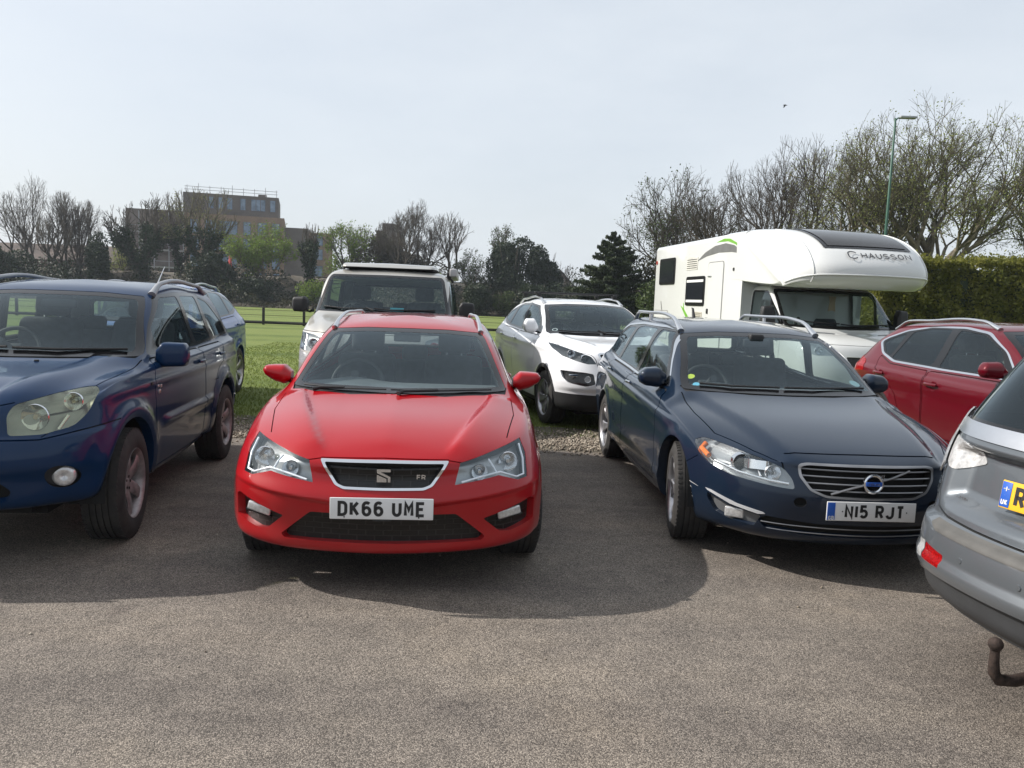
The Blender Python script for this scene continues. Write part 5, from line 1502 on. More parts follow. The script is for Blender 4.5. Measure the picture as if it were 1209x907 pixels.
CR = dict(sub=7, name='off_roader', cat='car', pos=(6.277, 3.979, 104.96), len=4.58,
  label='silver grey off-roader seen from behind at the right edge, with a rusty tow ball', paint=P_SILVER,
  rows=[
   (.22, (.68, .48), .78, (.66, 4.20), 4.36, (.26, .27, .25, .36, .36)),
   (.07, (.79, .36), .88, (.78, 4.18), 4.47, (.28, .28, .26, .36, .33)),
   (.02, (.83, .34), .905, (.825, 4.17), 4.52, (.42, .42, .44, .47, .46)),
   (.0, (.845, .34), .91, (.845, 4.15), 4.53, (.56, .58, .60, .60, .60)),
   (.02, (.84, .37), .91, (.845, 4.12), 4.51, (.70, .73, .76, .70, .71)),
   (.06, (.82, .44), .905, (.835, 4.10), 4.48, (.80, .85, .88, .86, .84)),
   (.14, (.79, .58), .89, (.815, 4.08), 4.45, (.93, .98, 1.0, 1.0, .99)),
   (.55, (.775, .88), .87, (.79, 4.05), 4.42, (1.04, 1.06, 1.06, 1.09, 1.08)),
   (1.06, (.755, 1.26), .835, (.775, 4.02), 4.38, (1.10, 1.12, 1.11, 1.16, 1.15)),
   (1.50, (.705, 1.60), (.765, .74), (.69, 3.90), 4.22, (1.33, 1.31, 1.33, 1.38, 1.38)),
   (1.96, (.615, 2.04), (.67, .63), (.57, 3.74), 4.02, (1.56, 1.535, 1.58, 1.58, 1.59)),
   (2.25, (.40, 2.32), (.42, .38), (.36, 3.5), 3.75, (1.625, 1.615, 1.65, 1.63, 1.63)),
   (2.5, 3.4, 1.665)],
  disp=cr_disp, axles=(.90, 3.52), rw=.345, arch=.395, w=.91, tw=.225, rb=.22, track=.90,
  rim=dict(n=5, wid=.07, wid2=.09), archblack=True,
  dlo=dict(out=round_poly([(1.45, 1.12), (1.75, 1.36), (2.10, 1.54), (2.6, 1.58), (3.3, 1.57), (3.72, 1.45), (3.85, 1.25), (3.7, 1.15), (2.7, 1.13)], .05),
     panes=[round_poly([(1.68, 1.15), (1.80, 1.35), (2.14, 1.50), (2.58, 1.55), (2.62, 1.15)], .04), round_poly([(2.70, 1.16), (2.66, 1.55), (3.20, 1.54), (3.26, 1.17)], .04), round_poly([(3.34, 1.18), (3.32, 1.52), (3.66, 1.42), (3.76, 1.25)], .03)], priv=[0, 1, 1]),
  ws=(round_poly([(-.8, 1.105), (.775, 1.125), (.75, 1.20), (.65, 1.49), (.61, 1.54), (.3, 1.56), (-.8, 1.57)], .02),
      round_poly([(-.8, 1.145), (.72, 1.155), (.70, 1.20), (.60, 1.48), (.57, 1.515), (.3, 1.53), (-.8, 1.54)], .03)),
  rw_=(round_poly([(-.8, 1.125), (.66, 1.130), (.74, 1.15), (.74, 1.17), (.60, 1.50), (.55, 1.56), (-.8, 1.575)], .02), round_poly([(-.8, 1.14), (.64, 1.145), (.705, 1.16), (.58, 1.48), (.53, 1.535), (-.8, 1.55)], .02)),
  cowl=[(-.05, 1.03), (.3, 1.05), (.58, 1.12), (.75, 1.23), (.765, 1.34), (.6, 1.27), (.3, 1.14), (-.05, 1.10)],
  privrear=True, zbelt=1.14, ucut=.8, ylin=(1.5, 4.2), tub=(1.2, 4.25), seams=[], panels=[])
def cr_extra(B, root):
    # bright bar right under the rear screen
    t = B.cut('B', round_poly([(-.8, 1.062), (.655, 1.070), (.665, 1.12), (.65, 1.130), (-.8, 1.120)], .008), 'bar', (0,), rng=[(1, 3.7, 9)]); B.walls[t] = (.004, None, 'n'); B.pending.append((t, 'tailgate_trim', M_SATIN, .010, False))
    # lamps standing up the corner pillars
    t = B.cut('B', round_poly([(.66, .915), (.665, 1.125), (.72, 1.16), (.86, 1.14), (.875, .90), (.74, .86)], .015), 'tail', (0,), rng=[(1, 4.02, 9)], nmin=.3); B.walls[t] = (.006, None, 'n'); B.pending.append((t, 'tail_lamp', M_CLEARL, .016, True))
    t = B.cut('B', round_poly([(.42, .965), (.50, 1.04), (.655, 1.055), (.652, .94), (.58, .91)], .02), 'clearlamp', (0,), rng=[(1, 3.6, 9)]); B.walls[t] = (.006, None, 'n'); B.pending.append((t, 'reversing_lamp', M_CLEARL, .004, True))
    # tailgate shut line down the side and along the sill of the bumper
    for P_ in ([(.645, .91), (.654, .91), (.650, .80), (.61, .742), (.50, .722), (.3, .715), (-.05, .713), (-.05, .722), (.3, .724), (.495, .731), (.602, .75), (.641, .803)],):
        t = B.cut('B', P_, 'gap', (0,), rng=[(1, 3.6, 9)]); B.walls[t] = (.012, None, 'n'); B.pending.append((t, 'shut_line', M_GAP, -.012, False))
    # bumper reflector lamp: pale outer, red inner
    t = B.cut('B', round_poly([(.575, .600), (.58, .525), (.66, .515), (.665, .590)], .008), 'rl', (0,), rng=[(1, 3.6, 9)]); B.walls[t] = (.008, None, 'n'); B.pending.append((t, 'bumper_lamp', M_CLEARL, -.002, True))
    t = B.cut('B', round_poly([(.41, .585), (.42, .528), (.574, .525), (.570, .597)], .008), 'rr', (0,), rng=[(1, 3.6, 9)]); B.walls[t] = (.008, None, 'n'); B.pending.append((t, 'bumper_reflector', M_RED, -.002, True))
    # unpainted lower bumper
    t = B.cut('B', [(-.9, .2), (.80, .2), (.80, .37), (.72, .445), (.60, .485), (-.9, .50)], 'lb', (0,), rng=[(1, 3.9, 9)]); B.walls[t] = (.022, None, 'n'); B.pending.append((t, 'lower_bumper', P_DGREY, -.018, False))
    t = B.cut('B', [(-.9, .660), (.50, .664), (.56, .685), (.55, .706), (-.9, .706)], 'step', (0,), rng=[(1, 3.9, 9)]); B.walls[t] = (.004, None, 'n'); B.pending.append((t, 'bumper_step', simple('scuffed_step', (.075, .073, .068), .6, var=.15, scale=12), .003, False))
CR['extra'] = cr_extra
def make_cr():
    root, B, body = std_car(CR)
    p, n = B.near('B', 0, .89)
    o = plate(root, 0, p.y+.02, .885, 'R', yellow=True, tx=-.17, band=[('UK', -.030, .022)], facing=1, tilt=R(-8))
    s = MB()
    for a in (0, .5): s.rbox((-.26+.026, -.0066, .022), (.014, .0005, .002), .0004, M_WHITEP, n=1)
    s.rbox((-.26+.026, -.0066, .022), (.002, .0006, .009), .0004, M_WHITEP, n=1); s.build('flag_cross', None, o, 30)
    for x in (.30, .0):
        p, n = B.near('B', x, .60); q = MB(); q.lathe([(.004, .001), (.004, .011), (-.002, .013)], P_SILVER, 16, Matrix.Translation(p) , axis='y'); q.build('parking_sensor', None, root, 40)
    # tow bar: swan neck and ball
    rust = simple('rusty_steel', (.045, .030, .024), .8, metal=.3, var=.4, scale=40, bump=.4, bscale=150)
    b = MB(); yb = 4.64
    b.tube([(0, 4.25, .27), (0, yb-.10, .245), (0, yb-.03, .255), (0, yb-.005, .285), (0, yb, .325), (0, yb, .37)], [.022, .022, .022, .021, .018, .016], rust, 14)
    o = b.build('tow_bar', None, root, 50)
    b = MB(); b.lathe([(-.026, .006), (-.024, .012), (-.017, .019), (-.008, .0245), (.0, .0262), (.010, .0242), (.019, .018), (.024, .010), (.0255, .001)], rust, 24, Matrix.Translation((0, yb, .393)), axis='z'); b.build('tow_ball', None, o, 60)
    p, n = B.near('B', .50, .80)
    lettering('i-CTDi', .020, M_BARS, 'tailgate_lettering', root, (.50, p.y+.010, .80), (R(90), 0, PI+R(-12)), wf=.7)
    return root
# ------------------------------------------------------------------ white coachbuilt motorhome
P_COACH = paint('coach_white', (.60, .61, .60), rough=.4, dirt=.15)
M_GREYG = simple('swoosh_grey', (.13, .13, .13), .4); M_GREEN = simple('swoosh_green', (.14, .36, .03), .4)
MH = dict(sub=6, name='motorhome', cat='motorhome', pos=(5.50, 11.95, 8.1), len=3.3,
  label='white motorhome with over-cab bed, green swooshes and a dark skylight, behind the parked cars', paint=P_COACH,
  rows=[
   (.22, (.78, .50), .86, (.86, 3.0), 3.1, (.30, .30, .28, .28, .28)),
   (.04, (.88, .36), .99, (.94, 3.05), 3.15, (.31, .32, .28, .32, .32)),
   (.0, (.93, .34), 1.03, (.98, 3.08), 3.18, (.50, .50, .5, .5, .5)),
   (.0, (.95, .34), 1.04, (.99, 3.1), 3.2, (.66, .68, .7, .7, .7)),
   (.03, (.95, .36), 1.04, (.99, 3.1), 3.2, (.82, .85, .9, .9, .9)),
   (.08, (.94, .42), 1.035, (.99, 3.1), 3.2, (.98, 1.02, 1.05, 1.1, 1.1)),
   (.18, (.90, .58), 1.025, (.99, 3.1), 3.2, (1.12, 1.16, 1.18, 1.2, 1.2)),
   (.50, (.93, .78), 1.01, (.99, 3.1), 3.2, (1.23, 1.26, 1.27, 1.28, 1.28)),
   (.84, (.965, 1.06), 1.0, (.98, 3.1), 3.2, (1.32, 1.335, 1.34, 1.36, 1.36)),
   (1.24, (.94, 1.40), .965, (.95, 3.08), 3.2, (1.62, 1.62, 1.62, 1.60, 1.60)),
   (1.72, (.89, 1.80), .92, (.90, 3.0), 3.1, (1.97, 1.965, 1.96, 1.96, 1.96)),
   (2.05, (.60, 2.1), .65, (.62, 2.9), 2.95, (2.05, 2.045, 2.05, 2.04, 2.04)),
   (2.2, 2.8, 2.06)],
  axles=(.95, 6.2), rw=.34, arch=.40, w=1.04, tw=.215, rb=.215, track=1.02, rim=dict(n=5, wid=.08, wid2=.10), lift=.05,
  dlo=dict(out=round_poly([(1.12, 1.35), (1.45, 1.62), (1.86, 1.92), (2.43, 1.93), (2.43, 1.35)], .05),
     panes=[round_poly([(1.27, 1.38), (1.50, 1.60), (1.66, 1.73), (1.66, 1.38)], .02), round_poly([(1.72, 1.38), (1.72, 1.79), (1.87, 1.89), (2.40, 1.90), (2.40, 1.38)], .03)]),
  ws=(round_poly([(-1, 1.325), (.985, 1.345), (.97, 1.48), (.915, 1.90), (.88, 1.955), (-1, 1.965)], .03),
      round_poly([(-1, 1.37), (.93, 1.37), (.92, 1.48), (.87, 1.88), (.84, 1.92), (-1, 1.93)], .04)),
  cowl=[(-.05, .80), (.4, .84), (.75, .92), (.95, 1.03), (.97, 1.12), (.75, 1.02), (.4, .92), (-.05, .88)],
  zbelt=1.36, ylin=(1.2, 3.1), tub=(1.1, 3.1), panels=[('S', round_poly([(1.15, .34), (1.12, 1.30), (1.25, 1.335), (2.40, 1.335), (2.40, .34)], .04), 'door', {})],
  seams=[('F', [(-.02, 1.09), (.6, 1.10), (.90, 1.12), (.90, 1.112), (.6, 1.092), (-.02, 1.082)], 'bonnet')])
def mh_extra(B, root):
    t = B.cut('F', round_poly([(.62, .93), (.67, 1.02), (.80, 1.10), (.97, 1.12), (.97, .96), (.85, .92)], .015), 'lamp', (0,), rng=[(1, -1, .8)])
    finish_lamp(root, B, t, M_LENS, M_BOWLG, dict(refl=[(.80, 1.0, .06, .06)], sm=M_BOWL), depth=.06)
    t = B.cut('F', round_poly([(-.6, .92), (.46, .92), (.40, .70), (-.6, .70)], .02), 'g', (0,), rng=[(1, -1, .4)]); B.walls[t] = (.04, None, 'n'); B.pending.append((t, 'grille', M_MESH, -.035, False))
    t = B.cut('T', round_poly([(.32, .56), (.70, .66), (.68, .74), (.36, .65)], .01), 'vent', (0,)); B.walls[t] = (.02, None, 'n'); B.pending.append((t, 'bonnet_vent', M_GAP, -.015, True))
MH['extra'] = mh_extra
def luton_pt(u, k):
    """u across -1..1, profile knot k"""
    prof = [(3.05, 2.08), (1.6, 1.99), (.60, 1.95), (.34, 1.99), (.21, 2.09), (.18, 2.22), (.26, 2.38), (.50, 2.60), (.92, 2.79), (1.50, 2.93), (2.4, 3.01), (3.4, 3.03)]
    y, z = prof[k]; s = abs(u)**7; s2 = abs(u)**12
    f = max(0, min(1, (3.0-y)/2.6))
    y = y+s*.50*f+.16*u*u*f
    if k >= 4: z = z-s2*.10-.015*u*u
    if k <= 3: z = z+s2*.06
    x = u*(1.15+.02*f)
    return Vector((x, y, z))
def luton_surf(u, t):
    k = int(min(10, max(0, math.floor(t)))); f = t-k
    P = [luton_pt(u, min(11, max(0, k+d))) for d in (-1, 0, 1, 2)]
    return .5*((2*P[1])+(-P[0]+P[2])*f+(2*P[0]-5*P[1]+4*P[2]-P[3])*f*f+(-P[0]+3*P[1]-3*P[2]+P[3])*f**3)
def make_motorhome():
    root, B, body = std_car(MH)
    # coach body
    b = MB(); H = [-1.15, 1.15]
    rings = []
    prof = [(.42), (2.97)]
    r = .09
    sec = []
    for k in range(9): a = PI/2*k/8; sec.append((1.15-r+r*math.sin(PI/2-a), 2.97-r+r*math.sin(a)))
    sec = [(1.15, .42)]+sec; full = sec+[(-x, z) for x, z in reversed(sec)]
    for y, e in ((2.46, 0), (7.36, 0), (7.42, .012), (7.46, .04)):
        rings.append([(x*(1-e), y, z-e*.8 if z > 1 else z) for x, z in full])
    b.loft(rings, P_COACH); b.build('coach_body', P_COACH, root, 50)
    # over-cab pod
    b = MB(); U = [math.sin(PI/2*(-1+2*i/32)) for i in range(33)]; T = [11*j/44 for j in range(45)]
    rings = [[luton_surf(u, t) for t in T] for u in U]
    b.loft(rings, P_COACH, cap=True); pod = b.build('over_cab_pod', P_COACH, root, 40)
    def onpod(poly, name, m, off, thick=.0, nu=14, nt=10):
        (u0, u1, t0, t1) = poly; g = MB(); vs = []; fs = []
        for i in range(nu+1):
            for j in range(nt+1):
                t = t0+(t1-t0)*j/nt; w_ = 1-.18*(t1-t)/(t1-t0)*0; u = (u0+(u1-u0)*i/nu)
                u *= 1-.16*((t-t0)/(t1-t0))*0
                p = luton_surf(u, t); du = luton_surf(u+.01, t)-p; dt = luton_surf(u, t+.01)-p
                n = du.cross(dt).normalized(); n = n if n.z > 0 else -n
                vs.append(p+n*off)
        for i in range(nu):
            for j in range(nt): fs.append((i*(nt+1)+j, (i+1)*(nt+1)+j, (i+1)*(nt+1)+j+1, i*(nt+1)+j+1))
        g.add(vs, fs, m); return g.build(name, m, root, 50)
    onpod((-.62, .62, 6.85, 9.5), 'skylight_frame', M_TRIM, .010)
    onpod((-.56, .56, 7.0, 9.3), 'skylight', simple('skylight_glass', (.02, .018, .017), .06), .018)
    # pale seam ribs down the pod and moulded lip
    for u in (-.80, .80):
        g = MB(); g.tube([luton_surf(u*(1-.0*t), t)+Vector((0, -.004, .003)) for t in [3.6+.35*i for i in range(17)]], .012, P_COACH, 6); g.build('moulding_rib', None, root, 50)
    g = MB(); g.tube([luton_surf(-1+2*i/40, 4.55)+Vector((0, -.012, 0)) for i in range(41)], .014, P_COACH, 6); g.build('moulding_rib', None, root, 50)
    # name on the pod
    p = luton_surf(.2, 6.15); q = luton_surf(.2, 6.55); ang = math.atan2((q-p).z, (q-p).y)
    nrm = Vector((0, -math.sin(ang), math.cos(ang)))
    ink = simple('logo_charcoal', (.05, .05, .055), .4)
    c = p.lerp(q, .5)+nrm*.006; c.x = 0
    lettering('C', .17, ink, 'pod_lettering', root, c+nrm*.009+Vector((-.36, 0, 0)), (ang, 0, 0), wf=.95, sf=.13)
    lettering('HAUSSON', .115, ink, 'pod_lettering', root, c+nrm*.009+Vector((.19, 0, 0)), (ang, 0, 0), wf=.85, sf=.16, gap=.20)
    # left side fittings
    X = -1.15
    def side(poly, name, m, t=.004, par=root, r=.0, x=X):
        g = MB(); P_ = round_poly(poly, r) if r else poly
        g.prism(P_, x-t, x+.002, m, plane='yz'); return g.build(name, m, par, 30)
    def rect(y0, y1, z0, z1): return [(y0, z0), (y1, z0), (y1, z1), (y0, z1)]
    M_WIN = simple('acrylic_window', (.012, .014, .018), .08)
    for (y0, y1, z0, z1) in ((6.0, 7.05, 2.08, 2.67), (4.20, 5.25, 1.62, 2.22)):
        w = side(rect(y0, y1, z0, z1), 'side_window', M_TRIM, .018, r=.07)
        side(rect(y0+.06, y1-.06, z0+.06, z1-.06), 'window_pane', M_WIN, .024, w, .05)
        if z0 < 2:
            for zz in (z1-.12, z0+.07): side(rect(y0+.06, y1-.06, zz, zz+.05), 'blind_rail', M_WHITEP, .0255, w)
    d = side(rect(3.32, 4.06, .58, 2.46), 'door', P_COACH, .012, r=.08); side(rect(3.30, 4.08, .56, 2.48), 'door_seal', simple('door_seal_grey', (.22, .22, .22), .7), .006, d, .09)
    g = MB(); g.rbox((X-.02, 3.98, 1.52), (.014, .03, .05), .01, M_BLACK); g.build('door_handle', None, d, 40)
    g = MB(); g.rbox((X-.02, 3.95, 2.20), (.01, .08, .012), .006, M_SATIN); g.build('door_handle', None, d, 40)
    v = side(rect(4.66, 5.30, 2.36, 2.62), 'vent_grille', simple('vent_cream', (.55, .54, .50), .5), .010, r=.02)
    for k in range(5): side(rect(4.70, 5.26, 2.39+k*.043, 2.405+k*.043), 'vent_slat', M_BLACK, .012, v)
    v = side(rect(4.28, 4.78, 1.34, 1.50), 'fridge_vent', simple('vent_cream', (.50, .47, .40), .5), .010, r=.02)
    for k in range(4): side(rect(4.32, 4.74, 1.36+k*.035, 1.372+k*.035), 'vent_slat', M_BLACK, .012, v)
    side(rect(6.35, 7.3, .85, 1.50), 'locker_seal', simple('door_seal_grey', (.22, .22, .22), .7), .003, root, .05); side(rect(6.37, 7.28, .87, 1.48), 'locker_door', P_COACH, .008, root, .05)
    # painted swooshes
    def arc2(pts): return [tuple(p) for p in pts]
    g1 = [(4.72, 2.52), (4.3, 2.68), (3.8, 2.78), (3.3, 2.80), (2.9, 2.74), (2.62, 2.64), (2.50, 2.56), (3.0, 2.62), (3.6, 2.64), (4.2, 2.60)]
    side(g1, 'swoosh_decal', M_GREYG, .003)
    g2 = [(3.75, 2.84), (3.4, 2.89), (3.1, 2.87), (2.8, 2.78), (2.55, 2.62), (2.85, 2.75), (3.2, 2.83)]
    side(g2, 'swoosh_decal', M_GREEN, .003)
    side([(5.55, 1.62), (5.45, 1.55), (4.95, 1.20), (4.80, 1.20), (5.1, 1.42), (5.35, 1.56)], 'swoosh_decal', M_GREEN, .003)
    side([(6.9, 1.70), (6.86, 1.70), (6.62, 1.25), (6.70, 1.22)], 'swoosh_decal', M_GREYG, .003)
    side([(5.38, 1.68), (5.34, 1.66), (5.32, 1.50), (5.37, 1.52)], 'swoosh_decal', M_GREEN, .003)
    g = MB(); g.lathe([(0, .001), (-.012, .03), (.0, .034)], M_BLACK, 16, Matrix.Translation((X-.004, 2.85, 2.30))); g.build('awning_light', None, root, 40)
    g = MB(); g.lathe([(0, .001), (-.012, .04), (.0, .05)], simple('marker_lamp', (.3, .02, .01), .3), 16, Matrix.Translation((X-.004, 7.3, 2.60))); g.build('marker_lamp', None, root, 40)
    # roof bits
    for (x, y, h) in ((0, 4.6, .10), (.3, 6.2, .08)):
        g = MB(); g.rbox((x, y, 2.97+h/2), (.35, .35, h/2+.02), .05, P_COACH); g.build('roof_vent', None, root, 40)
    # wedge panel under the pod side and cab accessories
    for sd in (-1, 1):
        g = MB(); g.prism([(2.46, 1.50), (2.46, 2.12), (3.0, 2.10)], sd*1.06, sd*1.148, P_COACH, plane='yz'); g.build('pod_bracket', None, root, 30)
    mirror_pair(root, 1.08, 1.30, 1.32, [(0, 1.62, 1.27), (.15, 1.66, 1.25), (.85, 1.65, 1.26), (1, 1.60, 1.30)], M_BLACK, .11, (.90, 1.36), sq=5)
    wiper(root, B, [(.80, 1.40), (.1, 1.37), (-.1, 1.39)], .012); wiper(root, B, [(-.12, 1.395), (-.5, 1.40), (-.76, 1.43)], .012)
    dash(root, .90, 1.10, 1.70, 1.33, .7, wheel=(-.45, 0, .02), tilt=45); seats(root, .6, 2.1, 3.0, .85, x0=.48, tall=.05, rear=False)
    g = MB(); g.box((-1.0, 2.9, .5), (1.0, 2.93, 2.0), M_INT); g.build('cab_curtain', None, root, 30)
    pn = simple('pennant_cream', (.55, .42, .28), .8)
    g = MB(); g.prism([(.13, 1.86), (.27, 1.86), (.25, 1.76), (.27, 1.60), (.20, 1.62), (.13, 1.60), (.15, 1.76)], 1.78, 1.785, pn); g.build('hanging_pennant', None, root, 30)
    return root
make_leon(); make_volvo(); make_rav(); make_van(); make_sp(); make_blue_suv(); make_qa(); make_cr(); make_motorhome()
# ================================================================== the place
# ------------------------------------------------------------------ ground materials
def asphalt_mat():
    m, nt, out = mat('worn_asphalt'); p = N(nt, 'BsdfPrincipled'); v = coords(nt)
    vo = N(nt, 'TexVoronoi'); vo.inputs['Scale'].default_value = 215; L(nt, v, vo.inputs['Vector'])
    stone = ramp(nt, N(nt, 'SeparateXYZ').outputs[0], [(0, (.1, .1, .1)), (1, (.2, .2, .2))])
    sx = nt.nodes[-2] if False else None
    sep = N(nt, 'SeparateXYZ'); L(nt, vo.outputs['Color'], sep.inputs[0])
    stone = ramp(nt, sep.outputs[0], [(0, (.092, .079, .068)), (.35, (.176, .152, .130)), (.7, (.268, .232, .198)), (1, (.41, .358, .305))])
    gap = ramp(nt, vo.outputs['Distance'], [(.0, (1, 1, 1)), (.35, (1, 1, 1)), (.75, (.5, .5, .5))])
    c = mixc(nt, 1., stone.outputs[0], gap.outputs[0], 'MULTIPLY')
    nb = noise(nt, .5, 6, .65, v); r = ramp(nt, nb.outputs[0], [(.3, (.72, .72, .74)), (.5, (1, 1, 1)), (.72, (1.22, 1.18, 1.10))])
    c = mixc(nt, 1., c, r.outputs[0], 'MULTIPLY')
    n2 = noise(nt, 6, 5, .7, v); r2 = ramp(nt, n2.outputs[0], [(.3, (.80, .80, .80)), (.7, (1.14, 1.13, 1.12))])
    c = mixc(nt, 1., c, r2.outputs[0], 'MULTIPLY')
    mpv = N(nt, 'Mapping'); mpv.inputs['Scale'].default_value = (.22, 1.5, 1); L(nt, v, mpv.inputs[0])
    nw = noise(nt, 1.3, 5, .6, mpv.outputs[0]); rw2 = ramp(nt, nw.outputs[0], [(.36, (.80, .80, .81)), (.55, (1.03, 1.03, 1.02)), (.75, (1.12, 1.10, 1.06))])
    c = mixc(nt, 1., c, rw2.outputs[0], 'MULTIPLY')
    # oil spots and darker patches
    n3 = noise(nt, 2.3, 3, .5, v); r3 = ramp(nt, n3.outputs[0], [(.66, (1, 1, 1)), (.74, (.72, .71, .72))])
    c = mixc(nt, 1., c, r3.outputs[0], 'MULTIPLY')
    L(nt, c, p.inputs['Base Color']); p.inputs['Roughness'].default_value = .85; p.inputs['Specular IOR Level'].default_value = .35
    bb = N(nt, 'Bump'); bb.inputs['Strength'].default_value = .7; bb.inputs['Distance'].default_value = .004; bb.invert = True
    L(nt, vo.outputs['Distance'], bb.inputs['Height'])
    b2 = N(nt, 'Bump'); b2.inputs['Strength'].default_value = .4; b2.inputs['Distance'].default_value = .02
    L(nt, n2.outputs[0], b2.inputs['Height']); L(nt, bb.outputs[0], b2.inputs['Normal']); L(nt, b2.outputs[0], p.inputs['Normal'])
    L(nt, p.outputs[0], out.inputs[0]); return m
def field_mat():
    m, nt, out = mat('mown_grass'); p = N(nt, 'BsdfPrincipled'); v = coords(nt)
    s = N(nt, 'SeparateXYZ'); L(nt, v, s.inputs[0])
    wv = math_(nt, 'ADD', s.outputs[1], math_(nt, 'MULTIPLY', s.outputs[0], -.03))
    band = math_(nt, 'SINE', math_(nt, 'MULTIPLY', wv, 2.1)); b2 = math_(nt, 'SINE', math_(nt, 'MULTIPLY', wv, .83))
    bs = math_(nt, 'ADD', math_(nt, 'MULTIPLY', band, .28), math_(nt, 'MULTIPLY', b2, .22))
    n1 = noise(nt, .8, 6, .7, v); bs = math_(nt, 'ADD', bs, math_(nt, 'MULTIPLY', n1.outputs[0], 1.6))
    r = ramp(nt, bs, [(.15, (.082, .122, .030)), (.5, (.128, .172, .042)), (.9, (.175, .215, .060))])
    n2 = noise(nt, 35, 4, .75, v); r2 = ramp(nt, n2.outputs[0], [(.3, (.6, .62, .55)), (.7, (1.25, 1.22, 1.1))])
    c = mixc(nt, 1., r.outputs[0], r2.outputs[0], 'MULTIPLY')
    L(nt, c, p.inputs['Base Color']); p.inputs['Roughness'].default_value = .8
    p.inputs['Specular IOR Level'].default_value = .2
    bb = N(nt, 'Bump'); bb.inputs['Strength'].default_value = .8; bb.inputs['Distance'].default_value = .03
    L(nt, n2.outputs[0], bb.inputs['Height']); L(nt, bb.outputs[0], p.inputs['Normal'])
    L(nt, p.outputs[0], out.inputs[0]); return m
def leafmat(name, a, b, scale=3., trans=.35, rough=.55):
    m, nt, out = mat(name); v = coords(nt)
    n = noise(nt, scale, 4, .7, v); n2 = noise(nt, scale*9, 2, .6, v)
    f = math_(nt, 'ADD', math_(nt, 'MULTIPLY', n.outputs[0], .6), math_(nt, 'MULTIPLY', n2.outputs[0], .4))
    r = ramp(nt, f, [(.35, a), (.65, b)])
    p = N(nt, 'BsdfPrincipled'); L(nt, r.outputs[0], p.inputs['Base Color']); p.inputs['Roughness'].default_value = rough; p.inputs['Specular IOR Level'].default_value = .3
    t = N(nt, 'BsdfTranslucent'); L(nt, r.outputs[0], t.inputs[0])
    mx = N(nt, 'MixShader'); mx.inputs[0].default_value = trans; L(nt, p.outputs[0], mx.inputs[1]); L(nt, t.outputs[0], mx.inputs[2])
    L(nt, mx.outputs[0], out.inputs[0]); return m
M_BARK = simple('bark_grey_brown', (.085, .070, .055), .95, var=.35, scale=4, bump=.3, bscale=30)
M_BARKL = simple('bark_pale', (.17, .145, .11), .95, var=.35, scale=3, bump=.3, bscale=30)
M_TWIG = simple('twig_brown', (.075, .062, .048), .95, var=.3, scale=1.5)
M_TWIGO = simple('twig_ochre', (.105, .092, .056), .95, var=.3, scale=1.5)
M_IVY = leafmat('ivy_leaves', (.012, .026, .010), (.035, .060, .018), 1.5, .15)
M_LGREEN = leafmat('spring_leaves', (.085, .14, .018), (.19, .26, .05), 1.2, .45)
M_MGREEN = leafmat('mid_green_leaves', (.035, .058, .016), (.085, .115, .032), 1.2, .3)
M_DGREEN = leafmat('dark_green_leaves', (.012, .022, .010), (.034, .052, .020), 1.2, .15)
M_BROWNG = leafmat('brown_green_scrub', (.030, .030, .016), (.072, .068, .032), 1.2, .2)
M_BUD = leafmat('opening_buds', (.15, .18, .045), (.27, .30, .10), 1.5, .45)
M_HEDGE = leafmat('conifer_hedge_foliage', (.080, .098, .016), (.26, .25, .055), 1.6, .5)
M_NEEDLE = leafmat('conifer_needles', (.016, .028, .012), (.060, .080, .030), 1.0, .15)

# ------------------------------------------------------------------ leaf and branch builders
class Cloud:
    """fast collection of small faces"""
    def __init__(s): s.v = []; s.n = 0
    def leaves(s, P, size, rng, flat=.0, tri=False, asp=.6):
        P = np.asarray(P, float); n = len(P)
        if n == 0: return
        d = rng.normal(size=(n, 3)); d /= np.linalg.norm(d, axis=1, keepdims=True)
        e = rng.normal(size=(n, 3)); e -= d*(e*d).sum(1, keepdims=True); e /= np.linalg.norm(e, axis=1, keepdims=True)
        sz = size*rng.uniform(.6, 1.35, (n, 1))
        a = P-d*sz*.5; b = P+e*sz*asp*.5; c = P+d*sz*.5; dd = P-e*sz*asp*.5
        s.v.append(np.stack([a, b, c, dd], 1).reshape(-1, 3)); s.n += n
    def build(s, name, m, parent=None):
        V = np.concatenate(s.v); n = len(V)//4
        me = bpy.data.meshes.new(name)
        me.vertices.add(len(V)); me.vertices.foreach_set('co', V.astype(np.float32).ravel())
        me.loops.add(len(V)); me.loops.foreach_set('vertex_index', np.arange(len(V), dtype=np.int32))
        me.polygons.add(n); me.polygons.foreach_set('loop_start', np.arange(0, len(V), 4, dtype=np.int32))
        me.materials.append(m); me.update(calc_edges=True)
        o = bpy.data.objects.new(name, me); COL.objects.link(o); o.parent = parent
        return o
def prisms(A, B_, r0, r1, k=3):
    """A,B (n,3) segments -> verts, faces of k-sided prisms"""
    A = np.asarray(A); B_ = np.asarray(B_); n = len(A); d = B_-A; d /= np.maximum(np.linalg.norm(d, axis=1, keepdims=True), 1e-9)
    h = np.where(np.abs(d[:, 2:3]) < .9, np.array([[0, 0, 1.]]), np.array([[1., 0, 0]]))
    u = np.cross(d, h); u /= np.linalg.norm(u, axis=1, keepdims=True); w = np.cross(d, u)
    V = np.zeros((n, 2*k, 3))
    for i in range(k):
        a = 2*PI*i/k; o = u*math.cos(a)+w*math.sin(a)
        V[:, i] = A+o*np.asarray(r0)[:, None]; V[:, k+i] = B_+o*np.asarray(r1)[:, None]
    F = np.array([[i, (i+1) % k, k+(i+1) % k, k+i] for i in range(k)])
    F = (F[None]+(np.arange(n)*2*k)[:, None, None]).reshape(-1, 4)
    return V.reshape(-1, 3), F
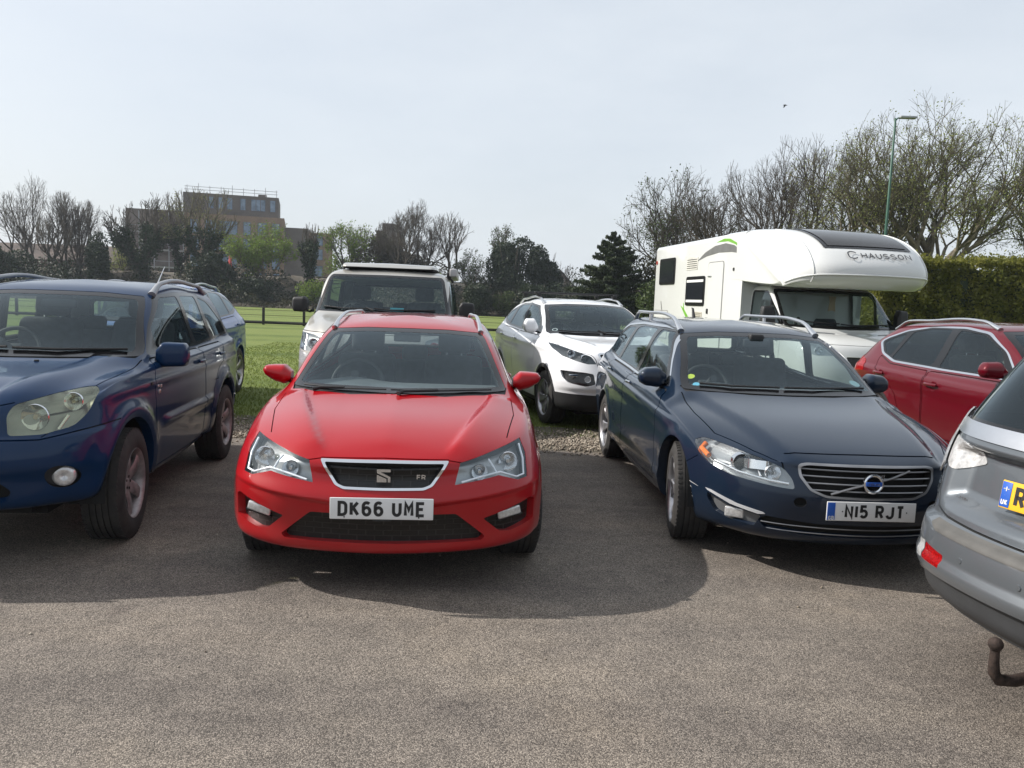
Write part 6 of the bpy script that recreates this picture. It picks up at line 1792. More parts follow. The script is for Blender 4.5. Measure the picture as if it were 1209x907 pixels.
def quadmesh(name, V, F, m, parent, smooth=True):
    me = bpy.data.meshes.new(name); V = np.asarray(V, np.float32); F = np.asarray(F, np.int32)
    me.vertices.add(len(V)); me.vertices.foreach_set('co', V.ravel())
    me.loops.add(F.size); me.loops.foreach_set('vertex_index', F.ravel())
    me.polygons.add(len(F)); me.polygons.foreach_set('loop_start', np.arange(0, F.size, F.shape[1], dtype=np.int32))
    me.polygons.foreach_set('use_smooth', np.ones(len(F), bool)); me.materials.append(m); me.update(calc_edges=True)
    o = bpy.data.objects.new(name, me); COL.objects.link(o); o.parent = parent; return o
def grow(rng, H, spread=1., stems=1, first=.3, depth=6, r0=.2, up=.25, lean=0., wob=.14, ratio=.76, kids=(2, 3), side=.5):
    S = []; pr = random.Random(int(rng.integers(1, 1e6))); ga = pr.gauss
    def nrm3(v):
        l = math.sqrt(v[0]*v[0]+v[1]*v[1]+v[2]*v[2]); return (v[0]/l, v[1]/l, v[2]/l)
    def br(p, d, ln, r, k):
        n = 4 if k < 5 else 3; seg = ln/n; q = tuple(p); dd = tuple(d); rr = r
        for i in range(n):
            dd = nrm3((dd[0]+ga(0, wob*.5), dd[1]+ga(0, wob*.5), dd[2]+ga(0, wob*.5)+up*.12))
            q2 = (q[0]+dd[0]*seg, q[1]+dd[1]*seg, q[2]+dd[2]*seg); r2 = rr*.965
            S.append((q, q2, rr, r2, k)); q, rr = q2, r2
            if k < depth and k > 0 and i in (1, 2) and pr.random() < side:
                s = nrm3((dd[0]+ga(0, .55*spread), dd[1]+ga(0, .55*spread), dd[2]+ga(0, .55*spread))); br(q, s, ln*ratio*.75, rr*.45, k+1 if k+1 > 2 else 2)
        if k < depth:
            nk = pr.randint(kids[0], kids[1]); ph = pr.uniform(0, 6.28); D = Vector(dd)
            h = D.cross(Vector((0, 0, 1))) if abs(dd[2]) < .95 else Vector((1, 0, 0)); h.normalize(); w = D.cross(h)
            for c in range(nk):
                a = ph+6.28*c/nk+ga(0, .3); t = (.38+.14*ga(0, 1))*spread
                s = D*math.cos(t)+(h*math.cos(a)+w*math.sin(a))*math.sin(t); s.z += up*.3; s.normalize()
                br(q, tuple(s), ln*ratio*pr.uniform(.8, 1.15), rr*(.76 if nk < 3 else .68), k+1)
    for s in range(stems):
        a = 6.28*s/stems+rng.uniform(0, 1); tilt = (.12+.15*rng.random())*(stems > 1)
        d = np.array([math.cos(a)*tilt+lean, math.sin(a)*tilt, 1.]); d /= np.linalg.norm(d)
        br(np.array([math.cos(a)*.15*(stems > 1), math.sin(a)*.15*(stems > 1), -.1]), d, H*first*rng.uniform(.9, 1.1), r0/(stems**.4), 0)
    k = H/max(s[1][2] for s in S)
    return [(tuple(x*k for x in a), tuple(x*k for x in b), ra, rb, d) for a, b, ra, rb, d in S]
def tree(label, x, y, H, W, seed, bark=None, twig=None, leaf=None, nleaf=0, lsize=.15, ivy=0., ivyn=0, ivyr=.45, group=None, name='tree', **kw):
    rng = np.random.default_rng(seed); bark = bark or M_BARK; twig = twig or M_TWIG
    S = grow(rng, H, **kw)
    A = np.array([q[0] for q in S]); B_ = np.array([q[1] for q in S]); RA = np.array([q[2] for q in S]); RB = np.array([q[3] for q in S]); DP = np.array([q[4] for q in S])
    wx = np.percentile(np.abs(B_[:, 0]), 97); k = min(1.6, max(.6, (W/2)/max(.1, wx))); A[:, :2] *= k; B_[:, :2] *= k
    mx = B_[DP >= 3][:, :2].mean(0)
    def fitp(P):
        P = P.copy(); P[:, :2] -= mx*np.clip(P[:, 2:3]/(.6*H), 0, 1)
        c = np.array([0, 0, .58*H]); rr = np.array([W/2, W/2, .44*H]); e = np.linalg.norm((P-c)/rr, axis=1, keepdims=True)
        Q = c+(P-c)/np.maximum(e, 1e-6)*(.9+.26*np.tanh((e-.9)/.26)); return np.where((e > .9) & (P[:, 2:3] > .2*H), Q, P)
    A = fitp(A); B_ = fitp(B_); zk = H/B_[:, 2].max(); A[:, 2] *= zk; B_[:, 2] *= zk
    t = thing(name, label, 'tree', (x, y, 0), 0, group)
    g_ = DP <= 2; mr = .0065 if y < 60 else .0095
    V, F = prisms(A[g_], B_[g_]+(B_[g_]-A[g_])*.04, RA[g_], RB[g_], 7); quadmesh('trunk', V, F, bark, t)
    V, F = prisms(A[~g_], B_[~g_], np.maximum(mr, RA[~g_]), np.maximum(mr*.7, RB[~g_]), 3); quadmesh('branches', V, F, twig, t)
    if leaf and nleaf:
        tips = B_[DP >= 3]; idx = rng.integers(0, len(tips), nleaf)
        P = tips[idx]+rng.normal(0, .22 if H > 8 else .12, (nleaf, 3)); c = Cloud(); c.leaves(P, lsize, rng); c.build('crown', leaf, t)
    if ivyn:
        ok = (B_[:, 2] < H*ivy) & (DP <= 3); a_, b2, r_ = A[ok], B_[ok], RA[ok]
        L_ = np.linalg.norm(b2-a_, axis=1)*(r_+.15); idx = rng.choice(len(a_), ivyn, p=L_/L_.sum()); u = rng.random((ivyn, 1))
        rad = r_[idx][:, None]
        o = rng.normal(size=(ivyn, 3)); o /= np.linalg.norm(o, axis=1, keepdims=True)
        P = a_[idx]+(b2[idx]-a_[idx])*u+o*(rad+ivyr*rng.random((ivyn, 1))**.7)
        c = Cloud(); c.leaves(P, .26, rng); c.build('ivy', M_IVY, t)
    return t
def blob_points(rng, n, rx, ry, rz, lumps=9, inner=.25):
    """points through an uneven crown made of overlapping lumps"""
    C = rng.normal(size=(lumps, 3)); C /= np.linalg.norm(C, axis=1, keepdims=True); C *= rng.uniform(.35, .72, (lumps, 1)); R_ = rng.uniform(.28, .5, lumps)
    C = np.vstack([C, [[0, 0, 0]]]); R_ = np.append(R_, .55)
    i = rng.choice(len(C), n, p=R_**2/(R_**2).sum())
    d = rng.normal(size=(n, 3)); d /= np.linalg.norm(d, axis=1, keepdims=True)
    rr = np.where(rng.random(n) < inner, rng.random(n)**.5, .82+.25*rng.random(n))[:, None]
    return (C[i]+d*R_[i][:, None]*rr)*np.array([rx, ry, rz])
def shrub(label, x, y, z0, w, h, d, m, n, size, seed, name='shrub', cat='shrub', group=None, lumps=9):
    rng = np.random.default_rng(seed); t = thing(name, label, cat, (x, y, z0), 0, group)
    P = blob_points(rng, n, w/2/.95, d/2/.95, h/2/.95, lumps)+np.array([0, 0, h*.46]); P = P[P[:, 2] > 0]
    c = Cloud(); c.leaves(P, size, rng); c.build('foliage', m, t)
    S = []
    for k in range(14):
        a = rng.uniform(0, 6.28); e = np.array([math.cos(a)*w*.3, math.sin(a)*d*.3, h*rng.uniform(.5, .9)]); S.append((np.array([0, 0, -.1]), e))
    V, F = prisms([s[0] for s in S], [s[1] for s in S], [.06*h/3]*14, [.015]*14, 4); quadmesh('stems', V, F, M_BARK, t)
    return t
def conifer(label, x, y, H, W, seed):
    rng = np.random.default_rng(seed); t = thing('conifer_tree', label, 'tree', (x, y, 0))
    b = MB(); b.tube([(0, 0, -.1), (.05, 0, H*.5), (0, .05, H*.97)], [.22, .14, .03], M_BARK, 8); b.build('trunk', M_BARK, t, 60)
    c = Cloud(); A = []; B_ = []; z = .5
    while z < H*.98:
        f = 1-z/H; ln = W/2*(f**.85)*1.0+.12; nb = int(5+6*f)
        for k in range(nb):
            a = rng.uniform(0, 6.28); l = ln*rng.uniform(.6, 1.12); drop = .25*l
            p0 = np.array([0, 0, z]); e = np.array([math.cos(a)*l, math.sin(a)*l, z+l*.10-drop*.3+.12])
            A.append(p0); B_.append(e); n = int(30+190*l)
            u = rng.random((n, 1))**.7; base = p0+(e-p0)*u
            side = np.array([-math.sin(a), math.cos(a), 0]); wd = .42*l*(1-u*.75)*rng.uniform(-1, 1, (n, 1))
            q = base+side*wd*.8+np.array([0, 0, 1])*(rng.normal(0, .05, (n, 1))-.12*np.abs(wd)+.10*u)
            c.leaves(q, .17, rng, asp=.45)
        z += rng.uniform(.16, .30)
    c.build('crown', M_NEEDLE, t)
    V, F = prisms(A, B_, [.03]*len(A), [.01]*len(A), 4); quadmesh('branches', V, F, M_BARK, t)
    return t

# ------------------------------------------------------------------ ground
def sheet(name, x0, x1, y0, y1, z, m, nx=1, ny=1, edge=0., seed=1):
    rng = np.random.default_rng(seed); vs = []; fs = []
    for j in range(ny+1):
        for i in range(nx+1):
            x = x0+(x1-x0)*i/nx; y = y0+(y1-y0)*j/ny
            if edge and j in (0, ny): y += edge*(math.sin(x*1.3)+.6*math.sin(x*3.7+1)+rng.normal(0, .35))
            vs.append((x, y, z))
    for j in range(ny):
        for i in range(nx): a = j*(nx+1)+i; fs.append((a, a+1, a+nx+2, a+nx+1))
    b = MB(); b.add(vs, fs, m); o = b.build(name, m, None, None); o['kind'] = 'structure'; return o
M_ASPH = asphalt_mat(); M_FIELD = field_mat()
M_EARTH = simple('trodden_earth', (.11, .095, .07), .95, var=.3, scale=5, bump=.6, bscale=60)
sheet('grass_field', -260, 260, -60, 420, -.008, M_FIELD)
sheet('verge', -40, 40, 7.6, 9.95, -.004, M_EARTH, 400, 1, .04, 3)
# asphalt only as far as the gravel edge
sheet('car_park', -60, 60, -60, 8.30, .0, M_ASPH, 500, 1, .045, 5)
def gravel():
    rng = np.random.default_rng(4); n = 26000
    X = rng.uniform(-7, 7.5, n); Y = 8.95+rng.normal(0, .33, n); Y = np.clip(Y, 8.12, 10.3)
    sz = rng.uniform(.008, .021, n); base = np.array([[1,0,0],[0,1,0],[-1,0,0],[0,-1,0],[0,0,1],[0,0,-1]], float)
    F0 = np.array([[0,1,4],[1,2,4],[2,3,4],[3,0,4],[1,0,5],[2,1,5],[3,2,5],[0,3,5]])
    J = rng.uniform(.55, 1.3, (n, 6, 1)); V = base[None]*J*sz[:, None, None]*np.array([1.2, 1, .7])
    a = rng.uniform(0, 6.28, n); ca, sa = np.cos(a)[:, None], np.sin(a)[:, None]
    V = np.stack([V[..., 0]*ca-V[..., 1]*sa, V[..., 0]*sa+V[..., 1]*ca, V[..., 2]], -1)
    V += np.stack([X, Y, sz*.35], -1)[:, None]
    F = (F0[None]+(np.arange(n)*6)[:, None, None]).reshape(-1, 3)
    m, nt, out = mat('gravel_stones'); p = N(nt, 'BsdfPrincipled'); v = coords(nt)
    w = N(nt, 'TexVoronoi'); w.inputs['Scale'].default_value = 38; L(nt, v, w.inputs['Vector']); s = N(nt, 'SeparateXYZ'); L(nt, w.outputs['Color'], s.inputs[0])
    r = ramp(nt, s.outputs[0], [(0, (.09, .072, .055)), (.5, (.235, .195, .15)), (1, (.42, .37, .30))]); L(nt, r.outputs[0], p.inputs['Base Color']); p.inputs['Roughness'].default_value = .85
    L(nt, p.outputs[0], out.inputs[0])
    o = quadmesh('gravel', V.reshape(-1, 3), F, m, None); o['kind'] = 'stuff'; o['label'] = 'strip of loose tan gravel between tarmac and grass'; o['category'] = 'gravel'
    n = 420; X = rng.uniform(-7, 7, n); Y = 1.5+7*rng.random(n)**.6; sz = rng.uniform(.003, .009, n)
    V = base[None]*rng.uniform(.55, 1.3, (n, 6, 1))*sz[:, None, None]+np.stack([X, Y, sz*.5], -1)[:, None]
    F = (F0[None]+(np.arange(n)*6)[:, None, None]).reshape(-1, 3)
    o = quadmesh('grit', V.reshape(-1, 3), F, m, None); o['kind'] = 'stuff'; o['label'] = 'stray grit and tiny stones lying on the tarmac'; o['category'] = 'grit'
gravel()
def blades():
    rng = np.random.default_rng(9); n = 90000
    X = rng.uniform(-7.5, 8.5, n); Y = 9.25+rng.random(n)**2.2*16
    keep = (Y > 9.85+.12*np.sin(X*2.3)) | (rng.random(n) < .25); X, Y = X[keep], Y[keep]; n = len(X)
    h = rng.uniform(.014, .040, n)*np.clip(1.25-(Y-9)*.05, .35, 1.2); a = rng.uniform(0, 6.28, n); w = .0045+.0012*(Y-9)
    lx, ly = rng.normal(0, .02, n), rng.normal(0, .02, n)
    A = np.stack([X-np.cos(a)*w, Y-np.sin(a)*w, 0*X-.01], -1); B_ = np.stack([X+np.cos(a)*w, Y+np.sin(a)*w, 0*X-.01], -1)
    C = np.stack([X+lx, Y+ly, h], -1); V = np.stack([A, B_, C], 1).reshape(-1, 3)
    o = quadmesh('grass_blades', V, np.arange(3*n).reshape(-1, 3), leafmat('grass_blade', (.105, .145, .032), (.21, .25, .065), 2.5, .55), None)
    o['kind'] = 'stuff'; o['label'] = 'short green grass growing behind the gravel strip'; o['category'] = 'grass'
blades()
# ------------------------------------------------------------------ low rail across the field
def low_rail():
    m = simple('tarred_timber', (.018, .016, .013), .85, var=.3)
    t = thing('post_and_rail_fence', 'low black post and rail fence crossing the mown field', 'fence', (0, 39, 0))
    b = MB()
    pts = [(-26, 38.2-39), (-10.2, 38.5-39), (-.6, 40.2-39), (9, 41.8-39)]
    for a, c in zip(pts, pts[1:]): b.tube([(a[0], a[1], .10), (c[0], c[1], .10)], .075, m, 6)
    b.build('bottom_rail', m, t, 40)
    for z in (.45, .70):
        b = MB()
        for a, c in zip(pts, pts[1:]): b.tube([(a[0], a[1], z), (c[0], c[1], z)], .010, m, 5)
        b.build('wire', m, t, 40)
    x = -25.9
    while x < 9:
        y = np.interp(x, [p[0] for p in pts], [p[1] for p in pts]); b = MB(); b.rbox((x, y, .40), (.055, .055, .42), .015, m, n=1); b.build('post', m, t, 40); x += 1.97 if x < -14.2 else 1.95
    return t
low_rail()
# ------------------------------------------------------------------ railway bank, undergrowth, far wall
def bank():
    m = simple('bank_scrub_earth', (.075, .062, .042), .95, var=.45, scale=.9, bump=.8, bscale=9)
    b = MB(); rng = np.random.default_rng(2); nx = 160; prof = [(80, 0), (84, .9), (89, 2.3), (93, 3.2), (97, 3.5), (108, 3.55), (118, 2.2), (130, 0)]
    vs = []; fs = []
    for (y, z) in prof:
        for i in range(nx+1):
            x = -130+260*i/nx; vs.append((x, y+rng.normal(0, .3), z+(rng.normal(0, .18) if 0 < z < 3.4 else 0)-(.05 if z == 0 else 0)))
    for j in range(len(prof)-1):
        for i in range(nx): a = j*(nx+1)+i; fs.append((a, a+1, a+nx+2, a+nx+1))
    b.add(vs, fs, m); o = b.build('terrain_bank', m, None, 60); o['kind'] = 'structure'
    rng = np.random.default_rng(6)
    c1, c2 = Cloud(), Cloud()
    n = 70000; X = rng.uniform(-75, 22, n); Y = 79.5+rng.random(n)*13; H = 1.6+1.2*np.sin(X*.35)+.8*np.sin(X*.9+2)+.5*np.sin(X*2.1)
    H = np.clip(H, .5, 3.4)*(.8+.3*np.sin(Y*.9)); Z = np.interp(Y, [80, 84, 89, 93], [0, .9, 2.3, 3.2])*.8+H*rng.random(n)**.7
    P = np.stack([X, Y, Z], -1); k = (np.sin(X*.23+Y*.3)+np.sin(X*.61)+rng.normal(0, .5, n)) > .1
    c1.leaves(P[k], .24, rng); c2.leaves(P[~k], .24, rng)
    for c, m_, lb in ((c1, M_DGREEN, 'dark green bramble and shrub mass at the far edge of the field'), (c2, M_BROWNG, 'brown scrub and dead stems on the railway bank')):
        o = c.build('undergrowth', m_, None); o['kind'] = 'stuff'; o['label'] = lb; o['category'] = 'undergrowth'
bank()
def parapet():
    m = simple('parapet_brown', (.115, .095, .075), .9, var=.25, scale=.5); d = simple('dark_rail_steel', (.03, .027, .025), .8)
    t = thing('railway_parapet', 'long low line-side wall with dark handrail along the top of the bank', 'wall', (0, 98, 3.4))
    b = MB(); b.box((-62, -.3, -.6), (30, .3, .05), m); b.build('wall', m, t, 30)
    b = MB(); b.box((-62, -.34, .12), (30, -.26, .24), d); b.build('rail', d, t, 30)
    for k in range(40): b = MB(); x = -62+k*2.3; b.box((x-.06, -.36, -.4), (x+.06, -.24, .30), d); b.build('post', d, t, 30)
    m2 = simple('long_roof_brown', (.085, .062, .050), .9, var=.3, scale=.4, bump=.3, bscale=6)
    t = thing('long_building', 'long low brown-roofed building behind the bare trees at the far left', 'building', (-82, 112, 0))
    b = MB(); b.box((-32, 0, 0), (25, 10, 5.0), simple('long_wall_brick', (.16, .11, .085), .9, var=.2, scale=1)); b.build('wall', None, t, 30)
    b = MB(); b.prism([(-.6, 4.9), (5, 7.3), (10.6, 4.9)], -33, 26, m2, plane='yz'); b.build('roof', m2, t, 30)
    t = thing('frame_structure', 'black open timber framework on the bank behind the left tree stems', 'frame', (-60, 94, 3.2))
    for k in range(6): b = MB(); b.box((-5.5+k*1.6, -.1, -.5), (-5.3+k*1.6, .1, 1.5), d); b.build('post', d, t, 30)
    b = MB(); b.box((-5.6, -.09, 1.5), (2.8, .09, 1.75), d); b.build('beam', d, t, 30); b = MB(); b.box((-6.2, .4, 2.3), (-1.5, .6, 2.5), d); b.build('beam', d, t, 30)
parapet()
# ------------------------------------------------------------------ flats beyond the railway
def flats():
    def brick(name, a, b_, mo):
        m, nt, out = mat(name); p = N(nt, 'BsdfPrincipled'); v = coords(nt); s = N(nt, 'SeparateXYZ'); L(nt, v, s.inputs[0]); cb = N(nt, 'CombineXYZ')
        L(nt, math_(nt, 'ADD', s.outputs[0], s.outputs[1]), cb.inputs[0]); L(nt, s.outputs[2], cb.inputs[1])
        br = N(nt, 'TexBrick'); br.inputs['Scale'].default_value = 4; br.inputs['Color1'].default_value = c4(a); br.inputs['Color2'].default_value = c4(b_); br.inputs['Mortar'].default_value = c4(mo); L(nt, cb.outputs[0], br.inputs['Vector'])
        n = noise(nt, .35, 4, .6, v); r = ramp(nt, n.outputs[0], [(.3, (.8, .8, .8)), (.7, (1.15, 1.12, 1.1))]); L(nt, mixc(nt, 1., br.outputs[0], r.outputs[0], 'MULTIPLY'), p.inputs['Base Color']); p.inputs['Roughness'].default_value = .9; L(nt, p.outputs[0], out.inputs[0]); return m
    buff = brick('buff_brick', (.22, .145, .095), (.27, .185, .125), (.19, .165, .14)); dark = brick('dark_brick', (.12, .102, .09), (.15, .13, .115), (.12, .11, .10))
    gl = simple('flat_window_glass', (.16, .22, .30), .08, var=.3, scale=.8); fr = simple('window_frame_grey', (.10, .10, .11), .5); conc = simple('grey_balcony_concrete', (.30, .29, .27), .8)
    steel = simple('galvanised_tube', (.30, .30, .31), .5, metal=.4)
    t = thing('apartment_block', 'half-built brick apartment block with a dark top storey and guard rails', 'building', (-50.0, 140, 0), R(15))
    def blk(nm, a, b_, m): q = MB(); q.box(a, b_, m); return q.build(nm, m, t, 30)
    blk('wall', (-7.5, 0, 0), (9.0, 14, 14.6), buff); blk('top_storey', (-7.8, 1.2, 14.6), (8.0, 13, 18.2), dark)
    blk('wing', (-17, 1.5, 0), (-7.52, 13, 14.9), simple('unfinished_blockwork', (.17, .14, .12), .9, var=.3, scale=.6)); blk('stair_tower', (9.02, 2.0, 0), (13.2, 12, 13.2), dark); blk('side_block', (13.2, 3.0, 0), (17.5, 12, 12.6), buff)
    blk('roof_plant', (4.4, 4, 18.2), (5.8, 6, 18.9), dark)
    def win(x, z, w, h, y=0, n=2):
        q = MB(); q.box((x-.08, y-.06, z-.08), (x+w+.08, y+.1, z+h+.08), fr); o = q.build('window', fr, t, 30)
        q = MB(); q.box((x, y-.09, z), (x+w, y-.06, z+h), gl); q.build('pane', gl, o, 30)
        q = MB()
        for k in range(1, n): q.box((x+w*k/n-.05, y-.12, z), (x+w*k/n+.05, y-.09, z+h), fr)
        if n > 1: q.build('mullion', fr, o, 30)
    for z in (2.6, 5.6, 8.4, 11.3):
        for x, w, n in ((-6.5, 1.3, 1), (-4.1, 1.7, 2), (-1.9, 3.0, 3), (2.2, 1.1, 1), (4.6, 1.4, 2), (7.0, 1.2, 1)): win(x, z, w, 2.2, 0, n)
    for x, w in ((-3.6, .7), (-2.0, .7), (-.6, .8), (1.6, .8), (3.4, 2.3), (6.6, .8)): win(x, 15.7, w, 1.9, 1.2, 3 if w > 2 else 1)
    for z in (6, 9, 11.6): win(14.2, z-1.2, 1.5, 1.8, 3.0)
    for z in (2.2, 5.0, 7.9, 10.9):
        q = MB(); q.box((-17.2, .2, z), (-7.6, 1.5, z+.25), conc); q.build('balcony_slab', conc, t, 30)
        q = MB(); q.box((-17.2, .2, z+1.1), (-7.6, .28, z+1.2), steel); q.build('balcony_rail', steel, t, 30)
    for k in range(5): q = MB(); q.box((-17.1+k*2.35, .15, 0), (-16.95+k*2.35, .3, 14.5), steel); q.build('scaffold_pole', steel, t, 30)
    for k in range(9):
        x = -7.2+k*1.85; q = MB(); q.tube([(x, 1.5, 18.2), (x, 1.5, 19.5+.35*(k % 3 == 1))], .045, steel, 5); q.build('guard_post', steel, t, 30)
    for z in (18.75, 19.25): q = MB(); q.tube([(-7.6, 1.5, z), (7.8, 1.5, z)], .04, steel, 5); q.build('guard_rail', steel, t, 30)
    r = simple('red_painted_steel', (.50, .05, .04), .5)
    t2 = thing('site_hoist', 'small red builder\'s mast standing in front of the brick apartment block', 'mast', (-43.3, 121, 0))
    q = MB(); q.tube([(0, 0, 0), (.1, 0, 7.0)], .22, r, 6); q.build('mast', r, t2, 30); q = MB(); q.tube([(.1, 0, 6.6), (-.7, 0, 4.6)], .10, r, 6); q.build('arm', r, t2, 30)
    # chimney block and gabled house
    t3 = thing('brown_building', 'brown flat-topped building showing above the green trees in the middle distance', 'building', (-22.6, 132, 0))
    q = MB(); q.box((-.6, 0, 0), (2.6, 8, 12.3), dark); q.build('wall', dark, t3, 30); q = MB(); q.box((.2, 1, 12.3), (2.2, 5, 13.6), dark); q.build('chimney', buff, t3, 30)
    t4 = thing('gabled_house', 'small house with a steep dark gable roof left of the conifer', 'house', (5.9, 108, 0))
    w = simple('rendered_gable', (.20, .18, .16), .9, var=.2); rf = simple('slate_roof', (.07, .068, .072), .7, var=.2, bump=.3, bscale=8)
    q = MB(); q.prism([(-2.6, 0), (-2.6, 3.2), (0, 5.9), (2.6, 3.2), (2.6, 0)], 0, 8, w); q.build('wall', w, t4, 30)
    q = MB(); q.prism([(-3.0, 2.95), (0, 6.1), (3.0, 2.95), (2.85, 2.8), (0, 5.85), (-2.85, 2.8)], -.25, 8.3, rf); q.build('roof', rf, t4, 30)
    q = MB(); q.box((-.4, -.05, 3.5), (.4, .05, 4.7), fr); o = q.build('window', fr, t4, 30); q = MB(); q.box((-.3, -.08, 3.6), (.3, -.05, 4.6), M_WHITEP); q.build('pane', M_WHITEP, o, 30)
flats()
# ------------------------------------------------------------------ trees across the field
G1 = 'trees along the far side of the field'
def col(u, Y): return (u-604.5)/937.4*Y*1.005+.0*Y
def far_trees():
    Y = 90
    def X(u, Y=90, up=9): # pixel column of the photograph's trees measured once, turned into metres
        return (u-604.5+(up*-.0))/937.4*Y*.995-.3
    kw = dict(group=G1)
    tree('tall bare tree cut by the left edge of the view', -57.6, 91, 11.5, 9, 11, depth=6, spread=1.0, first=.34, r0=.24, minr=.018, **kw) if False else None
    T = tree
    T('bare wide-headed tree at the extreme left, behind the blue roof', -58.5, 92, 11.5, 9, 11, depth=6, side=.5, first=.34, r0=.22, **kw)
    T('tallest bare twin-stemmed tree towards the far left', -53.6, 90, 14.0, 7.5, 12, depth=6, side=.5, first=.36, stems=2, r0=.30, spread=.8, up=.5, **kw)
    T('bare many-stemmed tree with crooked limbs, second group from the left', -49.2, 89, 11.8, 6.2, 13, depth=6, side=.5, first=.28, stems=4, r0=.34, spread=.85, up=.4, wob=.26, **kw)
    T('vase-shaped tree thick with ivy to mid height, bare twigs above, left of the flats', -41.9, 90, 12.0, 8.5, 14, depth=6, side=.5, first=.28, r0=.45, spread=1.1, up=.35, ivy=.72, ivyn=9000, ivyr=.75, **kw)
    T('slender bare tree with an ivy-wrapped stem at the left corner of the flats', -38.6, 92, 13.2, 5.4, 15, depth=6, side=.5, first=.42, r0=.26, spread=.9, up=.3, ivy=.6, ivyn=2600, ivyr=.45, **kw)
    T('ochre-twigged tree with ivy on its forking limbs in front of the flats', -34.7, 89, 13.0, 8.2, 16, twig=M_TWIGO, depth=6, side=.5, first=.26, r0=.4, spread=1.05, up=.4, ivy=.66, ivyn=4800, ivyr=.5, leaf=M_BUD, nleaf=900, lsize=.14, **kw)
    T('pale-stemmed tree in bright yellow-green leaf before the flats', -27.9, 87, 9.2, 7.8, 29, bark=M_BARKL, twig=M_TWIGO, depth=6, side=.5, first=.30, r0=.22, spread=1.0, stems=2, up=.35, leaf=M_LGREEN, nleaf=8000, lsize=.22, **kw)
    T('narrow column of ivy on a bare tree right of the flats', -22.6, 88, 9.3, 2.6, 18, depth=5, first=.45, r0=.26, spread=.7, up=.5, ivy=.85, ivyn=4200, ivyr=.5, **kw)
    T('tree in fresh mid green leaf just right of the ivy column', -19.4, 92, 10.1, 6.5, 19, depth=6, side=.5, first=.28, r0=.24, spread=1.1, leaf=M_LGREEN, nleaf=4200, lsize=.22, **kw)
    T('olive-brown bushy tree left of the big bare tree', -15.9, 93, 9.2, 5.5, 20, twig=M_TWIGO, depth=6, side=.5, first=.25, r0=.22, spread=1.1, leaf=M_BROWNG, nleaf=5200, lsize=.22, stems=2, **kw)
    T('big round-headed bare tree above the camper van', -11.7, 90, 12.5, 7.8, 21, depth=7, first=.30, stems=2, r0=.34, spread=.85, up=.35, **kw)
    T('slimmer bare tree at the right shoulder of the big bare one', -7.6, 91, 11.3, 5.6, 22, depth=6, side=.5, first=.36, r0=.24, spread=.95, **kw)
    T('bare-topped tree rising behind the dark ivy-covered pair', -1.6, 93, 10.4, 6.0, 23, depth=6, side=.5, first=.36, r0=.24, spread=1.0, ivy=.8, ivyn=9000, ivyr=.8, leaf=M_MGREEN, nleaf=1200, lsize=.2, **kw)
    T('pale twiggy small tree left of the dark ivy-covered pair', -4.9, 90, 7.4, 4.8, 24, bark=M_BARKL, depth=6, side=.5, first=.25, r0=.16, spread=1.1, leaf=M_MGREEN, nleaf=2600, lsize=.18, **kw)
    T('small bare tree beside the gabled house', 5.2, 92, 6.4, 3.2, 25, depth=5, first=.3, r0=.14, spread=1.1, **kw)
    for (lb, x, y, z, w, h, m, n, s, sd) in (
        ('dense dark green tree mass with lumpy top right of the pale twiggy tree', -.4, 88, .6, 6.4, 8.6, M_DGREEN, 16000, .26, 31),
        ('dark rounded evergreen next to the gabled house', 3.0, 88, .5, 4.4, 7.6, M_DGREEN, 11000, .26, 32),
        ('dark cone-shaped evergreen on the bank at the left', -45.0, 86, 1.2, 4.2, 6.0, M_DGREEN, 6000, .25, 33),
        ('pale yellow-green shrub in blossom behind the dark cone', -45.9, 94, 2.0, 5.0, 6.2, M_BUD, 1500, .22, 34),
        ('dark shrub in front of the left bare trees', -55.0, 85, .8, 7.0, 5.4, M_DGREEN, 6500, .26, 35),
        ('big dark green shrub below the flats', -31.2, 84, .5, 5.6, 5.6, M_DGREEN, 8000, .26, 36),
        ('low round dark bush right of the big shrub below the flats', -27.1, 82.5, .3, 4.4, 3.0, M_DGREEN, 5000, .22, 37),
        ('yellow-green bush beside the van mirror', -21.0, 81.5, .3, 3.6, 3.2, M_LGREEN, 1500, .2, 38),
        ('dark clipped bush to the right of the camper van', -3.6, 80.5, .0, 4.4, 3.6, M_DGREEN, 6000, .22, 39),
        ('mid green loose bush between two dark bushes right of the camper van', -.9, 80.8, .0, 3.6, 3.0, M_MGREEN, 3500, .2, 40),
        ('dark bush left of the white crossover roof', 2.2, 80, .0, 4.4, 3.9, M_DGREEN, 6500, .22, 41),
        ('brown-green tree mass behind the camper van roof', -13.5, 95, 2.5, 12.0, 5.6, M_BROWNG, 7000, .28, 42),
        ('wide dark thicket on the bank behind the white crossover', 10.0, 84, .0, 12., 4.4, M_DGREEN, 9000, .26, 43)):
        shrub(lb, x, y, z, w, h, w*.7, m, n, s, sd, group='shrubs and evergreens beyond the field')
far_trees()
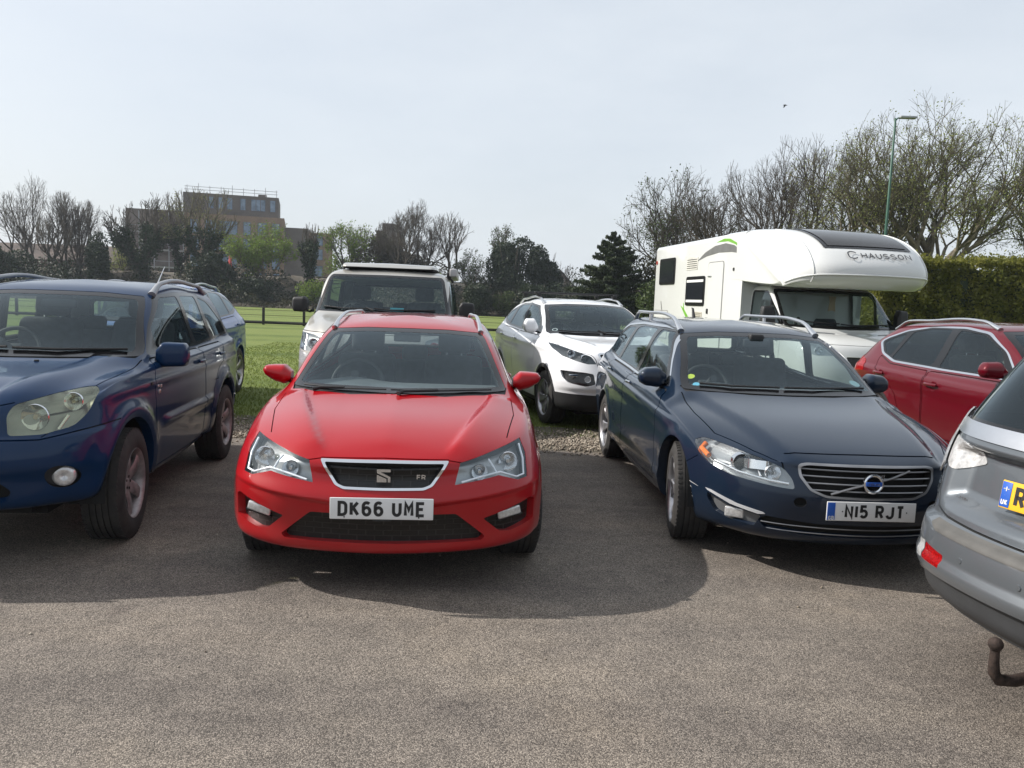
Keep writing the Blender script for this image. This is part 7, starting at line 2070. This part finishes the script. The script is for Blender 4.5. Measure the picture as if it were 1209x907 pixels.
def right_side():
    conifer('broad dark conifer with drooping layered boughs, left of the motorhome', 6.0, 50, 6.1, 7.4, 51)
    kk = dict(group='trees behind the motorhome')
    tree('twiggy tree with dark green buds, nearest the conifer', 11.0, 56, 11.2, 8.0, 61, depth=7, first=.24, r0=.3, spread=1.25, stems=2, leaf=M_MGREEN, nleaf=3800, lsize=.15, side=.4, **kk)
    tree('low spreading bare tree behind the motorhome roof', 11.2, 44, 8.6, 6.4, 62, depth=7, first=.22, r0=.22, spread=1.25, up=.2, side=.5, **kk)
    tree('upright fan-shaped bare tree behind the over-cab pod', 15.3, 46, 11.6, 7.4, 63, depth=7, first=.24, stems=2, r0=.26, spread=1.05, up=.35, side=.4, **kk)
    tree('bare tree with opening buds left of the street lamp', 17.8, 42, 11.2, 7.4, 64, bark=M_BARKL, twig=M_TWIGO, depth=7, first=.24, stems=3, r0=.30, spread=1.1, up=.25, side=.35, leaf=M_BUD, nleaf=5500, lsize=.10, **kk)
    tree('largest tree on the right, fine buds over its round head', 20.6, 40, 12.3, 9.8, 65, bark=M_BARKL, twig=M_TWIGO, depth=8, first=.24, stems=3, r0=.42, spread=1.1, up=.22, side=.22, leaf=M_BUD, nleaf=12000, lsize=.10, **kk)
    tree('budding tree cut off by the right edge of the view', 26.2, 41, 9.8, 6.0, 66, bark=M_BARKL, twig=M_TWIGO, depth=6, first=.26, r0=.26, spread=1.0, leaf=M_BUD, nleaf=3500, lsize=.10, side=.6, **kk)
    shrub('broad brown scrub-covered dome behind the bare trees', 22.0, 60, .0, 11.5, 8.2, 9., M_BROWNG, 26000, .22, 71, name='scrub_mound', cat='thicket', lumps=5)
    shrub('grey-green thicket behind the motorhome roof', 11.0, 50, .0, 9., 5.4, 5., M_BROWNG, 13000, .18, 72, name='thicket', cat='thicket')
    shrub('mid green shrub at the left rear corner of the motorhome', 7.6, 38, .0, 3.6, 4.0, 3., M_MGREEN, 7000, .13, 73)
    # clipped conifer hedge
    rng = np.random.default_rng(81); t = thing('hedge', 'tall clipped conifer hedge running behind the ruby crossover', 'hedge', (20, 25, 0))
    n = 150000; X0, X1, D, H = -9., 22., 1.0, 3.25
    f = rng.random(n); P = np.zeros((n, 3)); a = rng.random(n)*(X1-X0)+X0
    lump = .10*np.sin(a*2.1)+.07*np.sin(a*5.3+1)+.05*np.sin(a*11)
    fr = f < .72; top = (f >= .72) & (f < .94); end = f >= .94
    z = rng.random(n)*H; lz = .08*np.sin(z*4+a*1.7)+.05*np.sin(z*9+a*3)
    P[fr] = np.stack([a, -D-lump-lz-np.abs(rng.normal(0, .05, n))+.18*(z/H)**3, z], -1)[fr]
    y = rng.uniform(-D, D, n); P[top] = np.stack([a, y, H+lump*.7+np.abs(rng.normal(0, .10, n))-.10*np.abs(y/D)**4], -1)[top]
    P[end] = np.stack([X0-np.abs(rng.normal(0, .06, n)), y, z], -1)[end]
    c = Cloud(); c.leaves(P, .125, rng, asp=.5); c.build('foliage', M_HEDGE, t)
    b = MB(); b.rbox(((X0+X1)/2, 0, H/2-.1), ((X1-X0)/2-.1, D-.25, H/2-.1), .2, M_DGREEN, n=2); b.build('inner_growth', M_DGREEN, t, 40)
    # street lamp
    g = simple('green_painted_steel', (.02, .085, .055), .45, var=.1); gy = simple('lamp_head_grey', (.30, .32, .33), .4)
    t = thing('street_lamp', 'tall green street lamp with flat LED head among the bare trees', 'street lamp', (15.95, 35, 0))
    b = MB(); b.lathe([(0, .12), (1.3, .12), (1.34, .075), (5, .065), (9.95, .042), (10.0, .001)], g, 14, axis='z'); b.build('post', g, t, 40)
    b = MB(); b.tube([(0, 0, 9.85), (.1, 0, 9.98), (.25, 0, 10.0)], .03, g, 8); b.build('bracket', g, t, 40)
    b = MB(); b.rbox((.52, 0, 10.02), (.36, .14, .055), .05, gy); b.build('lamp_head', gy, t, 40)
    # a bird in the air
    k = simple('bird_black', (.012, .012, .012), .8); b = MB()
    b.lathe([(-.16, .005), (-.10, .035), (0, .055), (.09, .03), (.17, .004)], k, 10)
    for s in (-1, 1): b.prism([(-.05, 0), (.07, 0), (.03, s*.34), (-.04, s*.30)], -.006, .006, k, plane='xy', M=Matrix.Rotation(s*-.3, 4, 'X'))
    o = b.build('bird', k, None, 40, loc=(19.2, 60, 16.6)); tag(o, 'small dark bird flying above the bare trees', 'bird')
right_side()
# ------------------------------------------------------------------ camera, world, sun
def camera():
    f, yh, h, roll = 937.4, 356.0, 1.566, .03826
    pit = math.atan((453.5-yh)/f)
    cd = bpy.data.cameras.new('camera'); cd.sensor_width = 36; cd.lens = f/1209*36; cd.clip_end = 3000; cd.clip_start = .05
    co = bpy.data.objects.new('camera', cd); COL.objects.link(co)
    fw = Vector((0, math.cos(pit), -math.sin(pit))); rt = Vector((1, 0, 0)); up = Vector((0, math.sin(pit), math.cos(pit)))
    r2 = rt*math.cos(roll)+up*math.sin(roll); u2 = up*math.cos(roll)-rt*math.sin(roll)
    M = Matrix((r2, u2, -fw)).transposed().to_4x4(); M.translation = Vector((0, 0, h))
    co.matrix_world = M; scene.camera = co
camera()
def world():
    w = bpy.data.worlds.new('World'); scene.world = w; w.use_nodes = True
    nt = w.node_tree; nt.nodes.clear()
    out = nt.nodes.new('ShaderNodeOutputWorld'); bg = N(nt, 'Background')
    sky = N(nt, 'TexSky'); sky.sky_type = 'NISHITA'; sky.sun_disc = False
    sky.sun_elevation = R(SUN_EL); sky.sun_rotation = SUN_ROT; sky.air_density = 1.0; sky.dust_density = 3.5; sky.ozone_density = 1.0
    # thin high cloud veils the blue
    tc = N(nt, 'TexCoord')
    mp = N(nt, 'Mapping'); mp.inputs['Scale'].default_value = (1, 1, 3.2); mp.inputs['Rotation'].default_value = (0, 0, .6); L(nt, tc.outputs['Generated'], mp.inputs[0])
    n = noise(nt, 1.3, 9, .62, mp.outputs[0])
    r = ramp(nt, n.outputs[0], [(.28, (.62, .62, .62)), (.75, (.92, .92, .92))])
    veil = N(nt, 'RGB'); veil.outputs[0].default_value = (5.75, 6.15, 6.55, 1)
    mx = mixc(nt, r.outputs[0], sky.outputs[0], veil.outputs[0])
    L(nt, mx, bg.inputs[0]); bg.inputs[1].default_value = SKY_STR
    L(nt, bg.outputs[0], out.inputs[0])
SUN_EL = 36.; SUN_AZ = math.atan2(-1.37, .22)   # azimuth from +Y towards +X
SUN_ROT = SUN_AZ; SKY_STR = .091
world()
def sun():
    ld = bpy.data.lights.new('sun', 'SUN'); ld.energy = 3.6; ld.angle = R(.6); ld.color = (1, .95, .89)
    o = bpy.data.objects.new('sun', ld); COL.objects.link(o)
    e = R(SUN_EL); d = Vector((math.sin(SUN_AZ)*math.cos(e), math.cos(SUN_AZ)*math.cos(e), math.sin(e)))
    o.rotation_euler = d.to_track_quat('Z', 'Y').to_euler()
    o.location = d*60
sun()
vs = scene.view_settings; vs.view_transform = 'Standard'; vs.look = 'None'; vs.gamma = 1; vs.exposure = .72; vs.use_curve_mapping = False
cy = scene.cycles
cy.volume_bounces = 0; cy.volume_step_rate = 4; cy.max_bounces = 10; cy.transparent_max_bounces = 24; cy.glossy_bounces = 4; cy.diffuse_bounces = 3; cy.transmission_bounces = 4
cy.caustics_reflective = False; cy.caustics_refractive = False; cy.sample_clamp_indirect = 6

def haze():
    m = bpy.data.materials.new('haze'); m.use_nodes = True; nt = m.node_tree; nt.nodes.clear()
    out = nt.nodes.new('ShaderNodeOutputMaterial'); v = nt.nodes.new('ShaderNodeVolumePrincipled')
    v.inputs['Color'].default_value = (.80, .88, 1, 1); v.inputs['Density'].default_value = .00042; v.inputs['Anisotropy'].default_value = .2
    nt.links.new(v.outputs[0], out.inputs['Volume'])
    b = MB(); b.box((-262, -62, -1.01), (262, 422, 21.5), m); o = b.build('haze', m, None, None)
    o['kind'] = 'stuff'; o['label'] = 'thin pale spring haze over the car park and field'; o['category'] = 'haze'
haze()
